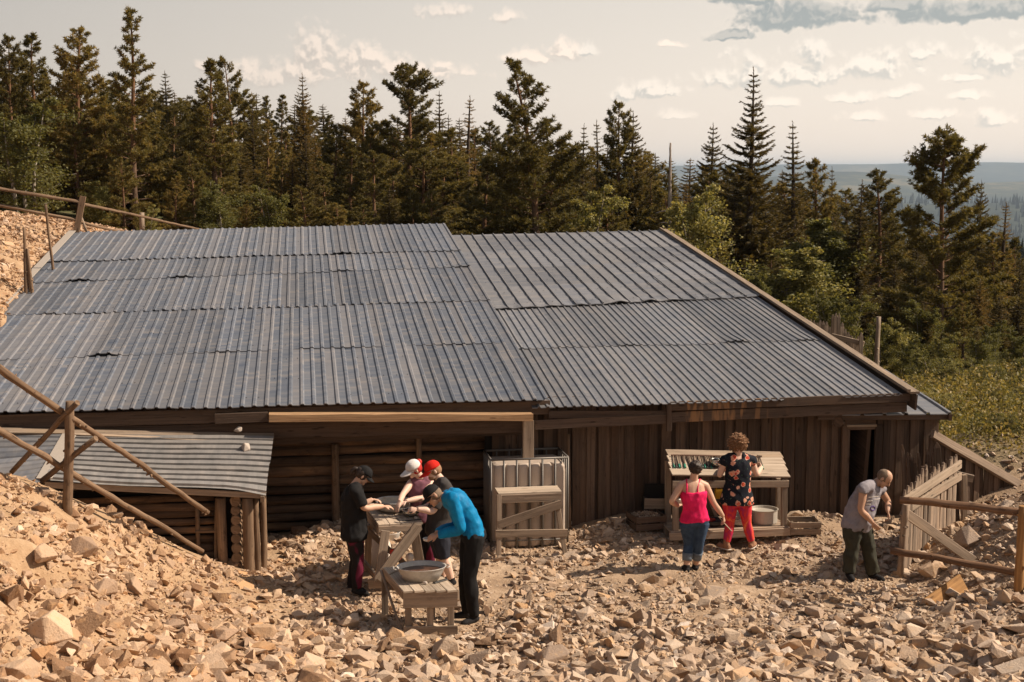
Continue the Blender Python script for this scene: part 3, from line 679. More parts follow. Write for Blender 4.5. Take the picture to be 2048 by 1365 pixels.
f = MB(); corr(f, hfl+np.array([-.02,0,.0]), hbl+np.array([-.02,0,.0]), hll, hlf, .135, .022, top=.62, flank=.10, nt=8, wav=.006, seed=42, sheet=.8)
f.build('ribbed_roof', [MT['roof_new']], HUT, label='left end of the hut roof sloping off beyond the seam')
f = MB(); f.board(hfl+np.array([0,0,.03]), hbl+np.array([0,0,.035]), .20, .008, up=(1,0,0)); f.build('seam_flashing', MT['verge'], HUT)
f = MB(); f.board(at(-40,861,19.93), at(548,873,19.97), .10, .035, up=(0,1,.5), jit=.008); f.board(at(140,868,19.85), at(500,884,19.8), .05, .02, up=(0,1,.4), jit=.004); f.build('top_plank', MT['grey_wood'], HUT)
f = MB(); f.board(hf+np.array([0,.06,-.06]), hfl+np.array([0,.06,-.06]), .08, .06); f.board(hf+np.array([-.05,.0,-.1]), hb+np.array([-.05,0,-.1]), .09, .05); f.build('roof_beam', MT['grey_wood'], HUT)
f = MB(); z = .02
while z < hf[2]-.1:
    r = random.uniform(.05,.065); z += r; f.log((-5.0,18.92,z), (at(432,1100,18.92)[0],18.92,z+random.uniform(-.02,.02)), r, r*random.uniform(.85,1.1), 9, seg=26, wob=.012); z += r*.94
f.build('log_wall', MT['log_wood'], HUT)
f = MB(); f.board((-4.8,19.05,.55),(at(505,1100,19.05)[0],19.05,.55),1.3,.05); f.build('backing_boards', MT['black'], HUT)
zt = hf[2]-.1
for (px, y0, r) in ((446,18.7,.066),(497,18.62,.078),(515,18.7,.045),(527,18.85,.045)):
    xx = at(px,1100,y0)[0]; f = MB(); f.log((xx,y0,-.1),(xx+random.uniform(-.015,.015),y0,zt), r, r*.95, 11, wob=.008); f.build('corner_post', MT['pole_wood'], HUT)
f = MB(); z = .0; xx = at(473,1100,18.7)[0]
while z < zt-.05:
    r = .066; z += r; f.log((xx,18.62,z),(xx+.02,19.1,z), r, r, 10, wob=0, lump=.08); z += r*.92
f.build('log_ends', MT['pole_wood'], HUT, label='stack of cut log ends between the corner posts')
f = MB(); xx = at(395,1050,18.8)[0]
f.log((xx,18.8,.1),(xx,18.8,1.0),.03,.03); f.log((xx+.22,18.75,.05),(xx+.26,18.75,1.1),.025,.025); f.board((xx-.03,18.77,.66),(xx+.28,18.73,.66),.035,.03); f.build('prop_ladder', MT['pole_wood'], HUT)
MT['zinc'] = plain('dull_zinc_tub', (0.46,0.43,0.39), .5, .12, nscale=22, namp=.3, bump=.15)
MT['steel'] = plain('polished_steel_bowl', (0.5,0.47,0.43), .22, .9, nscale=12)
MT['water'] = plain('muddy_water', (0.075,0.035,0.02), .12, 0, nscale=6)
MT['white_plastic'] = plain('white_plastic', (0.72,0.68,0.62), .45)
MT['picket_pale'] = wood('pale_rail_boards', (0.16,0.115,0.08), (0.46,0.355,0.26), (0.38,0.27,0.19), var=.3)
MT['knotty'] = wood('knotty_dark_pole', (0.035,0.018,0.011), (0.27,0.155,0.09), (0.20,0.10,0.05), var=.2, patch=1.0)
MT['orange_pole'] = wood('orange_dry_post', (0.10,0.045,0.018), (0.42,0.23,0.09), (0.36,0.17,0.06), var=.2)
MT['red'] = plain('red_plastic', (0.55,0.05,0.03), .5); MT['yellow'] = plain('yellow_enamel', (0.65,0.38,0.03), .5)
MT['stone_grey'] = plain('pale_stone', (0.45,0.38,0.32), .9, nscale=8, namp=.35, bump=.5)
# ------------------------------------------------------------------ pole rails and fences
def pole(mb, a, b, r0, r1=None, **k): mb.log(a, b, r0, r1, 10, wob=k.get('wob',.014), lump=.16, knots=True)
RL = thing('pole_railing', (at(135,985,16.7)[0], 16.7, h1(at(135,985,16.7)[0],16.7)), 'bare round pole railing running down the left rubble heap past the low hut', 'railing')
YP = 16.6
pb = at(133,992,YP); pt = at(140,802,YP)
f = MB(); pole(f, np.array([pb[0],YP,pb[2]-.3]), pt, .058, .052); f.build('post', MT['pole_wood'], RL)
f = MB(); pole(f, at(-60,695,YP-.7), at(416,1028,YP+1.5), .044, .030, wob=.03); f.build('rail', MT['pole_wood'], RL, label='upper pole of the railing')
f = MB(); pole(f, at(-60,826,YP-.7), at(404,1104,YP+1.6), .042, .030, wob=.03); f.build('rail', MT['pole_wood'], RL, label='lower pole of the railing')
f = MB(); pole(f, at(155,806,YP-.13), at(22,945,YP+.6), .032); f.build('brace', MT['pole_wood'], RL)
f = MB(); pole(f, at(192,876,YP-.15), at(84,962,YP+.2), .034); f.build('brace', MT['pole_wood'], RL)
# upper fence on the hillside behind the shed
BF = thing('pole_fence', (at(160,460,33)[0],33,h1(at(160,460,33)[0],33)), 'weathered pole fence crossing the gravel hillside behind the shed', 'fence')
f = MB(); pole(f, at(-40,372,32.6), at(160,404,33), .038); pole(f, at(160,408,33), at(412,462,36), .036, .026); f.build('rail', MT['pole_wood'], BF)
f = MB(); pole(f, at(-40,404,32.7), at(160,442,33), .034); pole(f, at(160,444,33), at(250,466,34.2), .034, .028); f.build('rail', MT['pole_wood'], BF)
f = MB(); f.board(at(152,470,33), at(166,393,33), .13, .09, up=(1,0,0)); f.build('post', MT['pole_wood'], BF)
f = MB(); pole(f, at(174,466,33.1), at(160,430,33.05), .03); f.build('brace', MT['grey_wood'], BF)
f = MB(); pole(f, at(285,470,34.8), at(284,425,34.8), .06); f.build('post', MT['grey_wood'], BF)
for (a, b, Y, lb) in (((110,512),(91,410),29,'tallest leaning stake on the gravel hillside, nearest the fence post'),((52,590),(49,455),27,'upright bark covered stake on the hillside beside two short stakes'),((66,575),(55,498),27,'short stake leaning right against the upright stake on the hillside'),((60,560),(52,500),27.1,'shortest stake crossing the other two on the hillside')):
    f = MB(); p = at(a[0],a[1],Y); q = at(b[0],b[1],Y); pole(f, (p[0],Y,min(p[2],h1(p[0],Y))-.1), q, .034, .026, wob=.008)
    f.build('stake', MT['pole_wood'], None, label=lb, cat='stake', group='stakes on the hillside left of the shed')
# near right rails
RR = thing('pole_railing', (at(2033,1240,15.6)[0], 15.6, .1), 'dark knotty pole railing with an orange sunlit post at the right', 'railing')
f = MB(); p = at(2036,1250,15.5); pole(f, (p[0]-.02,15.5,p[2]-.3), at(2047,1012,15.5), .058, .054, wob=.006); f.build('post', MT['orange_pole'], RR, label='orange brown post with long drying cracks')
f = MB(); pole(f, at(1800,1002,16.4), at(2110,1030,15.35), .046, .05, wob=.03); f.build('rail', MT['knotty'], RR)
f = MB(); pole(f, at(1782,1102,16.6), at(2110,1158,15.35), .044, .048, wob=.03); f.build('rail', MT['knotty'], RR)
f = MB(); f.board(at(1805,1022,16.6), at(1955,1128,16.9), .12, .05, jit=.004); f.build('brace_board', MT['grey_wood'], RR)
f = MB(); pole(f, at(1800,1150,16.7)*np.array([1,1,1]), at(1812,1008,16.5), .045, .04); f.build('post', MT['picket_wood'], RR)
# picket fence with two rails, running away to the shed
def picket(mb, base, top, w, t=.022, sharp=True, up=(1,0,0)):
    b = np.array(base, float); q = np.array(top, float); d = unit0(q-b); L = np.linalg.norm(q-b)
    mb.board(b, b+d*(L-.09), w*1.0, t, up=up, w1=w*.9, jit=.003); mb.board(b+d*(L-.09), q, w*.9, t*.9, up=up, w1=w*.18, rnd=.5)
def unit0(v): return v/np.linalg.norm(v)
PF = thing('picket_fence', (at(1870,1100,18)[0],18,.1), 'crooked sun bleached picket fence running from the doorway towards the pole railing', 'fence')
a0, a1 = gz(1796,1150,0), gz(1908,1068,.12)
tops = [(0,990),(.06,978),(.12,974),(.2,962),(.3,948),(.38,940),(.44,925),(.5,944),(.6,935),(.68,928),(.76,926),(.84,915),(.92,922),(1,905)]
n = 23; f = MB()
for i in range(n):
    q = (i+.4)/n; B = a0+(a1-a0)*q; tpx = 1806+(1914-1806)*q; tpy = np.interp(q, [a for a, _ in tops], [b for _, b in tops]) + random.uniform(-9,9); Tp = at(tpx+random.uniform(-4,4), tpy, B[1]-.05)
    picket(f, (B[0],B[1],h1(B[0],B[1])-.1), Tp, random.uniform(.075,.115), t=.03, up=a1-a0)
f.build('pickets', MT['picket_wood'], PF)
rt = lambda px, q: None
f = MB(); f.board(at(1808,1003,a0[1]-.08), at(1921,929,a1[1]-.05), .12, .04, jit=.004); f.build('rail', MT['picket_pale'], PF, label='pale upper rail board')
f = MB(); f.board(at(1822,1015,a0[1]+.2), at(1921,953,a1[1]-.05), .11, .04, jit=.004); f.build('rail', MT['picket_pale'], PF, label='pale lower rail board')
f = MB(); f.board(at(1912,950,19.25), at(1946,958,19.2), .11, .05); f.board(at(1928,1065,19.0), at(1928,950,19.0), .07, .07, up=(1,0,0)); f.board(at(1905,1070,19.2), at(1903,990,19.2), .10, .03, up=(1,0,0)); f.build('end_post', MT['grey_wood'], PF)
PF2 = thing('picket_gate', (at(1835,1040,19.5)[0],19.5,.0), 'small dark ragged picket gate against the shed wall beside the door', 'gate')
f = MB()
for i, (px, y) in enumerate(((1812,890),(1822,905),(1830,908),(1838,915),(1846,905),(1853,912),(1860,898),(1869,905),(1878,885),(1888,930),(1897,920),(1905,925),(1915,912),(1925,930))):
    Y = 19.75-.01*i; B = at(px+random.uniform(0,5), 1045, Y); picket(f, (B[0],Y,.02), at(px-4+random.uniform(-6,6), y, Y-.08), .06 if px != 1878 else .13)
f.build('pickets', MT['wall_wood'], PF2)
f = MB(); f.board(at(1812,936,19.7), at(1890,940,19.6), .07, .04); f.build('rail', MT['wall_wood'], PF2)
# picket fence behind the right verge and the leaning post
PF3 = thing('picket_fence', (at(1690,700,29)[0],29,.4), 'old picket fence with uneven tops showing above the right verge of the big roof', 'fence')
f = MB()
for i in range(22):
    px = 1590+i*6.3; yt = 636+ (i*1.2) + random.uniform(-6,6) if i < 12 else (640 + (i-12)*5 + random.uniform(-14,10) if i < 18 else 672+random.uniform(-8,8)); Y = 30.5-.12*i
    if i in (13,14): yt -= 12
    p = at(px, yt, Y); picket(f, (p[0]+random.uniform(-.03,.03),Y,h1(p[0],Y)-.1 if p[2]-h1(p[0],Y) < 2.5 else p[2]-1.6), p, random.uniform(.07,.10))
f.build('pickets', MT['picket_wood'], PF3)
f = MB(); f.board(at(1664,672,28.4), at(1728,688,28.0), .10, .04); f.build('rail', MT['grey_wood'], PF3)
f = MB(); p = at(1752,745,26); q = at(1757,634,26); pole(f, (p[0],26,h1(p[0],26)-.1), q, .055, .045, wob=.01)
f.build('leaning_post', MT['grey_wood'], None, label='lone rough wooden post standing beyond the small annex roof', cat='post')
# ------------------------------------------------------------------ furniture
def bowl(mb, c, R, h, n=28, lip=.02, tilt=None, t=.004, base=.5, mat=0):
    pr = [(0,t),(R*base*.6,t),(R*base,t+.004),(R*(base+.32),h*.35),(R*.93,h*.75),(R-lip,h*.98),(R,h),(R+.002,h-.006),(R-lip,h*.93),(R*.95,h*.72),(R*(base+.34),h*.32),(R*base,0),(0,0)]
    ax = tilt if tilt is not None else (0,0,1); mb.lathe(pr, c, n, axis=ax, mat=mat)
GY = MT['grey_wood']; PL = MT['pale_wood']
# front table (low, boards run away from the camera) ------------------------------------
FT = thing('work_table', (at(845,1240,16.6)[0],16.7,0), 'low grey table with board apron and open slatted foot in the foreground of the yard', 'table')
zt = .60
tl, tr_ = gz(806,1183,zt), gz(915,1181,zt); bl_, br_ = gz(766,1136,zt), gz(868,1140,zt)
for i in range(5):
    f = MB(); a, b = i/5+.006, (i+1)/5-.006; 
    A = tl+(tr_-tl)*a; B = tl+(tr_-tl)*b; C = bl_+(br_-bl_)*b; D = bl_+(br_-bl_)*a; w = np.linalg.norm(B-A)
    f.board((A+B)/2+np.array([0,-.03,random.uniform(-.003,.003)]), (C+D)/2, w, .022, up=B-A, jit=.002)
    f.build('tabletop_board', PL, FT)
f = MB(); o = np.array([0,0,-.105]); f.board(tl+o+[0,.0,0], tr_+o+[0,.0,0], .19, .022); f.build('apron', GY, FT)
f = MB(); o = np.array([0,0,-.47]); f.board(tl+o, tr_+o, .10, .022); f.build('foot_rail', GY, FT)
f = MB(); o = np.array([.012,0,-.05]); f.board(br_+o, tr_+o, .10, .022); f.build('apron', GY, FT); 
f = MB(); o = np.array([-.0,0,-.05]); f.board(bl_+o, tl+o, .09, .022); f.build('apron', GY, FT)
for q in (.10,.5,.88):
    f = MB(); P = tl+(tr_-tl)*q+np.array([0,.035,0]); f.board((P[0],P[1],-.05),(P[0],P[1],zt-.03),.075,.03,up=(1,0,0)); f.build('leg', GY, FT)
f = MB(); P = bl_; f.board((P[0]+.02,P[1],-.05),(P[0]+.02,P[1],zt-.03),.08,.04,up=(1,0,0)); f.build('leg', GY, FT)
f = MB(); P = br_; f.board((P[0]-.03,P[1],-.05),(P[0]-.03,P[1],zt-.03),.08,.04,up=(1,0,0)); f.build('leg', GY, FT)
f = MB(); f.board((bl_[0]-.02,bl_[1],zt-.05),(tl[0]+.02,tl[1]-.05,.0),.075,.03,up=(0,1,0)); f.build('brace', GY, FT)
c = gz(843,1159,zt+.01); TUB = thing('zinc_basin', c, 'big oval zinc basin of brown water standing on the low front table', 'basin')
f = MB(); pr = [(0,.004),(.17,.004),(.20,.01),(.255,.10),(.275,.155),(.295,.165),(.297,.16),(.28,.145),(.262,.10),(.206,.004),(.17,0),(0,0)]
f.lathe(pr, c, 36, sx=1.0, sy=.78); f.build('tub', MT['zinc'], TUB, smooth=True)
f = MB(); f.lathe([(0,.112),(.255,.112)], c, 30, sx=1, sy=.78); f.build('water', MT['water'], TUB)
for sx in (-1,1):
    f = MB(); f.tube([c+np.array([sx*.285,-.06,.14]), c+np.array([sx*.33,-.045,.15]), c+np.array([sx*.33,.045,.15]), c+np.array([sx*.285,.06,.14])], .007, 6); f.build('handle', MT['zinc'], TUB)
def rock_mesh(n, seed, sx=1, sy=1, sz=.7, bev=.0, chips=0):
    r = np.random.default_rng(seed); bm = bmesh.new()
    P = r.normal(size=(n,3)); P /= np.linalg.norm(P,axis=1)[:,None]; P *= r.uniform(.75,1.0,n)[:,None]; P = np.clip(P, -.78, .78)*[sx,sy,sz]
    for p in P: bm.verts.new(p*.5)
    g = bmesh.ops.convex_hull(bm, input=bm.verts); bmesh.ops.delete(bm, geom=[v for v in bm.verts if not v.link_faces], context='VERTS')
    bmesh.ops.dissolve_limit(bm, angle_limit=.20, verts=bm.verts, edges=bm.edges)
    if bev: bmesh.ops.bevel(bm, geom=bm.edges[:], offset=bev, segments=1, affect='EDGES', clamp_overlap=True)
    bmesh.ops.recalc_face_normals(bm, faces=bm.faces)
    me = bpy.data.meshes.new('rock'); bm.to_mesh(me); bm.free(); return me
def small_rock(c, s, seed, label, mat=None, sz=.7, name='rock', cat='rock'):
    me = rock_mesh(14, seed, 1, .8, sz, .03); me.materials.append(mat or MT['stone_grey']); o = bpy.data.objects.new(name, me); COL.objects.link(o)
    o.location = tuple(c); o.scale = (s,s,s); o.rotation_euler = (0,0,seed); return props(o, label, cat)
small_rock(gz(850,1168,zt+.02)+[0,0,.01], .075, 3, 'small pink stone lying beside the basin on the low front table')
f = MB(); p = gz(868,1167,zt+.014); q = gz(893,1160,zt+.014); f.board(p+[0,0,.006], q+[0,0,.006], .012, .045, up=(0,0,1)); f.build('blade', MT['dark_iron'], None, label='dark flat trowel blade lying right of the basin on the front table', cat='trowel').name = 'trowel'
f = MB(); p = gz(778,1150,zt+.016); f.tube([p, gz(790,1143,zt+.02), gz(800,1141,zt+.03), gz(806,1143,zt+.03)], .008, 6); f.build('wooden_handle', MT['pale_wood'], None, label='curved pale tool handle lying left of the basin on the front table', cat='tool').name = 'tool_handle'
# white rounded stone figure / bottle behind the basin
c = gz(822,1158,.0); BT = MB(); BT.lathe([(0,0),(.075,0),(.085,.04),(.08,.12),(.045,.17),(.042,.19),(.055,.22),(.05,.265),(.02,.285),(0,.288)], gz(820,1150,.18)+[0,0,.0], 16)
BT.build('plastic_bottle', MT['white_plastic'], None, smooth=True, label='white rounded plastic bottle standing behind the front table', cat='bottle')
# the higher work table ------------------------------------------------------------------
WT = thing('work_table', (at(790,1160,17.9)[0],17.9,0), 'waist high trestle table with thick crossed legs where the group stands', 'table')
zh = .93; A, B = gz(757,1052,zh), gz(846,1047,zh); D, C = gz(733,1018,zh), gz(822,1013,zh)
D = D+(D-A)*.25; C = C+(C-B)*.25
for i in range(4):
    f = MB(); a, b = i/4+.004, (i+1)/4-.004; P = A+(B-A)*(a+b)/2; Q = D+(C-D)*(a+b)/2
    f.board(P, Q, np.linalg.norm(B-A)/4*.985, .026, up=B-A, jit=.002); f.build('tabletop_board', PL, WT)
f = MB(); f.board(A+[0,.01,-.05], B+[-.02,.01,-.05], .08, .03); f.build('apron', GY, WT)
f = MB(); f.board(A+[.01,0,-.08], D+[.01,0,-.08], .12, .03); f.build('apron', GY, WT)
f = MB(); p = at(771,1062,17.55); q = at(757,1165,17.45); f.board(q, p, .11, .06, up=(1,0,0)); f.build('leg', GY, WT)
f = MB(); p = at(828,1062,17.6); q = at(844,1150,17.65); f.board(q, p, .12, .06, up=(1,0,0)); f.build('leg', GY, WT)
f = MB(); p = at(836,1052,17.42); q = at(757,1160,17.30); f.board(q, p, .13, .045, up=(0,.1,1)); f.build('brace', GY, WT, label='thick diagonal brace board')
f = MB(); f.board(at(738,1050,18.4), at(735,1140,18.6), .09, .05, up=(1,0,0)); f.build('leg', GY, WT)
f = MB(); f.board(at(736,1062,18.3), at(822,1140,18.1), .07, .04); f.board(at(727,1125,18.3), at(757,1160,17.5), .09, .04); f.build('brace', GY, WT)
f = MB(); f.board(at(738,1168,17.5), at(768,1166,17.4), .12, .05); f.build('foot_board', GY, WT)
c = gz(786,1021,zh+.015); f = MB(); bowl(f, c, .235, .14, 32, base=.62); TB2 = f.build('zinc_basin', MT['zinc'], None, smooth=True, label='round zinc basin on the high table that three people reach into', cat='basin')
c = gz(825,1031,zh+.015)+np.array([-.02,-.03,.0]); f = MB(); bowl(f, c, .12, .085, 24, base=.45); f.build('metal_bowl', MT['steel'], None, smooth=True, label='small shiny metal bowl beside the basin on the high table', cat='bowl')
p = gz(777,1034,zh+.02); f = MB(); f.tube([p, gz(790,1037,zh+.02), gz(803,1034,zh+.02)], .008, 6); f.build('tool_handle', MT['pale_wood'], None, label='curved pale wooden tool handle in front of the basin on the high table', cat='tool')
f = MB(); f.board(gz(806,1042,zh+.02), gz(843,1039,zh+.02), .012, .03, up=(0,0,1)); f.build('trowel', MT['dark_iron'], None, label='dark flat tool lying at the front edge of the high table', cat='tool')
small_rock(gz(832,1036,zh+.03), .07, 5, 'small round stone beside the shiny bowl on the high table')
small_rock(gz(770,1000,zh+.14)+[.0,.1,0], .06, 6, 'pale stone held near the rim of the high table basin')
# white sack, bucket and red scoop under the high table
f = MB(); c = gz(745,1130,0)
MT['sack'] = plain('dusty_white_sack', (0.60,0.52,0.45), .85, nscale=9, namp=.2, bump=.7)
def blob(mb, c, rx, ry, rz, seed=1, n=12, m=16, fl=.25):
    V = []; 
    for i in range(n+1):
        th = PI*i/n
        for k in range(m):
            ph = 2*PI*k/m; d = np.array([math.sin(th)*math.cos(ph), math.sin(th)*math.sin(ph), math.cos(th)]); q = 1+fl*mnoise.noise(Vector(d*1.8+seed))+fl*.4*mnoise.noise(Vector(d*5+seed))
            V.append(np.array(c)+d*q*[rx,ry,rz])
    F = [(i*m+k, (i+1)*m+k, (i+1)*m+(k+1)%m, i*m+(k+1)%m) for i in range(n) for k in range(m)]
    mb.add(V, F, None)
blob(f, gz(762,1150,0)+[0,.2,.22], .17,.15,.30, 2); f.build('sack', MT['sack'], None, smooth=True, label='dusty white sack slumped under the high table', cat='sack')
f = MB(); c = gz(768,1120,0)+[.12,.5,.0]; f.lathe([(0,0),(.12,0),(.15,.26),(.16,.27),(.15,.27),(.12,.02)], c, 20); f.build('bucket', MT['white_plastic'], None, smooth=True, label='white bucket behind the leg of the high table', cat='bucket')
f = MB(); p = at(788,1110,17.75); f.board(p-[.0,0,.07], p+[.0,0,.07], .10, .05, up=(1,0,.3)); f.board(p+[.04,0,.0], p+[.10,.0,-.03], .07, .05); f.build('red_scoop', MT['red'], None, label='red plastic scoop between the crossed legs of the high table', cat='scoop')
# saw horse table in front of the tank ----------------------------------------------------
ST = thing('trestle_table', (at(1055,1105,19.3)[0],19.4,0), 'empty wooden trestle table with a Z shaped brace in front of the water tank', 'table')
YS = 19.25; zs = at(1000,989,YS)[2]
fl, fr = at(997,985,YS), at(1123,987,YS); kl, kr = at(986,975,YS+.55), at(1110,974,YS+.55); kl[2]=kr[2]=fl[2]=fr[2]=zs
for i in range(4):
    f = MB(); q = (i+.5)/4; f.board(fl+(kl-fl)*q, fr+(kr-fr)*q, .135, .025, up=(0,1,0), jit=.003); f.build('tabletop_board', PL, ST)
f = MB(); f.board(fl+[.02,0,-.07], fr+[0,0,-.07], .12, .03); f.build('apron', GY, ST)
f = MB(); f.board(kl+[.02,0,-.07], kr+[0,0,-.07], .12, .03); f.build('apron', GY, ST)
for (p, q) in (((998,990),(997,1115)),((1113,1000),(1132,1110))):
    f = MB(); a = at(p[0],p[1],YS); b = at(q[0],q[1],YS-.1); f.board((b[0],b[1],-.05), a, .065, .05, up=(1,0,0)); f.build('leg', GY, ST)
for (p, q) in (((986,985),(988,1085)),((1108,985),(1118,1090))):
    f = MB(); a = at(p[0],p[1],YS+.5); b = at(q[0],q[1],YS+.55); f.board((b[0],b[1],-.05), a, .065, .05, up=(1,0,0)); f.build('leg', GY, ST)
f = MB(); f.board(at(997,1050,YS-.06), at(1124,1008,YS-.06), .12, .03); f.build('brace', GY, ST)
f = MB(); f.board(at(991,1068,YS-.08), at(1135,1066,YS-.08), .105, .035); f.build('foot_rail', GY, ST)
f = MB(); f.board(at(1000,1005,YS+.56), at(1115,1040,YS+.56), .11, .03); f.build('brace', GY, ST)
f = MB(); f.board(at(1020,1058,YS+.58), at(1122,1048,YS+.58), .10, .03); f.build('foot_rail', GY, ST)
# water tank in its tube cage -------------------------------------------------------------
TK = thing('water_tank', (at(1055,1060,20.0)[0],20.0,0), 'white plastic water tank in a grey tube cage against the plank wall', 'tank')
MT['tank'] = plain('translucent_tank_plastic', (0.46,0.375,0.305), .35, nscale=5, namp=.18)
MT['galv'] = plain('galvanised_tube', (0.15,0.135,0.12), .55, .5)
y0, y1 = 19.62, 20.30; zt_ = at(1060,918,y0)[2]; xl, xr = at(982,918,y0)[0], at(1136,918,y0)[0]
f = MB(); n = 6; cols = []
zz = np.array([0,.04,.10,.9,.96,1.0])*(zt_-.06)
per = []                                           # fluted outline of the bottle
W = xr-xl-.08
def outline():
    P = []
    m = n*10
    for i in range(m+1):
        s = i/m; fl_ = .042*abs(math.sin(PI*s*n))**.5; P.append((xl+.04+W*s, y0+.045-fl_+.0))
    for i in range(1, 30):
        s = i/30; fl_ = .028*abs(math.sin(PI*s*4))**.45; P.append((xr-.04+fl_-.01, y0+.03+(y1-y0-.06)*s))
    for i in range(m+1): s = i/m; P.append((xr-.04-W*s, y1-.03))
    for i in range(1, 30):
        s = i/30; fl_ = .028*abs(math.sin(PI*s*4))**.45; P.append((xl+.04-fl_+.01, y1-.03-(y1-y0-.06)*s))
    return np.array(P)
OL = outline(); cc = OL.mean(0); V = []; 
for z, sc in ((.03,.93),(.07,.985),(.12,1),(zt_-.20,1),(zt_-.13,.985),(zt_-.09,.95),(zt_-.075,.88)):
    for p in OL: q = cc+(p-cc)*sc; V.append((q[0],q[1],z))
m = len(OL); F = [(j*m+k, j*m+(k+1)%m, (j+1)*m+(k+1)%m, (j+1)*m+k) for j in range(6) for k in range(m)]; F.append(tuple(range(6*m,7*m)))
f.add(V, F); f.build('plastic_bottle', MT['tank'], TK, smooth=False)
f = MB(); rr = .013
def ring(z, r): f.tube([(xl,y0,z),(xr,y0,z),(xr,y1,z),(xl,y1,z),(xl,y0,z)], r, 6)
for (a, b) in (((xl,y0),(xr,y0)),((xr,y0),(xr,y1)),((xr,y1),(xl,y1)),((xl,y1),(xl,y0))):
    f.tube([(a[0],a[1],zt_),(b[0],b[1],zt_)], .016, 8)
    f.tube([(a[0],a[1],.12),(b[0],b[1],.12)], .009, 6)
for i in range(n+1):
    x = xl+(xr-xl)*i/n; f.tube([(x,y0,.0),(x,y0,zt_)], .015, 6); f.tube([(x,y1,.0),(x,y1,zt_)], .011, 6)
for i in range(1,5):
    y = y0+(y1-y0)*i/5; f.tube([(xl,y,.0),(xl,y,zt_)], .011, 6); f.tube([(xr,y,.0),(xr,y,zt_)], .011, 6)
f.build('tube_cage', MT['galv'], TK, smooth=True)
f = MB(); xx = at(1056,880,19.95)[0]; f.board((xx,19.95,zt_-.07),(xx,19.95,at(1056,848,19.95)[2]+.05),.155,.10,up=(1,0,0)); f.build('square_post', GY, SHED, label='square grey post under the orange plank')
f = MB(); c = gz(1142,1062,0)
blob(f, c+[0,.05,.17], .10,.12,.20, 7); f.build('sack', MT['sack'], None, smooth=True, label='crumpled white sack between the trestle table and the plank wall', cat='sack')
# tool display stand ------------------------------------------------------------------------
DS = thing('display_stand', (at(1455,1085,19.5)[0],19.6,0), 'broad wooden stand with a sloping top full of hammers and a low shelf of pans', 'stand')
Y0, Y1 = 19.2, 19.95
p00, p10 = at(1343,951,Y0), at(1579,955,Y0); p01, p11 = at(1332,900,Y1), at(1561,905,Y1)
for i in range(4):
    f = MB(); q = (i+.5)/4; w = np.linalg.norm(p01-p00)/4*.96; f.board(p00+(p01-p00)*q, p10+(p11-p10)*q, w, .025, up=p01-p00, jit=.003); f.build('top_board', PL if i != 3 else GY, DS)
f = MB(); f.board(at(1345,969,Y0+.02), at(1577,968,Y0+.02), .10, .04); f.build('apron', GY, DS)
for (px, Y, pt_, pb_) in ((1351,Y0+.05,970,1062),(1568,Y0+.05,965,1072),(1336,Y1-.05,930,1055),(1558,Y1-.05,965,1050)):
    f = MB(); b = at(px,pb_,Y); t_ = at(px,pt_,Y); f.board((b[0],Y,-.05),(t_[0],Y,t_[2]+.06),.085,.06,up=(1,0,0)); f.build('leg', GY, DS)
zsf = at(1460,1068,Y0)[2]; xa, xb = at(1338,1068,Y0)[0], at(1581,1068,Y0)[0]
f = MB(); f.board((xa,Y0-.02,zsf),(xb,Y0-.02,zsf),.11,.04); f.build('shelf_rail', GY, DS)
f = MB()
for i in range(5): f.board((xa+.03,Y0+.07+i*.15,zsf+.06),(xb-.03,Y0+.07+i*.15,zsf+.06),.14,.022,up=(0,1,0))
f.build('shelf_boards', GY, DS)
for x in (xa+.08, (xa+xb)/2, xb-.08):
    f = MB(); f.board((x,Y0+.35,0),(x,Y0+.35,zsf+.04),.10,.10,up=(1,0,0)); f.build('shelf_foot', GY, DS)
# hammers on the sloping top
nrm = unit0(np.cross(p10-p00, p01-p00)); sl = unit0(p01-p00); ac = unit0(p10-p00)
MT['green_grip'] = plain('green_grip', (0.03,0.22,0.14), .5)
def hammer(q, s0):
    c = p00+(p10-p00)*q + nrm*.03; L = np.linalg.norm(p01-p00)
    hm = thing('hammer', c+sl*L*.42, 'small long handled hammer lying in the row on the sloping stand top', 'hammer', 'hammers in a row on the sloping stand')
    tl_ = random.uniform(-.03,.03); a = c+sl*L*.24+ac*tl_; b = c+sl*L*.70
    f = MB(); f.tube([a, (a+b)/2, b], [.010,.009,.008], 6, rnd=random.random()); f.build('handle', MT[random.choice(['fascia_wood','picket_wood','wall_wood','grey_wood'])], hm)
    g = MB(); g.tube([a-sl*.005, a+sl*.10], [.0115,.0105], 6); g.build('grip', MT[random.choice(['green_grip','dark_iron','dark_iron','green_grip'])], hm)
    h_ = MB(); h_.board(b-ac*.028+nrm*.004, b+ac*.022+nrm*.004, .026, .024, up=sl, w1=.012); h_.build('head', MT['rust'], hm)
MT['rust'] = plain('rusty_steel', (0.16,0.085,0.055), .7, .4)
for i in range(44):
    q = .045+.60*(i+random.uniform(-.2,.2))/43
    if .385 < q < .40: continue
    hammer(q, i)
for q in (.735,.75,.765,.78,.795): hammer(q, 99)
c = at(1436,940,19.5); c = p00+(p10-p00)*.40+(p01-p00)*.35+nrm*.02; f = MB(); bowl(f, c+[0,0,.0], .105, .10, 24, base=.6, t=.004); f.build('metal_bowl', MT['steel'], None, smooth=True, label='metal bowl standing on the sloping stand top among the hammers', cat='bowl')
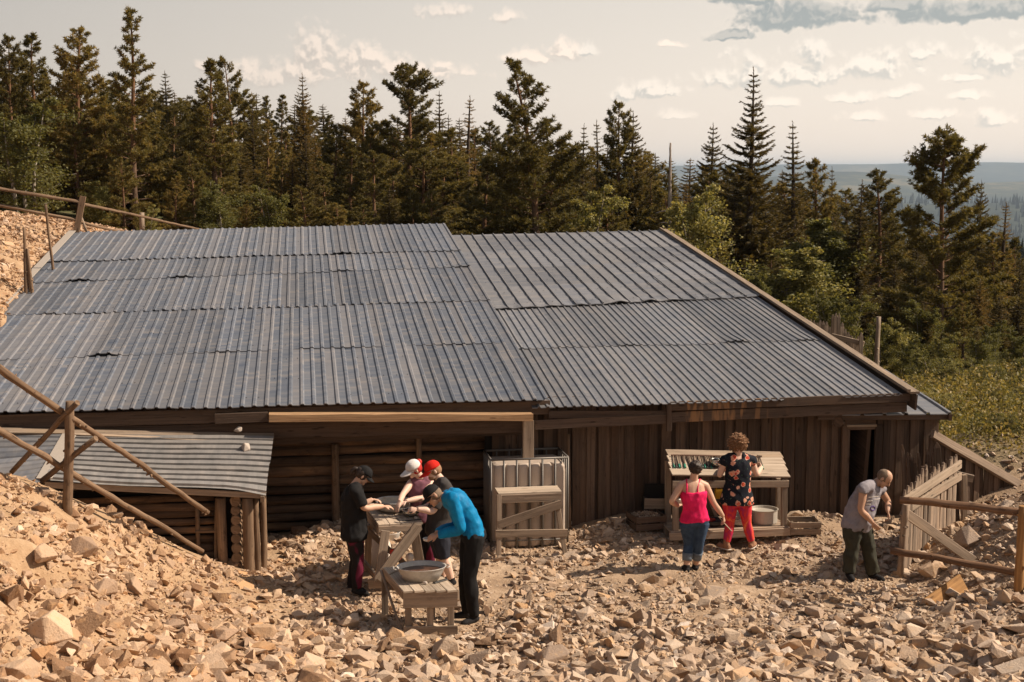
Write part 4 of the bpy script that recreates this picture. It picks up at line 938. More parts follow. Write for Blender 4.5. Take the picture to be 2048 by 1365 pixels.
# pans on the shelf
zc = zsf+.075
f = MB(); c = np.array([at(1527,1040,Y0+.28)[0], Y0+.28, zc]); f.lathe([(0,0),(.19,0),(.20,.02),(.20,.19),(.215,.205),(.20,.205),(.19,.17),(0,.165)], c, 30); f.build('cooking_pot', MT['pot'] if 'pot' in MT else MT['zinc'], None, smooth=False, label='large pale enamel pot on the low shelf of the stand', cat='pot')
f = MB(); c = np.array([at(1477,1040,Y0+.25)[0], Y0+.25, zc]); bowl(f, c, .20, .11, 28, base=.6); bowl(f, c+[0,0,.05], .195, .10, 28, base=.6); f.build('gold_pans', MT['zinc'], None, smooth=True, label='two stacked metal gold pans beside the enamel pot on the shelf', cat='pan')
f = MB(); c = np.array([at(1427,1045,Y0+.22)[0], Y0+.22, zc]); bowl(f, c, .16, .09, 24, base=.5); f.build('metal_bowl', MT['dark_iron'], None, smooth=True, label='dark pan on the shelf behind the woman in jeans', cat='pan')
f = MB(); c = at(1437,988,Y1-.3); f.board(c-[0,0,.07], c+[0,0,.07], .10, .06, up=(1,0,0)); f.tube([c+[-.05,0,.07],c+[0,0,.11],c+[.05,0,.07]],.006,5); f.build('yellow_can', MT['yellow'], None, label='small yellow can hanging under the stand top', cat='can')
f = MB(); c = np.array([at(1420,1035,Y0+.4)[0], Y0+.4, zc+.04]); blob(f, c, .10,.08,.05, 3); f.build('red_cloth', MT['red'], None, smooth=True, label='crumpled red cloth on the shelf of the stand', cat='cloth')
f = MB(); f.board(at(1440,1052,Y0+.3), at(1415,990,Y0+.6), .045, .03, up=(1,0,0)); f.build('plank_offcut', GY, None, label='thin stick leaning on the shelf behind the two women', cat='stick')
# crates
def crate(name, ca, w, d, h, rot, label, mat, slats=2, fill=None, rnd=.5):
    c = thing(name, ca, label, 'crate', None); c.rotation_euler = (0,0,rot); ca = np.array(ca, float)
    def P(x,y,z): return ca+np.array([x,y,z])
    for nm, (a, b) in (('front_panel',((-w/2,-d/2),(w/2,-d/2))),('back_panel',((-w/2,d/2),(w/2,d/2))),('side_panel',((-w/2,-d/2),(-w/2,d/2))),('side_panel',((w/2,-d/2),(w/2,d/2)))):
        f = MB()
        for s in range(slats):
            hh = h/slats; z = hh*(s+.5); f.board(P(*a,z), P(*b,z), hh*.82, .016)
        f.build(nm, mat, c)
    for (x,y) in ((-1,-1),(1,-1),(1,1),(-1,1)):
        f = MB(); f.board(P(x*(w/2-.02),y*(d/2-.02),0), P(x*(w/2-.02),y*(d/2-.02),h*1.02), .035, .035, up=(1,0,0)); f.build('corner_post', mat, c)
    f = MB(); f.board(P(-w/2,0,.02),P(w/2,0,.02),d*.98,.015,up=(0,1,0)); f.build('bottom', mat, c)
    return c
CR = []
c = gz(1296,1085,0); CR.append((c+[0,.12,h1(c[0],c[1]+.1)], .46,.42,.22)); crate('wooden_crate', CR[-1][0], .46,.42,.22, .10, 'dark wooden crate heaped with grey gravel left of the stand', MT['wall_wood'])
c = gz(1612,1090,0); CR.append((c+[0,.15,h1(c[0],c[1]+.1)], .44,.36,.20)); crate('wooden_crate', CR[-1][0], .44,.36,.20, -.12, 'open slatted wooden crate with sunlit rim right of the stand', GY)
c = at(1313,1015,20.15); cz = .28
BX = thing('wooden_box', (c[0],20.15,cz), 'dark open box with a pale front board against the plank wall', 'box')
f = MB(); f.board(at(1289,1008,20.0), at(1336,1008,20.0), .16, .025); f.build('front_board', GY, BX)
f = MB(); f.board(at(1289,990,20.3), at(1336,990,20.3), .34, .025); f.board((c[0]-.17,20.0,.42),(c[0]-.17,20.3,.42),.28,.02); f.board((c[0]+.17,20.0,.42),(c[0]+.17,20.3,.42),.28,.02); f.board((c[0]-.17,20.15,.3),(c[0]+.17,20.15,.3),.3,.02,up=(0,1,0)); f.build('box_body', MT['black'], BX)
f = MB(); f.board((c[0]-.1,20.15,0),(c[0]-.1,20.15,.29),.08,.08,up=(1,0,0)); f.board((c[0]+.1,20.15,0),(c[0]+.1,20.15,.29),.08,.08,up=(1,0,0)); f.build('leg', MT['wall_wood'], BX)
# doorstep of slats
DP = MB(); x0_, x1_ = at(1752,1080,19.4)[0]-.05, at(1800,1080,19.4)[0]+.1
for i in range(9): DP.board((x0_,19.1+i*.11,.06),(x1_,19.1+i*.11,.06),.085,.025,up=(0,1,0))
DP.board((x0_+.1,19.05,.03),(x0_+.1,20.0,.03),.05,.05); DP.board((x1_-.1,19.05,.03),(x1_-.1,20.0,.03),.05,.05)
DP.build('slatted_doorstep', GY, None, label='low slatted wooden step in front of the dark doorway', cat='doorstep')
# two stones on the hut roof, one leaning plank in the rubble
small_rock(at(490,903,19.5)+[0,0,.05], .24, 11, 'pinkish block of stone holding down the hut roof', sz=.9)
small_rock(at(476,862,19.93)+[0,0,.02], .15, 12, 'small flat stone balanced on the top edge of the hut roof', sz=1.0)
f = MB(); f.board(gz(1855,1215,.1), gz(1925,1165,.25), .22, .05, up=(0,.6,1)); f.build('rusty_board', MT['orange_pole'], None, label='orange brown board half buried in rocks by the right railing', cat='board')
# ------------------------------------------------------------------ rubble
def rock_material():
    m, N, out = new_mat('broken_rock'); r = attr(N); oi = N.new('ShaderNodeObjectInfo'); tc = N.new('ShaderNodeTexCoord'); geo = N.new('ShaderNodeNewGeometry')
    rr = N.m('FRACT', N.m('ADD', r, N.m('MULTIPLY', oi.outputs['Random'], 1.0))); P = geo.outputs['Position']
    c = N.ramp(rr, [(0.0,(0.17,0.10,0.06)), (.18,(0.40,0.28,0.185)), (.38,(0.49,0.37,0.265)), (.55,(0.30,0.22,0.165)), (.70,(0.54,0.42,0.315)), (.84,(0.38,0.275,0.20)), (.95,(0.48,0.30,0.165)), (1.0,(0.60,0.51,0.43))])
    n = N.noise(P, 7, 6, .7); n2 = N.noise(P, 42, 4, .65)
    c = N.mix(N.m('MULTIPLY', N.smooth(n, .52, .68), .5), c, (0.58,0.37,0.20))
    c = N.mix(N.m('MULTIPLY', N.smooth(n2, .42, .26), .65), c, (0.13,0.085,0.058))
    c = N.mix(N.m('MULTIPLY', N.smooth(n2, .6, .75), .4), c, (0.66,0.56,0.46))
    sx_ = N.new('ShaderNodeSeparateXYZ', i_0=P); c = N.mix(N.m('MULTIPLY', N.smooth(sx_.outputs[0], 2.2, -1.5), .38), c, N.mix(1.0, c, (1.12,0.86,0.60), 'MULTIPLY'))     # ochre dust on the left heap
    pbsdf(N, out, c, .92, bump=N.m('ADD', N.m('MULTIPLY', n, .8), N.m('MULTIPLY', n2, .4)), bstr=.75, bdist=.03, spec=.15); return m
MT['rock'] = rock_material()
def hull_np(n, seed, s, bev=0.0):
    me = rock_mesh(n, seed, *s, bev); V = np.array([v.co[:] for v in me.vertices]); F = [tuple(p.vertices) for p in me.polygons]; bpy.data.meshes.remove(me); return V, F
def packed(protos):
    out = []
    for V, F in protos:
        L = np.array([k for f in F for k in f]); c = np.array([len(f) for f in F]); out.append((V, L, c))
    return out
def rand_rot(n, tilt):
    a = RNG.uniform(0, 2*PI, n); b = RNG.normal(0, tilt, n); c = RNG.normal(0, tilt, n)
    ca, sa, cb, sb, cc_, sc_ = np.cos(a), np.sin(a), np.cos(b), np.sin(b), np.cos(c), np.sin(c); z = np.zeros(n); o = np.ones(n)
    Rz = np.stack([ca,-sa,z,sa,ca,z,z,z,o],1).reshape(-1,3,3); Rx = np.stack([o,z,z,z,cb,-sb,z,sb,cb],1).reshape(-1,3,3); Ry = np.stack([cc_,z,sc_,z,o,z,-sc_,z,cc_],1).reshape(-1,3,3)
    return Rx @ Ry @ Rz
def scatter(name, protos, pos, size, tilt, label, flat=None):
    pk = packed(protos); which = RNG.integers(0, len(pk), len(pos)); R = rand_rot(len(pos), tilt); A = RNG.uniform(.7, 1.3, (len(pos),3))*size[:,None]
    Vs=[]; Ls=[]; Cs=[]; Rs=[]; nv = 0; rv = RNG.random(len(pos))
    for k, (V, L, c) in enumerate(pk):
        ix = np.where(which == k)[0]
        if not len(ix): continue
        W = np.einsum('nij,nvj->nvi', R[ix], V[None]*A[ix][:,None,:]) + pos[ix][:,None,:]
        Vs.append(W.reshape(-1,3)); Ls.append((L[None]+nv+(np.arange(len(ix))*len(V))[:,None]).ravel()); Cs.append(np.tile(c, len(ix))); Rs.append(np.repeat(rv[ix], len(c))); nv += len(ix)*len(V)
    C = np.concatenate(Cs); S = np.r_[0, np.cumsum(C)[:-1]]
    me = mesh_np(name, np.concatenate(Vs), np.concatenate(Ls), S, [MT['rock']], rnd=np.concatenate(Rs)); o = bpy.data.objects.new(name, me); COL.objects.link(o)
    props(o, label, 'rubble', kind='stuff'); return o
P_small = [hull_np(9, 100+i, (1,.8,.55)) for i in range(14)]
P_mid = [hull_np(10, 200+i, (1,.82,.34+.3*(i%3)/2)) for i in range(16)]
P_grit = [hull_np(5, 300+i, (1,.9,.7)) for i in range(8)]
FEET = np.array([gz(px, py)[:2] for px, py in ((715,1190),(940,1245),(885,1170),(845,1130),(1380,1143),(1480,1100),(1725,1158),(845,1240),(790,1165),(1060,1105),(1296,1085),(1612,1090),(1450,1085),(1050,1065))])
def visible(x, y, z, m=200):
    u, v, w = proj(np.stack([x,y,z],1)); return (w > 1) & (u > -m*2.2) & (u < 2048+m*2.2) & (v > 300) & (v < 1365+m*2), u, v
def field(n, x0, x1, y0, y1): x = RNG.uniform(x0,x1,n); y = RNG.uniform(y0,y1,n); return x, y
# density of stones over the yard: thin where people walk, thick in front, by the walls and on the heaps
def dens(x, y, u, v):
    d = .85 + .8*np.clip((v-1235)/60,0,1) + .55*np.clip((640-u)/250,0,1)*(v>1120) - .45*(vnoise(x,y,.8,41) < .30)*(v<1330)
    sand = (vnoise(x,y,.5,42)*.6+vnoise(x,y,1.1,43)*.4 > .57) & (u < 560); d = d - .8*sand
    d = d + .8*((y > 19.6) & ((u<710)|((u>1150)&(u<1340))|((u>1570)&(u<1690)))) + .35*(u>1800)*(v>1100)
    path = np.exp(-((v-1165-(u-1000)*.02)/38)**2)*((u>980)&(u<1700)); d = d-.35*path
    inside = (y > 20.75) | ((y > 20.15) & (u > 985)) | ((y > 19.35) & (x < -.35) & (y>18)); return np.where(inside & (x > -4.5) & (x < 11.6), 0, d)
def mk(n, lo, hi, p, protos, tilt, name, label, sink, lim=0.0, foot=0.0):
    x, y = field(n, -5.2, 13, 11.3, 21.0); z = H(x, y); ok, u, v = visible(x, y, z); d = dens(x, y, u, v); ok &= (RNG.random(n) < d)
    s = lo*(hi/lo)**(RNG.random(n)**p); s = s*(1+.55*np.clip((v-1230)/110,0,1)*(hi > .1))*(.72+.56*vnoise(x,y,.7,61))
    if foot: ok &= ~((np.min(np.hypot(x[:,None]-FEET[:,0], y[:,None]-FEET[:,1]), 1) < .38) & (s > foot))
    x, y, z, s = x[ok], y[ok], z[ok], s[ok]; return scatter(name, protos, np.stack([x, y, z + s*sink], 1), s, tilt, label)
mk(74000, .030, .090, 1.2, P_small, .45, 'stone_chips', 'loose pale stone chips covering the yard', .02)
mk(29000, .080, .26, 2.1, P_mid, .45, 'rubble', 'broken angular rubble strewn over the yard and the heaps', .06, foot=.10)
mk(95000, .012, .030, 1.0, P_grit, .8, 'grit', 'fine stone grit between the rubble', .1)
# gravel on the hillside left of the shed, and the rough ground on the right
x, y = field(60000, -11, -1, 19, 42); z = H(x, y); ok, u, v = visible(x, y, z); ok &= ~((x > -4.55) & (y < 33.5)) & (u < 500); x, y, z = x[ok], y[ok], z[ok]; s = .05*(5.0)**(RNG.random(len(x))**2.2)
scatter('hillside_gravel', P_small, np.stack([x,y,z+s*.05],1), s, .5, 'coarse gravel on the hillside left of the shed')
x, y = field(9000, 9.8, 24, 20, 36); z = H(x, y); ok, u, v = visible(x, y, z); ok &= (vnoise(x,y,1.4,51) > .42); x, y, z = x[ok], y[ok], z[ok]; s = .05*(5.0)**(RNG.random(len(x))**2.0)
scatter('slope_rubble', P_small, np.stack([x,y,z+s*.05],1), s, .5, 'stones among the scrub on the slope right of the shed')
# the 300 largest stones, each one an object
BIG = []
for i in range(22):
    me = rock_mesh((9,10,11,13)[i%4], 400+i, 1, .82, .40+.34*((i*7)%5)/4, .012); me.materials.append(MT['rock']); BIG.append(me)
placed = []
def big_rock(x, y, s, label, group=None, k=None, rot=None, name='rock', up=.10, tilt=.35, cat='rock'):
    o = bpy.data.objects.new(name, random.choice(BIG) if k is None else BIG[k]); COL.objects.link(o); o.location = (x, y, h1(x, y)+s*up)
    o.rotation_euler = rot or (random.gauss(0,tilt), random.gauss(0,tilt), random.uniform(0,6.28)); a = random.uniform(.85,1.2); o.scale = (s*a, s/a, s*random.uniform(.8,1.15)); placed.append((x,y,s*.5))
    return props(o, label, cat, group)
def rock_at(px, py, z, s, label, **k): q = gz(px, py, z); return big_rock(q[0], q[1], s, label, **k)
rock_at(1432,1190,.05,.62,'big rounded grey boulder half buried in the middle right of the yard', k=3, rot=(0,0,1.0), up=.0, name='boulder')
rock_at(1450,1205,.05,.42,'block of pale stone lying just below the rounded boulder', up=.1) if False else None
for (px,py,z,s,lab) in ((1405,1212,.06,.36,'pale angular rock lying left below the rounded boulder'),(1295,1180,.04,.30,'low pointed rock lying in the yard left of the boulder'),
    (1935,1100,.35,.55,'broad flat rock lying behind the diagonal brace board at the right'),(1865,1130,.2,.50,'large brown rock wedged between the low pole and the picket fence'),
    (1905,1190,.15,.42,'squarish tan rock between the low pole and the orange brown board'),(2005,1210,.25,.36,'rounded block standing left of the orange post'),(2035,1275,.25,.5,'pale rock at the right edge at the foot of the orange post'),
    (1808,1175,.02,.30,'blocky stone standing next to the right foot of the man in grey'),(1850,1212,.1,.34,'tilted rock in the heap below the picket fence'),(1800,1205,.05,.30,'cracked rock at the lower left of the right hand heap'),
    (1725,1240,.1,.30,'cube shaped pale rock lying alone in dusty ground'),(1955,1160,.25,.36,'grey rock below the broad flat rock at the right'),(1760,1200,.05,.34,'brown rock in front of the right foot of the man in grey'),
    (80,1105,1.5,.42,'thick flat slab jutting over the hollow in the left heap'),(160,1120,1.2,.50,'long layered slab below the jutting slab on the left heap'),(30,1195,1.45,.55,'large orange flat faced rock at the left edge'),(95,1255,1.2,.60,'big block with sunlit top at the lower left of the heap'),
    (210,1195,.95,.40,'oval grey stone standing in the left heap'),(275,1200,.75,.42,'dark sided slab right of the oval grey stone'),(250,1012,1.05,.36,'stone block on the skyline of the heap before the hut wall'),(170,1290,.9,.62,'broad wedge of pale rock near the bottom left corner'),
    (40,1330,1.1,.5,'whitish edged rock at the bottom left corner'),(890,1300,.12,.50,'large light rock before the low table, at the feet of the man in blue'),(795,1280,.1,.42,'grey triangular rock before the left foot of the low table'),
    (640,1255,.1,.34,'flat topped stone between the heap and the low table'),(1240,1045,.25,.30,'upright stone leaning at the plank wall left of the stand'),(1590,1035,.25,.42,'pile top boulder at the plank wall right of the stand'),(600,1070,.15,.40,'flat square rock in the shaded rubble by the log wall'),
    (650,1052,.2,.36,'brown rock at the foot of the round wall post'),(1860,1330,.3,.55,'dark pointed rock at the bottom right'),(1700,1335,.28,.45,'grey block at the bottom right of the yard'),(1560,1330,.25,.42,'sharp edged rock low in the bottom right quarter'),
    (1160,1330,.2,.42,'wide flat rock near the bottom centre'),(1325,1275,.1,.34,'pale slab lying below the small pit')):
    rock_at(px, py, z, s, lab, up=.12)
tries = 0; LB = {0:('pale brown angular rock','large rocks in the foreground rubble'),1:('tan broken rock on the left heap','large rocks on the left heap'),2:('mid sized rock in the yard','scattered rocks in the yard'),3:('rock in the heap by the right railing','rocks in the right heap')}
while len(placed) < 296 and tries < 30000:
    tries += 1; px = random.uniform(-20,2070); py = random.uniform(1020,1385)
    if py < 1235 and not (px < 560 or px > 1790) and random.random() < .90: continue
    q = None
    lo, hi = 10.5, 21.0                              # walk the ray down to the ground
    d = ray(px, py); t = lo/d[1]
    while t*d[1] < hi:
        P = _C + d*t
        if P[2] < h1(P[0], P[1]): q = P; break
        t += .12/d[1]
    if q is None: continue
    x, y = q[0], q[1]; big = py > 1235 or px < 560
    if (y > 20.7) or (y > 20.1 and px > 985) or (y > 19.25 and x < -.3): continue
    s = random.uniform(.24,.58 if py > 1270 else .46) if big else random.uniform(.17,.30); s *= .72+.28*random.random()
    if px < 560 and py < 1180: s *= .75
    if any((x-a)**2+(y-b)**2 < (r+s*.5)**2*.75 for a, b, r in placed): continue
    if np.min(np.hypot(x-FEET[:,0], y-FEET[:,1])) < .42: continue
    z_ = 1 if (px < 600-(1365-py)*.0 and q[2] > .16 and px < 620) else (3 if (px > 1790 and py < 1290) else (0 if py > 1235 else 2))
    side = ('at the far left','left of centre','right of centre','at the far right')[min(3,max(0,int(px//512)))]; dep = 'at the bottom edge' if py > 1300 else ('low in the picture' if py > 1220 else ('level with the people' if py > 1130 else 'below the shed wall'))
    big_rock(x, y, s, LB[z_][0]+' '+side+', '+dep, LB[z_][1])
# gravel in the crates
for (c, w, d, h), cr in zip(CR, ('grey gravel heaped in the dark crate','few small stones on the bottom of the open crate')):
    n = 420 if 'heaped' in cr else 90; x = c[0]+RNG.uniform(-w/2+.03,w/2-.03,n); y = c[1]+RNG.uniform(-d/2+.03,d/2-.03,n)
    z = c[2]+(h*.72+.06*np.cos((x-c[0])/w*3)*np.cos((y-c[1])/d*3) if 'heaped' in cr else .05)+RNG.uniform(-.02,.02,n); s = RNG.uniform(.02,.045,n)
    scatter('crate_gravel', P_small, np.stack([x,y,z],1), s, .8, cr)
# ------------------------------------------------------------------ people
def cloth(name, color, dark=None, rough=.85, nscale=12, weave=True, emit=None):
    m, N, out = new_mat(name); tc = N.new('ShaderNodeTexCoord'); n = N.noise(tc.outputs['Object'], nscale, 4, .6); n2 = N.noise(tc.outputs['Object'], 140, 2, .5)
    c = N.mix(N.smooth(n, .35, .7), color, dark or tuple(x*.75 for x in color)); pbsdf(N, out, c, rough, bump=N.m('ADD', n, N.m('MULTIPLY', n2, .12)), bstr=.35, bdist=.02, spec=.2); return m
def skinmat(name, c1, c2):
    m, N, out = new_mat(name); tc = N.new('ShaderNodeTexCoord'); n = N.noise(tc.outputs['Object'], 9, 4, .6)
    b = pbsdf(N, out, N.mix(n, c1, c2), .55, spec=.35); b.inputs['Subsurface Weight'].default_value = .08; b.inputs['Subsurface Radius'].default_value = (.02,.008,.004); return m
SK1 = skinmat('fair_skin', (0.62,0.40,0.30), (0.70,0.48,0.37)); SK2 = skinmat('tanned_skin', (0.42,0.235,0.15), (0.52,0.31,0.205)); SK3 = skinmat('warm_skin', (0.52,0.31,0.21), (0.62,0.39,0.28))
CL = dict(black=cloth('black_cotton', (0.012,0.011,0.011)), charcoal=cloth('charcoal_cotton', (0.055,0.048,0.045)), mauve=cloth('mauve_cotton', (0.24,0.10,0.13)), blue=cloth('bright_blue_jersey', (0.0,0.20,0.42), (0.0,0.14,0.31), rough=.6),
    pink=cloth('hot_pink_cotton', (0.78,0.015,0.11)), grey=cloth('faded_grey_cotton', (0.27,0.245,0.26), (0.20,0.18,0.195)), olive=cloth('olive_drab_cloth', (0.052,0.050,0.034), (0.034,0.033,0.024)), navy=cloth('navy_shorts', (0.030,0.032,0.044)),
    denim=cloth('blue_denim', (0.045,0.075,0.125), (0.025,0.045,0.085)), cuff=cloth('pale_denim', (0.16,0.19,0.23)), white=cloth('white_cap_cloth', (0.75,0.70,0.66)), red=cloth('red_cap_cloth', (0.65,0.02,0.01)), shoe=cloth('dark_shoes', (0.02,0.018,0.018)),
    tan=cloth('tan_suede', (0.33,0.17,0.10)), sole=cloth('pale_soles', (0.6,0.53,0.46)))
def mat_floral():
    m, N, out = new_mat('black_floral_print'); tc = N.new('ShaderNodeTexCoord'); v = N.new('ShaderNodeTexVoronoi', feature='F1'); 
    wn = N.new('ShaderNodeTexNoise', i_Vector=tc.outputs['Object'], i_Scale=14.0); w = N.new('ShaderNodeVectorMath', operation='SCALE'); N.put(w.inputs[0], wn.outputs['Color']); w.inputs['Scale'].default_value = .05
    a = N.new('ShaderNodeVectorMath', operation='ADD'); N.put(a.inputs[0], tc.outputs['Object']); N.put(a.inputs[1], w); N.put(v.inputs['Vector'], a); v.inputs['Scale'].default_value = 10.5; v.inputs['Randomness'].default_value = .75
    d = v.outputs['Distance']; sep = N.new('ShaderNodeSeparateColor', i_0=v.outputs['Color']); pet = N.noise(tc.outputs['Object'], 45, 2, .5); dd = N.m('ADD', d, N.m('MULTIPLY', N.m('SUBTRACT', pet, .5), .30))
    flow = N.mix(N.smooth(sep.outputs[0], .45, .55), (0.50,0.03,0.02), (0.70,0.30,0.19)); flow = N.mix(N.smooth(dd, .16, .07), flow, (0.70,0.16,0.05)); rim = N.mix(N.smooth(dd, .24, .33), flow, (0.62,0.33,0.23))
    c = N.mix(N.smooth(dd, .40, .35), (0.008,0.009,0.016), rim); c = N.mix(N.m('MULTIPLY', N.smooth(pet, .64, .7), N.smooth(dd, .4, .5)), c, (0.06,0.12,0.07)); pbsdf(N, out, c, .8, spec=.2); return m
def mat_leggings():
    m, N, out = new_mat('flame_print_leggings'); tc = N.new('ShaderNodeTexCoord'); mp = N.new('ShaderNodeMapping', i_Vector=tc.outputs['Object']); mp.inputs['Scale'].default_value = (6,6,2.2); mp.inputs['Rotation'].default_value = (0,.5,0)
    n = N.noise(mp.outputs[0], 1.3, 3, .55, dist=2.2); c = N.ramp(n, [(.30,(0.28,0.02,0.14)),(.45,(0.60,0.025,0.05)),(.58,(0.72,0.07,0.04)),(.70,(0.85,0.30,0.08))]); pbsdf(N, out, c, .6, spec=.25); return m
def mat_maroon():
    m, N, out = new_mat('maroon_black_trousers'); tc = N.new('ShaderNodeTexCoord'); mp = N.new('ShaderNodeMapping', i_Vector=tc.outputs['Object']); mp.inputs['Scale'].default_value = (5,5,2.6)
    n = N.noise(mp.outputs[0], 1.0, 1, .4); sp = N.new('ShaderNodeSeparateXYZ', i_0=tc.outputs['Object']); c = N.mix(N.smooth(N.m('ADD', n, N.m('MULTIPLY', sp.outputs[0], 1.2)), .50, .53), (0.014,0.011,0.012), (0.115,0.010,0.030)); pbsdf(N, out, c, .8, spec=.2); return m
CL['floral'] = mat_floral(); CL['flame'] = mat_leggings(); CL['maroon'] = mat_maroon()
MT['hair_dark'] = plain('dark_brown_hair', (0.03,0.018,0.012), .6, nscale=60, namp=.5); MT['hair_curly'] = plain('light_brown_curls', (0.27,0.14,0.065), .6, nscale=50, namp=.5)
MT['hair_red'] = plain('bright_red_hair', (0.50,0.03,0.02), .6, nscale=60, namp=.4); MT['hair_grey'] = plain('short_greying_hair', (0.17,0.115,0.075), .8, nscale=70, namp=.5); MT['hair_fair'] = plain('short_fair_hair', (0.28,0.15,0.08), .8, nscale=70, namp=.4)
MT['eye'] = plain('dark_eye', (0.02,0.012,0.01), .3); MT['lip'] = plain('lips', (0.38,0.15,0.12), .6)
def solid(name, mb, mats, parent, voxel, smooth=4, fold=0.0, fs=7.0, seed=0, stretch=1.0, label=None):
    """closed shapes -> one continuous surface (voxel union, smoothed, with cloth folds)"""
    V = np.concatenate(mb.V); o0 = world_origin(parent); me = mesh_np(name, V-o0, mb.L, mb.S)
    t = bpy.data.objects.new('tmp', me); COL.objects.link(t)
    r = t.modifiers.new('r', 'REMESH'); r.mode = 'VOXEL'; r.voxel_size = voxel; r.use_smooth_shade = True
    s = t.modifiers.new('s', 'SMOOTH'); s.factor = .5; s.iterations = smooth
    dg = bpy.context.evaluated_depsgraph_get(); ev = t.evaluated_get(dg); nm = bpy.data.meshes.new_from_object(ev); nm.name = name
    bpy.data.objects.remove(t); bpy.data.meshes.remove(me)
    if fold:
        n = len(nm.vertices); co = np.empty(n*3, np.float32); nm.vertices.foreach_get('co', co); co = co.reshape(-1,3); no = np.empty(n*3, np.float32); nm.vertex_normals.foreach_get('vector', no); no = no.reshape(-1,3)
        d = np.array([abs(mnoise.noise(Vector((c[0]*fs+seed, c[1]*fs, c[2]*fs*stretch))))*-2+1.0 + .5*mnoise.noise(Vector((c[0]*fs*2.3, c[1]*fs*2.3+seed, c[2]*fs*2.3*stretch))) for c in co])
        co = co + no*(d*fold)[:,None]; nm.vertices.foreach_set('co', co.astype(np.float32).ravel())
    for m in (mats if isinstance(mats, (list,tuple)) else [mats]): nm.materials.append(m)
    nm.polygons.foreach_set('use_smooth', np.ones(len(nm.polygons), bool)); nm.update()
    o = bpy.data.objects.new(name, nm); COL.objects.link(o); o.parent = parent; return props(o, label)
def spl(pts, n=14):
    pts = np.asarray(pts, float); out = []; m = len(pts)
    for i in range(n):
        t = i/(n-1)*(m-1); k = min(m-2, int(t)); f = t-k; p0 = pts[max(0,k-1)]; p1 = pts[k]; p2 = pts[k+1]; p3 = pts[min(m-1,k+2)]
        out.append(.5*((2*p1)+(-p0+p2)*f+(2*p0-5*p1+4*p2-p3)*f*f+(-p0+3*p1-3*p2+p3)*f**3))
    return np.array(out)
def limb(mb, J, R, n=12, off=0.0): mb.tube(spl(J, n), spl(np.array(R)[:,None]+off, n)[:,0], 14)
def ell(mb, c, r, A=None, n=10, m=16):
    A = np.eye(3) if A is None else A; V = [c]*0
    V = [np.array(c)+A@(np.array([math.sin(PI*i/n)*math.cos(2*PI*k/m), math.sin(PI*i/n)*math.sin(2*PI*k/m), math.cos(PI*i/n)])*r) for i in range(1,n) for k in range(m)]
    V = [np.array(c)+A@(np.array([0,0,1])*r)] + V + [np.array(c)+A@(np.array([0,0,-1])*r)]
    F = [(0,1+k,1+(k+1)%m) for k in range(m)]
    for i in range(n-2): F += [(1+i*m+k, 1+(i+1)*m+k, 1+(i+1)*m+(k+1)%m, 1+i*m+(k+1)%m) for k in range(m)]
    l = 1+(n-2)*m; F += [(l+k, len(V)-1, l+(k+1)%m) for k in range(m)]; mb.add(V, F)
def U_(v): v = np.array(v, float); return v/np.linalg.norm(v)
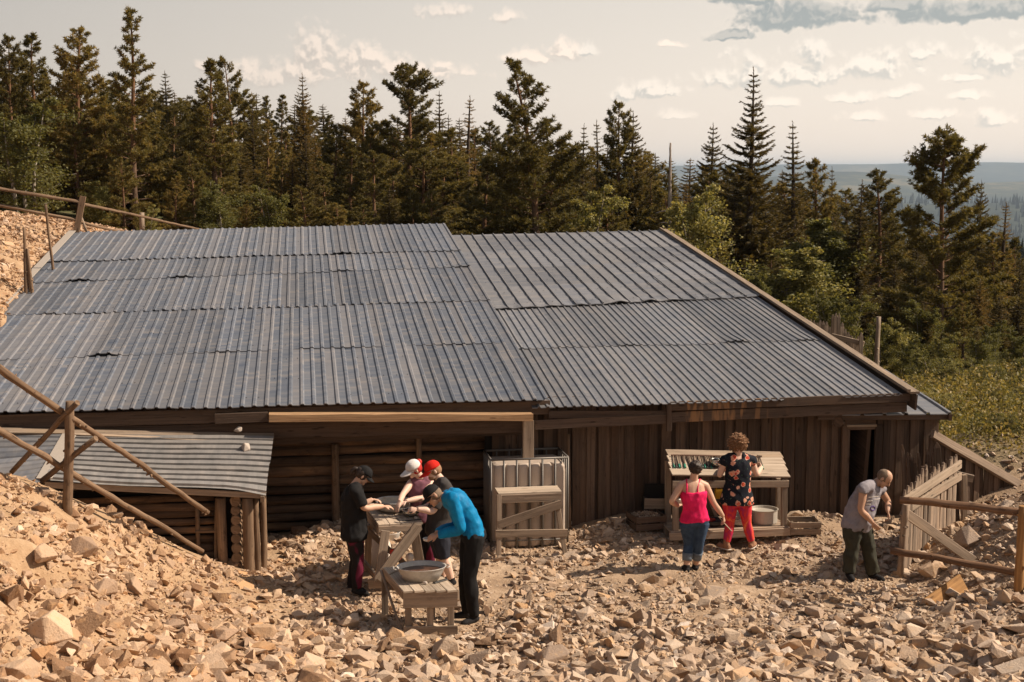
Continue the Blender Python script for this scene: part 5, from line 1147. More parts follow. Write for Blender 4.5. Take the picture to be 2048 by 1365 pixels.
class Person:
    def __init__(s, label, base, P, w=1.0, chestw=1.0, hipw=1.0, belly=0.0, face=(1,0,-.5), skin=None, hs=1.0):
        s.J = {k: at(*v) for k, v in P.items()}; J = s.J; s.w = w; s.cw = chestw; s.hw = hipw; s.belly = belly; s.skin = skin
        b = at(*base); s.root = thing('person', (b[0], b[1], b[2]), label, 'person'); s.hs = hs
        s.sx = U_(J['shL']-J['shR'])                              # towards the person's left
        if 'hipx' in P: s.hx = U_(at(*P['hipx'])-J['pelvis'])
        else: h = s.sx.copy(); h[2] = 0; s.hx = U_(h)
        up = U_(J['neck']-J['pelvis']); s.fw = U_(np.cross(s.hx, [0,0,1])) *-1
        s.face = U_(face)
        for sd, k in (('R',-1),('L',1)):
            if 'hip'+sd not in J: J['hip'+sd] = J['pelvis'] + s.hx*k*.085*w*hipw + np.array([0,0,-.03])
    def torso(s, mb, off=-.004, t0=0.0, t1=1.0, flare=0.0, depth=1.0):
        J = s.J; path = spl([J['pelvis']+(J['pelvis']-J['waist'])*.35, J['pelvis'], J['waist'], J['chest'], J['chest']*.35+J['neck']*.65, J['neck']], 21)
        pw = np.interp(np.linspace(0,1,21), [0,.2,.4,.6,.82,1], [.150*s.hw,.172*s.hw,.135+.02*s.belly,.160*s.cw,.150*s.cw,.060])*s.w
        pd = np.interp(np.linspace(0,1,21), [0,.2,.4,.6,.82,1], [.105,.120+.02*s.belly,.100+.05*s.belly,.122,.090,.055])*s.w*depth
        V = []; n = 18; i0, i1 = int(round(t0*20)), int(round(t1*20)); T = np.gradient(path, axis=0); cnt = 0
        for i in range(i0, i1+1):
            q = i/20; lat = U_(s.hx*(1-q)+s.sx*q); t = U_(T[i]); lat = U_(lat-t*(lat@t)); fw = np.cross(t, lat); fw = fw if fw@s.facefw() > 0 else -fw
            fl = flare*max(0, 1-(i-i0)/6)
            for k in range(n):
                a = 2*PI*k/n; e = 1.0; ca, sa = math.cos(a), math.sin(a); ca = abs(ca)**.85*np.sign(ca); sa = abs(sa)**.85*np.sign(sa)
                V.append(path[i]+lat*ca*(pw[i]+off+fl)+fw*(sa*(pd[i]+off+fl) + (.03*s.belly*(1 if sa > 0 else 0)*sa*math.exp(-((q-.38)/.18)**2))))
            cnt += 1
        F = [(i*n+k,i*n+(k+1)%n,(i+1)*n+(k+1)%n,(i+1)*n+k) for i in range(cnt-1) for k in range(n)]; F.append(tuple(range(n-1,-1,-1))); F.append(tuple((cnt-1)*n+k for k in range(n))); mb.add(V, F)
    def facefw(s): f = s.face.copy(); f[2] = 0; return U_(f) if np.linalg.norm(f) > .1 else s.fw
    def arm(s, mb, sd, off=0.0, f0=0.0, f1=1.0, wr=1.0):
        J = s.J; a, b, c = J['sh'+sd], J['el'+sd], J['wr'+sd]; pts = spl([a, a*.5+b*.5, b, b*.5+c*.5, c], 20); R = spl(np.array([.054,.049,.040,.041,.027])[:,None]*s.w**.7, 20)[:,0]+off*np.linspace(1,wr,20)
        i0, i1 = int(f0*19), max(int(f0*19)+2, int(round(f1*19))); mb.tube(pts[i0:i1+1], R[i0:i1+1], 12)
    def leg(s, mb, sd, off=0.0, f1=1.0, hem=None, f0=0.0):
        J = s.J; a, b, c = J['hip'+sd], J['kn'+sd], J['an'+sd]; pts = spl([a, a*.5+b*.5, b, b*.62+c*.38, c], 26); R = spl(np.array([.098*s.hw,.083,.058,.060,.040])[:,None]*s.w, 26)[:,0]+off
        if hem: R = np.maximum(R, np.interp(np.linspace(0,1,26),[0,.5,1],[0,hem*.95,hem]))
        i0, i1 = int(f0*25), int(round(f1*25)); mb.tube(pts[i0:i1+1], R[i0:i1+1], 14)
    def hand(s, mb, sd, tgt, palm=(0,0,-1), curl=.5, spread=.0):
        w = s.J['wr'+sd]; d = U_(at(*tgt)-w) if len(tgt) == 3 and tgt[2] > 5 else U_(tgt); n = np.array(palm, float); n = U_(n-d*(n@d)); l = np.cross(d, n); 
        if sd == 'R': l = -l
        k = s.w**.3*.98; pl = .085*k; mb.tube([w-d*.02, w+d*.015, w+d*pl*.6, w+d*pl], [.024,.026,.036,.034], 12, flat=.42, fa=n)
        for i, (o, L) in enumerate(((-.029,.068),(-.010,.080),(.010,.084),(.029,.074))):
            p = w+d*pl*.93+l*o*k; dd = d.copy(); path = [p-d*.015, p]
            for j, f in enumerate((.42,.33,.25)):
                a = curl*(.6+.25*j+.1*(3-i)*.3); dd = U_(dd*math.cos(a)+n*math.sin(a)+l*o*spread); path.append(path[-1]+dd*L*f*k)
            mb.tube(path, [.0095,.0092,.0085,.0078,.0062], 8)
        p = w+d*.028+l*.026*k; td = U_(d*.75+l*.75+n*.25); path = [w+d*.015+l*.012, p, p+td*.034, p+td*.034+U_(d*.95+l*.15+n*(.3+curl*.4))*.030]; mb.tube(path, [.014,.013,.011,.008], 8)
        return w+d*pl*1.15+n*.02
    def headframe(s):
        f = s.face; up = s.J['head']-s.J['neck']; up = np.array([0,0,1.0])*.4+U_(up); up = U_(up-f*(up@f)); r = np.cross(f, up); return np.stack([r, f, up], 1)   # columns: right, forward, up
    def body(s, hands, legs=True, long=True):
        mb = MB(); s.torso(mb); J = s.J; h = s.hs; A = s.headframe(); H = J['head']; s.A = A
        for sd in 'RL':
            s.arm(mb, sd); mb.tube([J['neck']-U_(J['neck']-J['chest'])*.03, J['sh'+sd]*.55+J['neck']*.45, J['sh'+sd]], [.058*s.w,.055*s.w,.052*s.w], 12)
            s.leg(mb, sd); ell(mb, J['sh'+sd], np.array([.052]*3)*s.w**.7)
            a = J['an'+sd]; td = s.toe(sd); mb.tube([a-td*.03+[0,0,-.03], a+td*.06+[0,0,-.05], a+td*.15+[0,0,-.06]], [.034,.034,.022], 10); mb.tube([a+[0,0,.03], a+[0,0,-.05]], .036, 10)
        mb.tube([J['neck']-(H-J['neck'])*.3, J['neck'], H-A[:,1]*.015-A[:,2]*.05], [.062*s.w**.5,.056*s.w**.5,.052], 14)
        ell(mb, H+A[:,2]*.022*h-A[:,1]*.008, np.array([.076,.094,.090])*h, A); ell(mb, H+A[:,1]*.028*h-A[:,2]*.048*h, np.array([.056,.058,.066])*h, A); ell(mb, H+A[:,1]*.060*h-A[:,2]*.096*h, np.array([.024,.022,.020])*h, A)
        mb.tube([H+A[:,1]*.085*h+A[:,2]*.012*h, H+A[:,1]*.106*h-A[:,2]*.022*h, H+A[:,1]*.088*h-A[:,2]*.032*h], [.009,.014,.009], 8)     # nose
        mb.tube([H+A[:,1]*.074*h+A[:,2]*.026*h-A[:,0]*.036, H+A[:,1]*.084*h+A[:,2]*.028*h, H+A[:,1]*.074*h+A[:,2]*.026*h+A[:,0]*.036], [.008,.008,.008], 8)   # brow
        for q in (-1,1): ell(mb, H+A[:,0]*q*.079*h-A[:,1]*.006-A[:,2]*.012*h, np.array([.011,.019,.031])*h, A, 6, 10)
        tips = {}
        for sd, kw in hands.items(): tips[sd] = s.hand(mb, sd, **kw)
        s.bodyobj = solid('body', mb, s.skin, s.root, .0065, 3)
        for q in (-1,1):
            m2 = MB(); ell(m2, H+A[:,0]*q*.031*h+A[:,1]*.081*h+A[:,2]*.004*h, np.array([.011,.006,.005])*h, A, 6, 8); m2.build('eye', MT['eye'], s.root, smooth=True)
        m2 = MB(); m2.tube([H+A[:,1]*.080*h-A[:,2]*.060*h-A[:,0]*.020, H+A[:,1]*.092*h-A[:,2]*.059*h, H+A[:,1]*.080*h-A[:,2]*.060*h+A[:,0]*.020], [.003,.006,.003], 6); m2.build('mouth', MT['lip'], s.root, smooth=True)
        return tips
    def toe(s, sd): t = s.J.get('toe'+sd); 
    def shoes(s, mat, high=0.0, sole=None):
        for sd in 'RL':
            mb = MB(); a = s.J['an'+sd]; td = s.toe(sd); z = -.045
            mb.tube([a-td*.065+[0,0,z], a-td*.02+[0,0,z+.004], a+td*.07+[0,0,z-.006], a+td*.15+[0,0,z-.014], a+td*.19+[0,0,z-.02]], [.030,.043,.045,.040,.020], 14); mb.tube([a+[0,0,.035+high], a+[0,0,-.045]], [.046,.050], 14)
            solid('shoe', mb, mat, s.root, .009, 3)
            if sole:
                m2 = MB(); m2.tube([a-td*.07+[0,0,-.082], a+td*.05+[0,0,-.082], a+td*.185+[0,0,-.082]], [.034,.046,.034], 14, flat=.28, fa=(0,0,1)); m2.build('sole', sole, s.root, smooth=True)
    def top(s, mat, name='shirt', off=.020, sleeve=.45, straps=False, t0=.12, t1=.95, fold=.007, flare=.012, hem=0, label=None):
        mb = MB(); s.torso(mb, off, t0, t1, flare); J = s.J
        for sd in 'RL':
            if sleeve: ell(mb, J['sh'+sd], np.array([.052]*3)*s.w**.7+off+.006)
            if sleeve: s.arm(mb, sd, off, 0, sleeve, wr=(1.0 if sleeve > .6 else 1.5)); 
            if sleeve is not None and not straps: mb.tube([J['neck']*.8+J['sh'+sd]*.2-U_(J['neck']-J['chest'])*.02, J['sh'+sd]*.6+J['neck']*.4, J['sh'+sd]*(1.0 if sleeve else .93)+J['neck']*(0 if sleeve else .07)], [.058*s.w+off,.060*s.w+off,(.052 if sleeve else .050)*s.w+off], 12)
        o = solid(name, mb, mat, s.root, .010, 4, fold, 8.0, random.random()*9, .8, label)
        if straps:
            up = U_(J['neck']-J['chest']); f = s.facefw()
            for q in (-1,1):
                lat = s.sx*q*.075; top_ = J['neck']*.45+J['sh'+('L' if q > 0 else 'R')]*.55+up*.058*s.w; m2 = MB()
                m2.tube(spl([J['chest']+lat*1.1+up*.01-f*.125*s.w, J['chest']*.4+J['neck']*.6+lat-f*.098*s.w, top_, J['chest']*.5+J['neck']*.5+lat+f*.10*s.w, J['chest']+lat+f*.13*s.w], 12), .010, 8); m2.build('strap', mat, s.root, smooth=True)
        return o
    def trousers(s, mat, off=.016, f1=1.0, hem=None, name='trousers', fold=.007, stretch=.55, waist=.26, woff=.008):
        mb = MB(); s.torso(mb, woff, 0, waist)
        for sd in 'RL': s.leg(mb, sd, off, f1, hem)
        return solid(name, mb, mat, s.root, .010, 4, fold, 9.0, random.random()*9, stretch)
    def blobhair(s, mat, c, r, noise=.10, ns=3.0, name='hair', curls=0):
        A = s.A; H = s.J['head']; mb = MB(); ell(mb, H+A@np.array(c), np.array(r), A, 30, 44); V = mb.V[0]
        cen = H+A@np.array(c)
        for i, v in enumerate(V): d = v-cen; mb.V[0][i] = cen+d*(1+noise*mnoise.noise(Vector(d*100/ns))+noise*.5*mnoise.noise(Vector(d*260/ns)))
        if curls:
            for k in range(curls):
                d = A@U_([random.gauss(0,1), random.gauss(-.5,1), random.gauss(.25,1)]); p = cen+A@((A.T@d)*np.array(r)*.92); ax = U_(d+np.array([random.uniform(-.6,.6) for _ in range(3)])+[0,0,-.3]); e = U_(np.cross(ax,[.3,.2,.9])); g = np.cross(ax,e); L = random.uniform(.03,.065); ph = random.uniform(0,6)
                path = [p+ax*L*t+(e*math.cos(ph+t*9)+g*math.sin(ph+t*9))*.010 for t in np.linspace(0,1,8)]; mb.tube(path, [.006]*7+[.003], 5)
        return mb.build(name, mat, s.root, smooth=True)
    def cap(s, mat, tilt=.0, brimw=.07, up=.0, dirf=1.0):
        A = s.A; H = s.J['head']; h = s.hs; mb = MB(); n = 22; V = []; rows = 7
        for i in range(rows+1):
            a = PI/2*i/rows
            for k in range(n): V.append(H+A@np.array([math.cos(2*PI*k/n)*.090*h*math.cos(a)**.8, -.004+math.sin(2*PI*k/n)*.107*h*math.cos(a)**.8, (.030+up)*h+.098*h*math.sin(a)]))
        for k in range(n): V.append(H+A@np.array([math.cos(2*PI*k/n)*.084*h, -.004+math.sin(2*PI*k/n)*.10*h, (.030+up)*h]))
        F = [(i*n+k,i*n+(k+1)%n,(i+1)*n+(k+1)%n,(i+1)*n+k) for i in range(rows) for k in range(n)]+[((rows+1)*n+k,(rows+1)*n+(k+1)%n,(k+1)%n,k) for k in range(n)]; F.append(tuple(rows*n+k for k in range(n))); mb.add(V,F)
        V = []; m = 12
        for j in range(5):
            q = j/4
            for k in range(m+1):
                a = PI*(.12+.76*k/m); V.append(H+A@np.array([math.cos(a)*.083*h*(1-.10*q), math.sin(a)*.098*h+q*brimw*h*math.sin(a)**.6, (.034+up)*h-q*.028*h-.016*abs(math.cos(a))*h]))
        nb = len(V); V = V+[v-A[:,2]*.006 for v in V]; F = []
        for j in range(4):
            for k in range(m): a = j*(m+1)+k; F += [(a,a+1,a+m+2,a+m+1),(nb+a,nb+a+m+1,nb+a+m+2,nb+a+1)]
        F += [(4*(m+1)+k,4*(m+1)+k+1,nb+4*(m+1)+k+1,nb+4*(m+1)+k) for k in range(m)]
        c = mb.build('cap', mat, s.root, smooth=True); b = MB(); b.add(V,F); b.build('brim', mat, c, smooth=True); return c
    def glasses(s):
        A = s.A; H = s.J['head']; h = s.hs; mb = MB(); c = lambda x,y,z: H+A@(np.array([x,y,z])*h)
        for q in (-1,1):
            mb.tube([c(q*.032+.022*math.cos(t), .097, .004+.017*math.sin(t)) for t in np.linspace(0,2*PI,13)], .0025, 5); mb.tube([c(q*.054,.094,.008), c(q*.080,.06,.006), c(q*.084,0,.0)], .0025, 5)
        mb.tube([c(-.010,.099,.008), c(.010,.099,.008)], .0025, 5); mb.build('glasses', MT['eye'], s.root)
def toes(p, R, L): p.toe = lambda sd: U_(R) if sd == 'R' else U_(L)

# woman in black T-shirt, left of the high table
Y = 17.85
p = Person('woman in black cap and black T-shirt reaching into the zinc basin from the left', (712,1190,Y), dict(head=(727,951,Y), neck=(709,972,Y), chest=(706,999,Y), waist=(707,1040,Y), pelvis=(708,1068,Y),
    shR=(711,982,Y-.16), shL=(713,981,Y+.17), elR=(729,1016,Y-.20), wrR=(766,1013,Y-.02), elL=(722,1012,Y+.24), wrL=(745,999,Y+.28), knR=(716,1118,Y-.12), knL=(712,1117,Y+.10), anR=(713,1176,Y-.14), anL=(703,1172,Y+.12)), w=1.05, chestw=1.05, hipw=1.05, belly=.5, face=(.86,-.12,-.62), skin=SK3, hs=.98)
p.sx = U_([.05,1,0]); p.hx = U_([.0,1,0]); p.J['hipR'] = p.J['pelvis']-p.hx*.09; p.J['hipL'] = p.J['pelvis']+p.hx*.09; toes(p, (.8,-.6,0), (.9,-.3,0))
tips = p.body(dict(R=dict(tgt=(1,.15,-.12), palm=(0,.2,-1), curl=.45), L=dict(tgt=(1,-.1,-.25), palm=(0,0,-1), curl=.6)))
p.top(CL['black'], sleeve=.42, t0=.05, fold=.012, flare=.02, name='t_shirt'); p.trousers(CL['maroon'], off=.012, hem=.058); p.shoes(CL['shoe'])
p.blobhair(MT['hair_dark'], (0,-.025,.012), (.088,.095,.090)); p.cap(CL['black'])
A = p.A; mb = MB(); mb.tube([p.J['head']+A@np.array(q) for q in ((0,-.09,.03),(0,-.135,.015),(0,-.15,-.04),(0,-.13,-.10))], [.022,.030,.028,.008], 10, lump=.1); mb.build('ponytail', MT['hair_dark'], p.root, smooth=True)
f = MB(); t = tips['L']; f.board(t+[-.02,0,.0], t+[.13,-.02,-.03], .045, .014, up=(0,1,.2)); f.build('trowel', MT['dark_iron'], None, label='dark flat trowel in the left hand of the woman in black', cat='trowel')

# woman in white cap
Y = 18.55
p = Person('woman in white cap and sleeveless mauve top, hands in the zinc basin', (850,1135,Y), dict(head=(827,938,Y-.10), neck=(843,958,Y), chest=(842,981,Y), waist=(842,1012,Y), pelvis=(845,1036,Y),
    shR=(822,966,Y+.0), shL=(861,966,Y-.02), elR=(806,989,Y-.22), wrR=(799,1004,Y-.42), elL=(848,995,Y-.24), wrL=(812,1003,Y-.40), knR=(842,1090,Y), knL=(856,1090,Y-.05), anR=(845,1128,Y), anL=(862,1126,Y)), w=.98, hipw=1.05, face=(-.86,-.34,-.40), skin=SK1, hs=1.0)
toes(p, (-.5,-.8,0), (-.2,-.9,0)); p.body(dict(R=dict(tgt=(-.35,-.35,-.7), palm=(.3,.3,-.6), curl=.4), L=dict(tgt=(-.8,-.25,-.35), palm=(0,.1,-1), curl=.4)))
p.top(CL['mauve'], sleeve=0, t0=.1, name='sleeveless_top'); p.trousers(CL['maroon'], hem=.055); p.shoes(CL['shoe']); p.blobhair(MT['hair_red'], (0,-.03,.0), (.086,.090,.088), .12); p.cap(CL['white'], brimw=.115); p.glasses()
A = p.A; mb = MB(); ell(mb, p.J['head']+A@np.array([.03,-.12,.03]), np.array([.04,.038,.042]), A); mb.build('hair_bun', MT['hair_red'], p.root, smooth=True)

# man in red cap
Y = 17.95
p = Person('bearded man in red cap, charcoal T-shirt and dark shorts holding a small metal bowl', (888,1168,Y), dict(head=(866,941,Y), neck=(882,961,Y), chest=(886,990,Y), waist=(880,1035,Y), pelvis=(877,1062,Y),
    shR=(886,972,Y+.19), shL=(889,973,Y-.19), elR=(868,1012,Y+.24), wrR=(833,1018,Y+.02), elL=(866,1022,Y-.26), wrL=(835,1019,Y-.30), knR=(880,1112,Y+.10), knL=(888,1114,Y-.10), anR=(886,1156,Y+.13), anL=(903,1160,Y-.10)), w=1.08, chestw=1.1, belly=.5, face=(-.90,-.16,-.42), skin=SK1, hs=1.02)
p.sx = U_([.05,-1,0]); p.hx = U_([.05,-1,0]); p.J['hipR'] = p.J['pelvis']-p.hx*.1; p.J['hipL'] = p.J['pelvis']+p.hx*.1; toes(p, (-.9,-.2,0), (-.8,-.5,0))
p.body(dict(R=dict(tgt=(-1,-.2,-.2), palm=(0,-.2,-1), curl=.7), L=dict(tgt=(-1,.2,0), palm=(.1,.5,-.6), curl=.8)))
p.top(CL['charcoal'], sleeve=.40, t0=.05, flare=.02, name='t_shirt'); p.trousers(CL['navy'], off=.022, f1=.52, hem=.085, name='shorts'); p.shoes(CL['shoe']); p.blobhair(MT['hair_fair'], (0,-.022,-.002), (.084,.094,.088), .05); p.cap(CL['red'], brimw=.105)
A = p.A; mb = MB(); ell(mb, p.J['head']+A@np.array([0,.050,-.078]), np.array([.052,.052,.040]), A); mb.build('beard', MT['hair_fair'], p.root, smooth=True)

# man in bright blue
Y = 16.5
p = Person('man in bright blue long sleeved shirt and black cap bending over the low table', (940,1245,Y), dict(head=(866,991,Y), neck=(889,994,Y), chest=(912,1003,Y), waist=(938,1038,Y), pelvis=(946,1068,Y),
    shR=(903,992,Y+.19), shL=(905,998,Y-.18), elR=(915,1050,Y+.24), wrR=(872,1066,Y+.06), elL=(921,1058,Y-.22), wrL=(875,1071,Y-.12), knR=(931,1150,Y+.10), knL=(940,1152,Y-.10), anR=(933,1222,Y+.14), anL=(948,1232,Y-.10)), w=1.03, chestw=1.08, face=(-.78,-.26,-.57), skin=SK2, hs=1.03)
p.sx = U_([0,-1,0]); p.hx = U_([.1,-1,0]); p.J['hipR'] = p.J['pelvis']-p.hx*.095; p.J['hipL'] = p.J['pelvis']+p.hx*.095; toes(p, (-.9,-.1,0), (-.85,-.5,0))
tips = p.body(dict(R=dict(tgt=(-1,-.35,-.35), palm=(0,-.5,-.8), curl=.5), L=dict(tgt=(-1,.15,-.30), palm=(0,.6,-.7), curl=.6)))
p.top(CL['blue'], sleeve=.97, t0=.12, off=.020, fold=.007, flare=.0, name='long_sleeved_shirt'); p.trousers(CL['black'], off=.018, hem=.062, fold=.010, waist=.27, woff=.026); p.shoes(CL['shoe'], high=.05); p.blobhair(MT['hair_grey'], (0,-.022,-.006), (.083,.093,.086), .05); p.cap(CL['black'], brimw=.08); p.glasses()
f = MB(); bowl(f, (tips['R']+tips['L'])/2+np.array([-.03,0,-.035]), .055, .035, 18, base=.6); f.build('small_dish', MT['white_plastic'], None, smooth=True, label='small white dish in the hands of the man in blue', cat='dish')

# woman in pink strap top, seen from behind
Y = 18.15
p = Person('woman in hot pink strap top and rolled up jeans walking towards the stand', (1382,1145,Y), dict(head=(1391,938,Y), neck=(1387,961,Y), chest=(1387,988,Y), waist=(1388,1016,Y), pelvis=(1389,1042,Y),
    shL=(1362,972,Y+.0), shR=(1411,972,Y), elL=(1344,1003,Y-.02), wrL=(1356,1012,Y+.20), elR=(1428,1007,Y+.0), wrR=(1446,1033,Y+.10), knL=(1377,1087,Y+.06), knR=(1399,1084,Y+.0), anL=(1373,1134,Y+.02), anR=(1391,1130,Y+.16)), w=1.0, chestw=1.02, hipw=1.10, belly=.3, face=(.42,.88,-.25), skin=SK3, hs=.99)
toes(p, (.3,.95,0), (.0,1,0)); tips = p.body(dict(R=dict(tgt=(.35,.3,-.9), palm=(-.8,.2,0), curl=.9), L=dict(tgt=(.6,.7,.05), palm=(.3,.2,.8), curl=.5)))
p.top(CL['pink'], sleeve=0, straps=True, off=.014, t0=.22, t1=.66, fold=.012, flare=.0, name='strap_top'); p.trousers(CL['denim'], off=.008, f1=.80, fold=.004); 
mb = MB(); p.leg(mb, 'L', .016, .86, f0=.76, hem=.062); p.leg(mb, 'R', .016, .86, f0=.76, hem=.062); mb.build('jeans_cuffs', CL['cuff'], p.root, smooth=True)
p.shoes(CL['shoe']); p.blobhair(MT['hair_dark'], (0,-.018,.018), (.088,.099,.093), .22, ns=2.6); 
A = p.A; mb = MB(); 
for q in (-1,1): mb.tube([p.J['head']+A@np.array([q*.084,-.02,.0]), p.J['head']+A@np.array([q*.082,.09,.004])], .004, 5)
ell(mb, p.J['head']+A@np.array([.035,.098,.0]), np.array([.026,.006,.018]), A, 6, 8); ell(mb, p.J['head']+A@np.array([-.035,.098,.0]), np.array([.026,.006,.018]), A, 6, 8); mb.build('sunglasses', MT['eye'], p.root)
f = MB(); t = tips['R']; f.tube([t+[-.06,-.02,.07], t, t+[.12,-.02,-.13]], .007, 6); f.build('stick', MT['pale_wood'], None, label='thin pale stick in the right hand of the woman in pink', cat='stick')
f = MB(); t = tips['L']; bowl(f, t+[.02,.02,-.01], .05, .05, 16, base=.6); f.build('white_cup', MT['white_plastic'], None, smooth=True, label='white cup in the left hand of the woman in pink', cat='cup')

# woman in floral top
Y = 19.0
p = Person('curly haired woman in black floral top and red leggings at the sloping stand', (1478,1100,Y), dict(head=(1475,889,Y), neck=(1476,911,Y), chest=(1476,938,Y), waist=(1475,968,Y), pelvis=(1474,1000,Y),
    shL=(1450,922,Y), shR=(1502,922,Y), elL=(1440,950,Y+.08), wrL=(1441,938,Y+.34), elR=(1513,948,Y+.06), wrR=(1523,935,Y+.30), knL=(1460,1048,Y), knR=(1494,1048,Y), anL=(1453,1087,Y-.02), anR=(1503,1085,Y+.0)), w=1.05, chestw=.98, hipw=1.14, belly=.4, face=(-.05,.93,-.34), skin=SK1, hs=1.0)
toes(p, (.5,.7,0), (-.4,.8,0)); tips = p.body(dict(R=dict(tgt=(.1,.8,.2), palm=(-.8,0,-.2), curl=.9), L=dict(tgt=(0,1,0), palm=(.5,0,-.5), curl=.7)))
p.top(CL['floral'], sleeve=.10, t0=.12, t1=.86, fold=.008, flare=.03, name='floral_top'); p.trousers(CL['flame'], off=.004, f1=.97, fold=.003, name='leggings'); p.shoes(CL['tan'], high=.03, sole=CL['sole'])
p.blobhair(MT['hair_curly'], (0,-.02,.018), (.105,.112,.105), .16, curls=420)
f = MB(); t = tips['R']; f.tube([t+[0,0,-.08], t+[.015,.02,.12]], .009, 6); f.board(t+[-.02,.02,.13], t+[.05,.02,.12], .028, .024, up=(0,1,0)); f.build('held_hammer', MT['grey_wood'], None, label='small hammer lifted in the right hand of the woman in the floral top', cat='hammer')

# grey haired man by the doorway
Y = 17.45
p = Person('older man in faded grey sleeveless shirt stooping by the dark doorway', (1722,1158,Y), dict(head=(1769,957,Y-.10), neck=(1750,968,Y-.04), chest=(1734,990,Y), waist=(1718,1026,Y), pelvis=(1713,1051,Y),
    shR=(1727,978,Y-.20), shL=(1759,978,Y+.14), elR=(1722,1020,Y-.24), wrR=(1745,1046,Y-.24), elL=(1776,1004,Y+.16), wrL=(1776,1024,Y-.02), knR=(1704,1097,Y-.06), knL=(1737,1095,Y+.04), anR=(1698,1144,Y-.06), anL=(1746,1146,Y+.04)), w=1.07, chestw=1.05, belly=.9, face=(.52,-.50,-.70), skin=SK2, hs=1.03)
p.hx = U_([.75,.5,0]); p.J['hipR'] = p.J['pelvis']-p.hx*.10; p.J['hipL'] = p.J['pelvis']+p.hx*.10; toes(p, (-.1,-1,0), (.5,-.9,0)); p.body(dict(R=dict(tgt=(.5,-.1,-.6), palm=(.6,.5,0), curl=.45), L=dict(tgt=(.1,-.3,-.8), palm=(-.6,.3,.2), curl=1.2)))
p.top(CL['grey'], sleeve=.06, t0=.06, fold=.013, flare=.02, name='sleeveless_shirt'); p.trousers(CL['olive'], off=.026, hem=.082, fold=.013); p.shoes(CL['shoe']); p.blobhair(MT['hair_grey'], (0,-.022,.016), (.084,.097,.091), .05)

# faded print on the man's shirt: a violet ring under two broken pale lines, laid on the cloth
def print_marks():
    from mathutils.bvhtree import BVHTree
    sh = [o for o in p.root.children if o.name.startswith('sleeveless_shirt')][0]; o0 = world_origin(sh); me = sh.data
    bv = BVHTree.FromPolygons([v.co[:] for v in me.vertices], [tuple(q.vertices) for q in me.polygons])
    def hit(px, py):
        d = Vector(ray(px, py)).normalized(); h = bv.ray_cast(Vector(_C-o0), d); return None if h[0] is None else np.array(h[0])+o0-np.array(d)*.004
    def line(pts, r, mat, name):
        q = [hit(*a) for a in pts]; q = [a for a in q if a is not None]
        if len(q) < 3: return
        f = MB(); f.tube(q, r, 5); f.build(name, mat, sh)
    c = (1745.5,1017); line([(c[0]+4.2*math.cos(a), c[1]+4.2*math.sin(a)) for a in np.linspace(0,2*PI,15)], .008, CL['violet'], 'printed_ring')
    for (xa, xb, y, dy) in ((1733,1745,1003,-1),(1748,1762,1000,-3),(1735,1758,996,-3),(1731,1741,1009,0)):
        line([(x, y+dy*(x-xa)/(xb-xa)+random.uniform(-.4,.4)) for x in np.linspace(xa,xb,8)], .0035, CL['sole'], 'printed_line')
CL['violet'] = cloth('violet_print', (0.10,0.06,0.20))
print_marks()
# ------------------------------------------------------------------ trees
def foliage(name, a, b, hue=None, trans=0.35):
    m, N, out = new_mat(name); r = attr(N); oi = N.new('ShaderNodeObjectInfo')
    c = N.mix(r, a, b)
    if hue is not None: c = N.mix(N.smooth(N.m('ADD', N.m('MULTIPLY', r, .5), N.m('MULTIPLY', oi.outputs['Random'], .6)), .62, .95), c, hue)
    k = N.m('ADD', 0.75, N.m('MULTIPLY', oi.outputs['Random'], .5)); kc = N.new('ShaderNodeCombineXYZ', i_0=k, i_1=k, i_2=k)
    c = N.mix(1.0, c, kc.outputs[0], 'MULTIPLY')
    d = N.new('ShaderNodeBsdfPrincipled'); N.put(d.inputs['Base Color'], c); d.inputs['Roughness'].default_value = .6; d.inputs['Specular IOR Level'].default_value = .25
    t = N.new('ShaderNodeBsdfTranslucent'); N.put(t.inputs[0], N.mix(1.0, c, (1.5,1.35,.7), 'MULTIPLY'))
    ms = N.new('ShaderNodeMixShader'); ms.inputs[0].default_value = trans
    N.l.new(d.outputs[0], ms.inputs[1]); N.l.new(t.outputs[0], ms.inputs[2]); N.l.new(ms.outputs[0], out.inputs[0]); return m
MT['pine'] = foliage('pine_needles', (0.066,0.060,0.020), (0.205,0.160,0.048), (0.21,0.15,0.048))
MT['spruce'] = foliage('spruce_needles', (0.055,0.048,0.019), (0.18,0.128,0.043), (0.20,0.125,0.040))
MT['birch'] = foliage('birch_leaves', (0.075,0.080,0.024), (0.20,0.185,0.06), (0.30,0.26,0.10), .40)
MT['scrub'] = foliage('low_scrub', (0.10,0.092,0.03), (0.27,0.225,0.08), (0.36,0.26,0.12), .35)
def bark(name, a, b, z0=None, c2=None):
    m, N, out = new_mat(name); tc = N.new('ShaderNodeTexCoord'); mp = N.new('ShaderNodeMapping', i_Vector=tc.outputs['Object']); mp.inputs['Scale'].default_value = (14,14,4)
    n = N.noise(mp.outputs[0], 1.0, 5, .7); c = N.mix(N.smooth(n, .35, .65), a, b)
    if c2 is not None:
        sp = N.new('ShaderNodeSeparateXYZ', i_0=tc.outputs['Object']); c = N.mix(N.smooth(sp.outputs[2], z0, z0+2.0), c, N.mix(n, c2, tuple(x*.5 for x in c2)))
    pbsdf(N, out, c, .9, bump=n, bstr=.8, bdist=.03, spec=.15); return m
MT['pine_bark'] = bark('pine_bark', (0.07,0.045,0.03), (0.16,0.10,0.065), 2.5, (0.25,0.135,0.075))
MT['spruce_bark'] = bark('spruce_bark', (0.05,0.036,0.028), (0.12,0.085,0.06))
MT['birch_bark'] = bark('birch_bark', (0.10,0.08,0.06), (0.36,0.31,0.25))
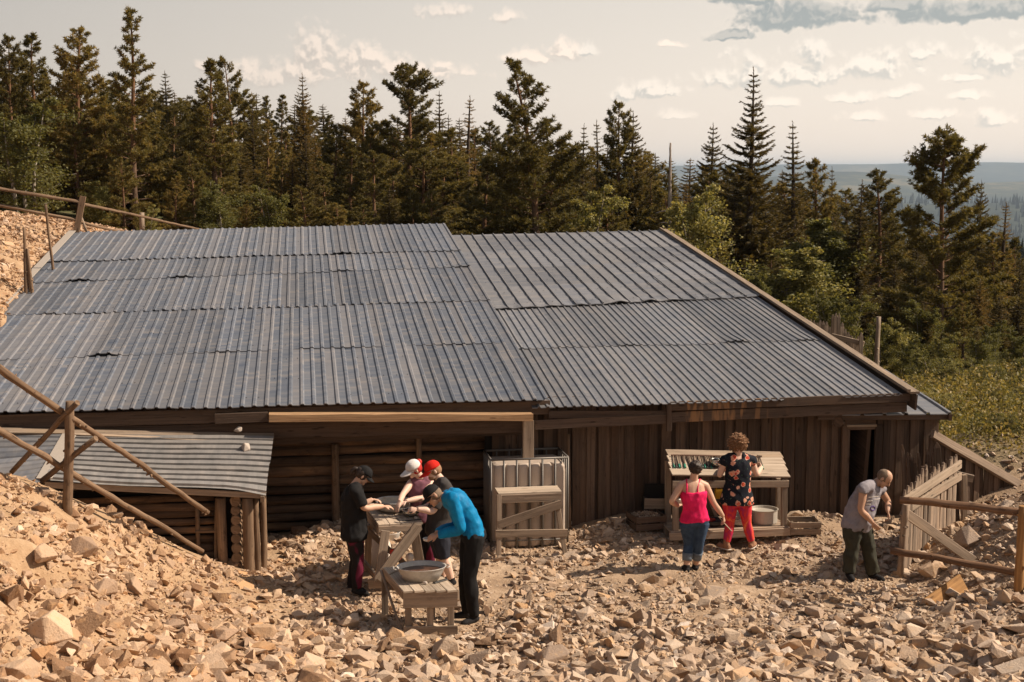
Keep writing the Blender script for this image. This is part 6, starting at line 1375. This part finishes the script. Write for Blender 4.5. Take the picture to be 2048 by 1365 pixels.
MT['dead_wood'] = bark('bleached_dead_wood', (0.17,0.13,0.10), (0.42,0.35,0.29))

def blades_mesh(name, P, D, L, W, rnd, mat, droop=0.0):
    """P base points, D unit directions, L lengths, W widths -> slim double-tapered blades (2 triangles each)"""
    n = len(P); rv = RNG.normal(size=(n,3)); S = np.cross(D, rv); S /= np.linalg.norm(S, axis=1)[:,None]+1e-9
    mid = P + D*(L*.45)[:,None]; tip = P + D*L[:,None]; tip[:,2] -= droop*L
    V = np.empty((n,4,3)); V[:,0] = P; V[:,1] = mid + S*W[:,None]*.5; V[:,2] = tip; V[:,3] = mid - S*W[:,None]*.5
    loops = np.arange(4*n); return mesh_np(name, V.reshape(-1,3), loops, np.arange(n)*4, [mat], rnd=rnd)
def unit(v): v = np.asarray(v, float); return v/(np.linalg.norm(v, axis=-1, keepdims=True)+1e-9)
def sph(n):
    v = RNG.normal(size=(n,3)); return unit(v)
def make_pine(h, spread, start, seed, lean=0.0, tufts=1.0, cone=0.5, gap=0.2, fork=False, curl=0.35):
    rnd = random.Random(seed); mb = MB(); n = 14; ph = rnd.uniform(0,6)
    def tr(t): return np.array([lean*h*(t**2.2) + .10*math.sin(t*5+ph)*t, .10*math.cos(t*4+ph)*t, h*t])
    pts = [tr(i/n) for i in range(n+1)]; r0 = .013*h+.025
    mb.tube(pts, [r0*(1-i/n)**.8+.012 for i in range(n+1)], 8, lump=.10)
    TP = []; TD = []
    nb = int(74*h/8.0)
    for k in range(nb):
        t = start + (1-start)*((k+rnd.uniform(0,.8))/nb)**.9
        if rnd.random() < gap*.6: continue
        q = (t-start)/(1-start); az = k*2.4 + rnd.uniform(-.7,.7)
        prof = (1-q)**cone*(0.45+0.55*min(1,q*4+.3)); Ln = spread*prof*rnd.uniform(.55,1.15)+.12
        up = .15+.75*q + rnd.uniform(-.15,.15); d = unit(np.array([math.cos(az), math.sin(az), up*.8-.15]))
        p = tr(t); path = [p]; seg = 5; dd = d.copy()
        for s in range(seg):
            dd = unit(dd + np.array([rnd.uniform(-.18,.18), rnd.uniform(-.18,.18), curl*(.25 if q > .3 else .1)])); path.append(path[-1]+dd*Ln/seg)
        mb.tube(path, [max(.006, (.030*(1-q)+.012)*(1-s/(seg+1))) for s in range(seg+1)], 4, lump=.1)
        nsub = max(3, int(Ln*7.5))
        for s in range(nsub):
            f = .30+.70*(s+rnd.random())/nsub; i = min(seg-1, int(f*seg)); b = path[i]+(path[i+1]-path[i])*(f*seg-i)
            side = unit(np.cross(dd, [0,0,1]))*(1 if s%2 else -1); sd = unit(dd*.6+side*rnd.uniform(.3,1.0)+np.array([0,0,rnd.uniform(0,.5)]))
            sl = Ln*rnd.uniform(.15,.38)*(1.15-f*.6)+.08; e = b+sd*sl
            mb.tube([b, (b+e)/2+np.array([0,0,-.01]), e], [.009,.007,.005], 3)
            nt = max(2, int(sl/.085*tufts))
            for w in range(nt):
                g = (w+.6)/nt; TP.append(b+(e-b)*g+np.array([rnd.uniform(-.05,.05) for _ in range(3)])); TD.append(unit(sd+np.array([0,0,.5])))
        for w in range(3): TP.append(path[-1]-dd*.08*w); TD.append(dd)
    if fork:
        for az, ln, zt in ((.15, 1.7, .80),(3.3,1.35,.78),(.6,1.0,.9),(2.6,.8,.86)):
            p = tr(zt); e = p+np.array([math.cos(az)*ln*.8, math.sin(az)*ln*.3, ln*.75]); mid = (p+e)/2+np.array([math.cos(az)*.2,0,-.12])
            path = [p+(mid-p)*u*2 if u < .5 else mid+(e-mid)*(u-.5)*2 for u in np.linspace(0,1,8)]
            mb.tube(path, np.linspace(.05,.012,8), 5, lump=.1)
            for s in range(24):
                f = rnd.uniform(.35,1); b = path[min(7,int(f*7))]; dv = unit(np.array([rnd.uniform(-1,1),rnd.uniform(-1,1),rnd.uniform(-.2,1)])); sl = rnd.uniform(.15,.5)
                e2 = b+dv*sl; mb.tube([b,e2],[.01,.005],3)
                for w in range(5): TP.append(b+(e2-b)*(w+1)/5+np.array([rnd.uniform(-.05,.05) for _ in range(3)])); TD.append(dv)
    for s in range(6): TP.append(tr(1)-np.array([0,0,.06*s])); TD.append(np.array([0,0,1.0]))
    TP = np.array(TP); TD = np.array(TD); nb = 15
    P = np.repeat(TP, nb, 0); D = unit(np.repeat(TD, nb, 0)*.75+sph(len(P))*.95); L = RNG.uniform(.10,.20,len(P)); W = RNG.uniform(.024,.044,len(P))
    tv = np.repeat(RNG.random(len(TP)), nb)*.6+RNG.random(len(P))*.4
    return mb, (P, D, L, W, tv), 'pine', 'pine_bark'
def make_spruce(h, spread, start, seed, dens=1.0, droop=.5, sparse=0.0, topbare=.0):
    rnd = random.Random(seed); mb = MB(); r0 = .014*h+.03; ph = rnd.uniform(0,6)
    def tr(t): return np.array([.05*math.sin(t*4+ph)*t*h*.15, .05*math.cos(t*3+ph)*t*h*.15, h*t])
    mb.tube([tr(i/12) for i in range(13)], [r0*(1-i/12)**.85+.010 for i in range(13)], 8, lump=.06)
    P = []; D = []; L = []; z = start*h; k = 0
    while z < h*.985:
        t = z/h; q = (t-start)/(1-start); whorl = 6 if t < .85 else 4
        for b in range(whorl):
            if rnd.random() < sparse: continue
            az = b*2*PI/whorl + k*.7 + rnd.uniform(-.3,.3); Ln = (spread*(1-q)**.85*(.6+.4*min(1,q*5+.2))*rnd.uniform(.6,1.2)+.07)
            if topbare and t > 1-topbare: Ln *= .75
            dr = droop*(1-q)*1.0; d0 = np.array([math.cos(az), math.sin(az), 0]); p = tr(t); path = [p]; ns = 6
            for s in range(ns):
                f = (s+1)/ns; zz = (.35*q*1.3 - dr*math.sin(f*PI*.75)*.8 + .30*f*f)
                path.append(p + d0*Ln*f + np.array([0,0,Ln*zz]))
            path = np.array(path); mb.tube(path[::2], [.012*(1-q)+.006,.008,.005,.004][:len(path[::2])], 3)
            nstep = max(3, int(Ln/.055*dens))
            for s in range(nstep):
                f = .12+.88*(s+rnd.random()*.6)/nstep; i = min(ns-1, int(f*ns)); c = path[i]+(path[i+1]-path[i])*(f*ns-i); ax = unit(path[i+1]-path[i])
                sdv = unit(np.cross(ax,[0,0,1]))
                tl = (.07+Ln*.24*(1-f*.75))*rnd.uniform(.7,1.2)
                for sg in (-1,1):
                    dv = unit(ax*.75+sdv*sg*rnd.uniform(.6,1.1)+np.array([0,0,rnd.uniform(-.55,.05)*(1-q*.7)]))
                    P.append(c); D.append(dv); L.append(tl)
                    P.append(c+dv*tl*.45); D.append(unit(dv+np.array([rnd.uniform(-.5,.5),rnd.uniform(-.5,.5),rnd.uniform(-.7,.1)]))); L.append(tl*.7)
                if rnd.random() < .6: P.append(c); D.append(unit(ax+np.array([0,0,rnd.uniform(-.9,.4)]))); L.append(.10+tl*.3)
        z += (.16+.10*rnd.random())*(1.0 if t < .8 else .9)*max(.7,h/8); k += 1
    for s in range(8): P.append(tr(1)-np.array([0,0,.05*s])); D.append(unit(np.array([rnd.uniform(-.5,.5),rnd.uniform(-.5,.5),1]))); L.append(.12)
    P = np.array(P); D = np.array(D); L = np.array(L)
    P2 = np.concatenate([P,P]); D2 = np.concatenate([D, unit(D+sph(len(D))*.35)]); L2 = np.concatenate([L,L*.8]); W = np.clip(L2*.22,.02,.05)
    tv = np.concatenate([RNG.random(len(P))]*2)*.8 + RNG.random(2*len(P))*.2
    return mb, (P2, D2, L2, W, tv), 'spruce', 'spruce_bark'
def make_birch(h, spread, seed, leaves=6000, leaf=.055, stems=1):
    rnd = random.Random(seed); mb = MB(); LP = []
    for st in range(stems):
        bx, by = rnd.uniform(-.25,.25)*(stems>1), rnd.uniform(-.25,.25)*(stems>1); lx = rnd.uniform(-.12,.12)*h; ly = rnd.uniform(-.1,.1)*h; hh = h*rnd.uniform(.8,1)
        def tr(t): return np.array([bx+lx*t*t+.06*math.sin(t*7+st), by+ly*t*t, hh*t])
        mb.tube([tr(i/10) for i in range(11)], [(.011*h+.012)*(1-i/10)+.006 for i in range(11)], 6, lump=.05)
        nb = int(34*h/5/stems)+8
        for k in range(nb):
            t = .10+.88*(k+rnd.random())/nb; az = rnd.uniform(0,2*PI); Ln = spread*(math.sin(PI*min(1,t*.85+.12))**.7)*rnd.uniform(.5,1.1); d = unit(np.array([math.cos(az),math.sin(az),rnd.uniform(.5,1.2)]))
            p = tr(t); path = [p]
            for s in range(4): d = unit(d+np.array([rnd.uniform(-.2,.2),rnd.uniform(-.2,.2),-.12])); path.append(path[-1]+d*Ln/4)
            mb.tube(path, [.012,.009,.007,.005,.004], 3)
            for s in range(12): 
                f = rnd.uniform(.2,1); i = min(3,int(f*4)); LP.append((path[i]+(path[i+1]-path[i])*(f*4-i), Ln*.16+.05))
    C = np.array([p for p, _ in LP]); R = np.array([r for _, r in LP]); idx = RNG.integers(0, len(C), leaves)
    P = C[idx] + sph(leaves)*(RNG.random(leaves)**.5*R[idx])[:,None]*1.3; D = unit(sph(leaves)+np.array([0,0,-.4])); L = RNG.uniform(.7,1.3,leaves)*leaf; W = L*.85
    tv = RNG.random(len(C))[idx]*.6+RNG.random(leaves)*.4
    return mb, (P, D, L, W, tv), 'birch', 'birch_bark'
PROTO = {}
def proto(key, gen, h):
    mb, bl, fol, bk = gen
    V = np.concatenate(mb.V); tm = mesh_np('trunk', V, mb.L, mb.S, [MT[bk]], mb.UV, mb.R, smooth=True)
    cm = blades_mesh('crown', *bl[:4], bl[4], MT[fol]); PROTO[key] = (tm, cm, h, fol)
proto('pine_tall', make_pine(9.5, 1.95, .04, 1, tufts=1.3, cone=.75), 9.5)
proto('pine_lean', make_pine(9.0, 3.0, .05, 2, lean=-.085, tufts=1.1, cone=.80), 9.0)
proto('pine_fork', make_pine(8.5, 2.3, .05, 3, tufts=1.3, cone=.50, fork=True), 8.9)
proto('pine_a', make_pine(9.0, 2.1, .12, 4, tufts=1.1, cone=.55, lean=.02), 9.0)
proto('pine_b', make_pine(8.5, 1.8, .05, 5, tufts=1.2, cone=.70), 8.5)
proto('pine_c', make_pine(9.0, 2.0, .30, 6, tufts=1.1, cone=.35, gap=.4), 9.0)
proto('pine_d', make_pine(7.5, 2.3, .03, 7, tufts=1.1, cone=.65, lean=.03), 7.5)
proto('spruce_hero', make_spruce(9.5, 2.05, .04, 8, dens=1.25, droop=.15, topbare=.25), 9.5)
proto('spruce_a', make_spruce(9.0, 1.65, .03, 9, dens=1.2, droop=.5), 9.0)
proto('spruce_b', make_spruce(9.0, 1.15, .04, 10, dens=1.2, droop=.35, sparse=.06), 9.0)
proto('spruce_c', make_spruce(7.5, 1.9, .02, 11, dens=1.2, droop=.4), 7.5)
proto('spruce_thin', make_spruce(8.0, .95, .10, 12, dens=.9, droop=.55, sparse=.38), 8.0)
proto('pine_e', make_pine(8.0, 2.2, .04, 21, tufts=1.1, cone=.6, lean=-.03), 8.0)
proto('pine_f', make_pine(9.0, 1.7, .08, 22, tufts=1.2, cone=.8), 9.0)
proto('pine_g', make_pine(7.0, 2.0, .05, 23, tufts=1.1, cone=.45, gap=.5, lean=.05), 7.0)
proto('spruce_d', make_spruce(8.5, 1.35, .03, 24, dens=1.2, droop=.6), 8.5)
proto('spruce_e', make_spruce(8.0, 1.75, .03, 25, dens=1.1, droop=.3, sparse=.15), 8.0)
proto('birch_a', make_birch(5.0, 1.25, 13, 17000, .07), 5.0)
proto('birch_b', make_birch(4.2, 1.3, 14, 11000, .07, stems=3), 4.2)
proto('birch_c', make_birch(2.2, .8, 15, 4500, .055, stems=4), 2.1)
NAMES = {'pine':'pine_tree','spruce':'spruce_tree','birch':'birch_tree'}
def place_tree(key, px, ytop, Y, label, group=None, wide=1.0, rot=None, cat=None, zext=0.0):
    tm, cm, h0, fol = PROTO[key]
    top = at(px, ytop, Y); x = top[0]; g = h1(x, Y) - .1 - zext; s = max(.12, (top[2]-g)/h0); 
    root = thing(NAMES[fol], (x, Y, g), label, cat or (fol+' tree'), group, rotz=random.uniform(0, 6.28) if rot is None else rot)
    root.scale = (s*wide if s > .9 else s*wide*1.05, s*wide if s > .9 else s*wide*1.05, s)
    for nm, me in (('trunk', tm), ('crown', cm)):
        o = bpy.data.objects.new(nm, me); COL.objects.link(o); o.parent = root
    return root
T = place_tree
T('pine_tall',258,24,43,'tallest straight pine rising above the left end of the big roof', wide=1.0)
T('pine_lean',1075,128,41,'big spreading pine with bent leaning top behind the middle of the roof', rot=0.0, wide=1.05)
T('pine_fork',1893,248,38,'broad pine with forked ragged crown on the far right', rot=-.1, wide=1.05)
T('spruce_hero',1504,138,44,'tall pointed spruce with bare upper twigs right of the dead snag', wide=.95)
T('spruce_b',1590,246,47,'slender pointed spruce directly right of the tallest spruce', wide=1.1)
T('pine_c',816,143,52,'pine with long bare orange trunk behind the left roof ridge', wide=1.1)
T('pine_a',152,64,45,'ragged pine with gnarled flat top left of the tallest pine', wide=1.1)
T('pine_b',424,126,44,'slim pine with sunlit brown trunk right of the tallest pine', wide=1.2)
T('pine_b',66,74,47,'dark pine near the top left corner of the wood', wide=1.1)
T('pine_a',14,78,46,'pine at the very left end of the tree line', wide=.9)
T('spruce_a',330,142,56,'dark spruce in the gap right of the tallest pine', wide=1.0)
T('pine_d',460,122,52,'pine top just right of the slim sunlit trunk', wide=.8)
T('spruce_a',606,148,56,'dark pointed spruce standing alone under the large cloud', wide=.9)
T('pine_a',724,170,54,'round topped pine left of the bare orange trunk', wide=1.0)
T('spruce_b',880,184,56,'pointed spruce right of the bare orange trunk', wide=1.0)
T('spruce_thin',937,194,54,'sparse thin spruce with open layered top', wide=1.2)
T('pine_a',1237,212,52,'flat topped open pine beside the broad dark spruce', wide=.8)
T('spruce_c',1266,226,52,'broad dark spruce behind the right roof ridge', wide=.85)
T('spruce_b',1166,250,50,'narrow spruce right of the leaning pine', wide=.9)
T('spruce_thin',1196,243,54,'thin spruce between the leaning pine and the flat topped pine', wide=1.0)
T('spruce_c',1426,250,52,'dense blunt spruce between the dead snag and the tallest spruce', wide=.85)
T('pine_d',1636,326,52,'small dark pine right of the slender spruce', wide=.9)
T('spruce_b',1667,336,56,'small thin spruce against the pale blue fells', wide=.8)
T('spruce_a',1722,362,41,'dark shaggy spruce right of the birches by the roof verge', wide=1.0)
T('pine_a',1762,348,50,'dark round topped pine left of the broad forked pine', wide=1.2)
T('spruce_c',1962,362,50,'short spruce tip right of the broad forked pine', wide=.6)
T('spruce_thin',2010,406,44,'sparse skeletal spruce at the right edge before the far plain', wide=1.2)
T('birch_a',1562,458,37.5,'large pale green birch beside the right roof verge', wide=1.9)
T('birch_a',1650,392,42,'tall birch catching the sun behind the large pale birch', wide=1.6)
T('birch_b',38,196,38,'tall green birch at the left edge below the pines', wide=1.25)
T('birch_b',1395,372,42,'sunlit birch left of the tallest spruce', wide=1.1)
T('birch_b',1170,372,41,'birch lit by the sun right of the leaning pine', wide=1.1)
T('birch_b',1815,678,30,'leafy birch bush right of the leaning post', wide=1.1)
T('birch_b',545,372,40,'birch behind the left part of the roof ridge', wide=1.2)
# dead snag
sn = thing('dead_tree', (at(1341,300,44)[0], 44, h1(at(1341,300,44)[0],44)), 'grey leafless dead trunk with broken side stubs', 'dead tree')
f = MB(); b = world_origin(sn); tp = at(1341,286,44)
f.log(b, tp, .13, .03, 9, wob=.02)
for fr, dx, dz in ((.62,-.5,-.05),(.55,-.4,.02),(.50,.2,.0),(.45,-.35,-.1),(.42,.3,.05),(.70,.2,.05)):
    p = b+(tp-b)*fr; f.tube([p, p+np.array([dx*.6,-.05,dz*.5]), p+np.array([dx,-.1,dz-.03])], [.035,.02,.01], 5, lump=.1)
f.build('trunk', MT['dead_wood'], sn, smooth=True)
# filler trees: the wood is one wall of trees whose tops follow the photographed skyline
env = np.array([(-60,110),(0,112),(100,140),(180,150),(300,185),(380,190),(480,195),(560,200),(650,215),(760,225),(860,230),(960,255),(1050,240),(1120,285),(1200,290),(1300,310),
                (1400,320),(1500,330),(1600,360),(1700,395),(1800,430),(1850,440),(1950,470),(2048,490),(2120,500)])
rg = random.Random(5)
def fill(n, Y0, Y1, d0, d1, keys, label, group, x0=-80, x1=2120, wide=(1.0,1.35)):
    for i in range(n):
        px = x0 + (x1-x0)*(i+rg.uniform(.1,.9))/n; y = np.interp(px, env[:,0], env[:,1]) + rg.uniform(d0, d1)
        k_ = rg.choice(keys); sp = NAMES[PROTO[k_][3]].split('_')[0]; zone = ('at the far left edge','behind the left end of the roof','behind the left half of the roof','behind the middle of the roof','behind the right part of the roof','right of the roof ridge','towards the far plain')[min(6,max(0,int(px//300)))]
        T(k_, px, y, rg.uniform(Y0, Y1), label.replace('SP', sp)+' '+zone, group, wide=rg.uniform(*wide), rot=rg.uniform(0,6.28))
G1 = 'conifers standing close together in the wood behind the shed'
fill(84, 62, 80, -14, 22, ['spruce_a','spruce_d','pine_a','pine_f','spruce_e','spruce_c','pine_g'], 'dark SP in the back rows of the wood,', 'conifers in the back rows of the wood')
fill(72, 50, 60, 8, 75, ['pine_b','pine_d','spruce_d','pine_e','spruce_c','pine_f','pine_g','spruce_a'], 'olive SP in the middle rows of the wood,', G1)
fill(52, 42, 49, 55, 165, ['pine_d','pine_e','pine_a','spruce_e','pine_g','spruce_a','pine_f'], 'low SP in the front rows of the wood,', 'conifers in the front rows of the wood', x1=1700, wide=(1.15,1.6))
fill(26, 38, 42, 150, 240, ['birch_b','pine_d','pine_e','spruce_c','pine_g','birch_a'], 'young SP peeping over the ridge,', 'young trees right behind the roof ridge', x0=150, x1=1560, wide=(1.1,1.6))
# wood on the right below the fells
for (k, px, y, Y, w) in (('spruce_c',1790,520,40,1.0),('spruce_a',1835,470,44,1.1),('spruce_c',1960,560,36,1.15),('spruce_a',2040,520,38,1.1),('pine_d',1990,470,44,1.1),('spruce_c',1700,470,46,1.0),
                         ('spruce_a',2075,470,46,1.1),('pine_d',1930,500,46,1.0),('spruce_c',1860,560,42,1.0),('pine_b',2030,480,52,1.2),('spruce_a',1780,440,56,1.1),('spruce_c',2090,600,33,1.1),('spruce_a',1655,480,44,1.0),('spruce_c',1610,470,46,1.1)):
    T(k, px, y, Y, 'dense dark conifer in the wood right of the shed, below the far plain', 'conifers on the right below the far plain', wide=w)
for (k, px, y, Y, w) in (('birch_b',1850,600,33,1.0),('birch_b',1760,640,31,.9),('birch_b',1985,640,31,1.0),('birch_a',1915,590,35,1.1),('birch_b',2045,690,29,1.0),('birch_c',1905,730,28,1.2),('birch_b',1700,590,34,1.0),
                         ('birch_c',1960,720,28,1.2),('birch_b',1660,580,35,1.1),('birch_c',2035,760,26,1.2),('birch_a',1500,520,36,1.0)):
    T(k, px, y, Y, 'leafy birch shrub at the foot of the conifers right of the shed', 'birch shrubs right of the shed', wide=w, cat='birch shrub')
for i in range(34):
    px = rg.uniform(1880, 2060); Y = rg.uniform(21.5, 30); py_ = proj([at(px,800,Y)[0], Y, h1(at(px,800,Y)[0], Y)])[1]
    if at(px,800,Y)[0] < 10.9: continue
    T('birch_c', px, py_-rg.uniform(14,42), Y, 'small leafy bush among the stones on the slope right of the shed', 'small bushes on the slope right of the shed', wide=rg.uniform(1.2,1.9), cat='bush')
for (k, px, y, Y, w) in (('birch_b',1800,640,31,1.2),('spruce_c',1850,600,33,1.2),('birch_b',1890,665,29,1.2),('pine_d',1930,600,32,1.2),('birch_b',1965,668,28.5,1.3),('spruce_c',2000,590,33,1.1),('birch_b',2040,660,29,1.3),('birch_c',1870,715,28,1.6),
                         ('birch_c',1925,725,27.5,1.7),('birch_c',1990,735,27,1.7),('birch_c',2050,745,26.5,1.7),('spruce_c',1955,650,30,1.0),('spruce_c',2070,640,30,1.0),('birch_b',1840,690,29,1.0)):
    T(k, px, y, Y, 'dense green bush or young conifer closing the edge of the scrub slope', 'young trees edging the scrub slope', wide=w)
# undergrowth on the rough ground right of the shed
def undergrowth():
    n = 3000; px = RNG.uniform(9.6, 24, n*3); py = RNG.uniform(21.0, 38, n*3); pr = vnoise(px, py, 1.6, 21)*.6+vnoise(px, py, .5, 22)*.4
    u, v, w = proj(np.stack([px, py, H(px, py)], 1)); ok = (pr > np.where(py < 26, .30, .40)) & (u > 1700) & (u < 2300) & (px > 10.4+(py-21)*.02); px, py = px[ok][:n], py[ok][:n]; z = H(px, py)
    m = 26; C = np.repeat(np.stack([px, py, z], 1), m, 0); hgt = np.repeat(RNG.uniform(.08,.42,len(px)), m)
    P = C + np.stack([RNG.normal(0,.11,len(C)), RNG.normal(0,.11,len(C)), RNG.random(len(C))*hgt], 1); D = unit(sph(len(C))+np.array([0,0,.5])); L = RNG.uniform(.035,.085,len(C)); W = L*.6
    me = blades_mesh('undergrowth', P, D, L, W, np.repeat(RNG.random(len(px)), m)*.7+RNG.random(len(C))*.3, MT['scrub'])
    o = bpy.data.objects.new('undergrowth', me); COL.objects.link(o); props(o, 'low green scrub covering the rough slope right of the shed', 'undergrowth', kind='stuff')
undergrowth()
# the far plain: thousands of tiny conifers
def far_forest():
    n = 42000; az = np.radians(RNG.uniform(12, 30.5, n)); R = 260/(1-RNG.random(n)*.948); x = R*np.sin(az); y = R*np.cos(az)
    pr = vnoise(x, y, 90, 31)*.5+vnoise(x, y, 300, 32)*.5; ok = pr > .30; x, y, R = x[ok], y[ok], R[ok]; z = H(x, y); h = RNG.uniform(7,15,len(x))*(1+R/3500); r = h*RNG.uniform(.16,.24,len(x))
    k = 5; n = len(x); V = np.empty((n,k+1,3)); V[:,0] = np.stack([x,y,z+h],1)
    for i in range(k): a = 2*PI*i/k; V[:,i+1] = np.stack([x+r*math.cos(a), y+r*math.sin(a), z-1],1)
    b = (np.arange(n)*(k+1))[:,None,None]; f = np.array([[0,1+i,1+(i+1)%k] for i in range(k)])[None]
    L = (b+f).ravel(); me = mesh_np('far_forest', V.reshape(-1,3), L, np.arange(n*k)*3, [MT['farwood']], rnd=np.repeat(RNG.random(n), k))
    o = bpy.data.objects.new('far_forest', me); COL.objects.link(o); props(o, 'distant dark conifer forest covering the plain below the fells', 'forest', kind='stuff')
MT['farwood'] = foliage('distant_conifers', (0.012,0.018,0.012), (0.045,0.05,0.028), None, .1)
far_forest()
# ------------------------------------------------------------------ the air over the plain
def haze():
    m, N, out = new_mat('pale_blue_haze'); v = N.new('ShaderNodeVolumePrincipled')
    v.inputs['Color'].default_value = (0.60,0.74,0.90,1); v.inputs['Density'].default_value = 0.00008; v.inputs['Anisotropy'].default_value = 0.2
    N.l.new(v.outputs[0], out.inputs['Volume'])
    s = 19000.0; z0, z1 = -165.0, 75.0
    V = [(-s,-s,z0),(s,-s,z0),(s,s,z0),(-s,s,z0),(-s,-s,z1),(s,-s,z1),(s,s,z1),(-s,s,z1)]
    F = [(0,3,2,1),(4,5,6,7),(0,1,5,4),(1,2,6,5),(2,3,7,6),(3,0,4,7)]
    me = bpy.data.meshes.new('haze'); me.from_pydata(V, [], F); me.materials.append(m); o = bpy.data.objects.new('haze', me); COL.objects.link(o)
    props(o, 'thin blue air haze over the plain and the fells', 'haze', kind='stuff')
haze()
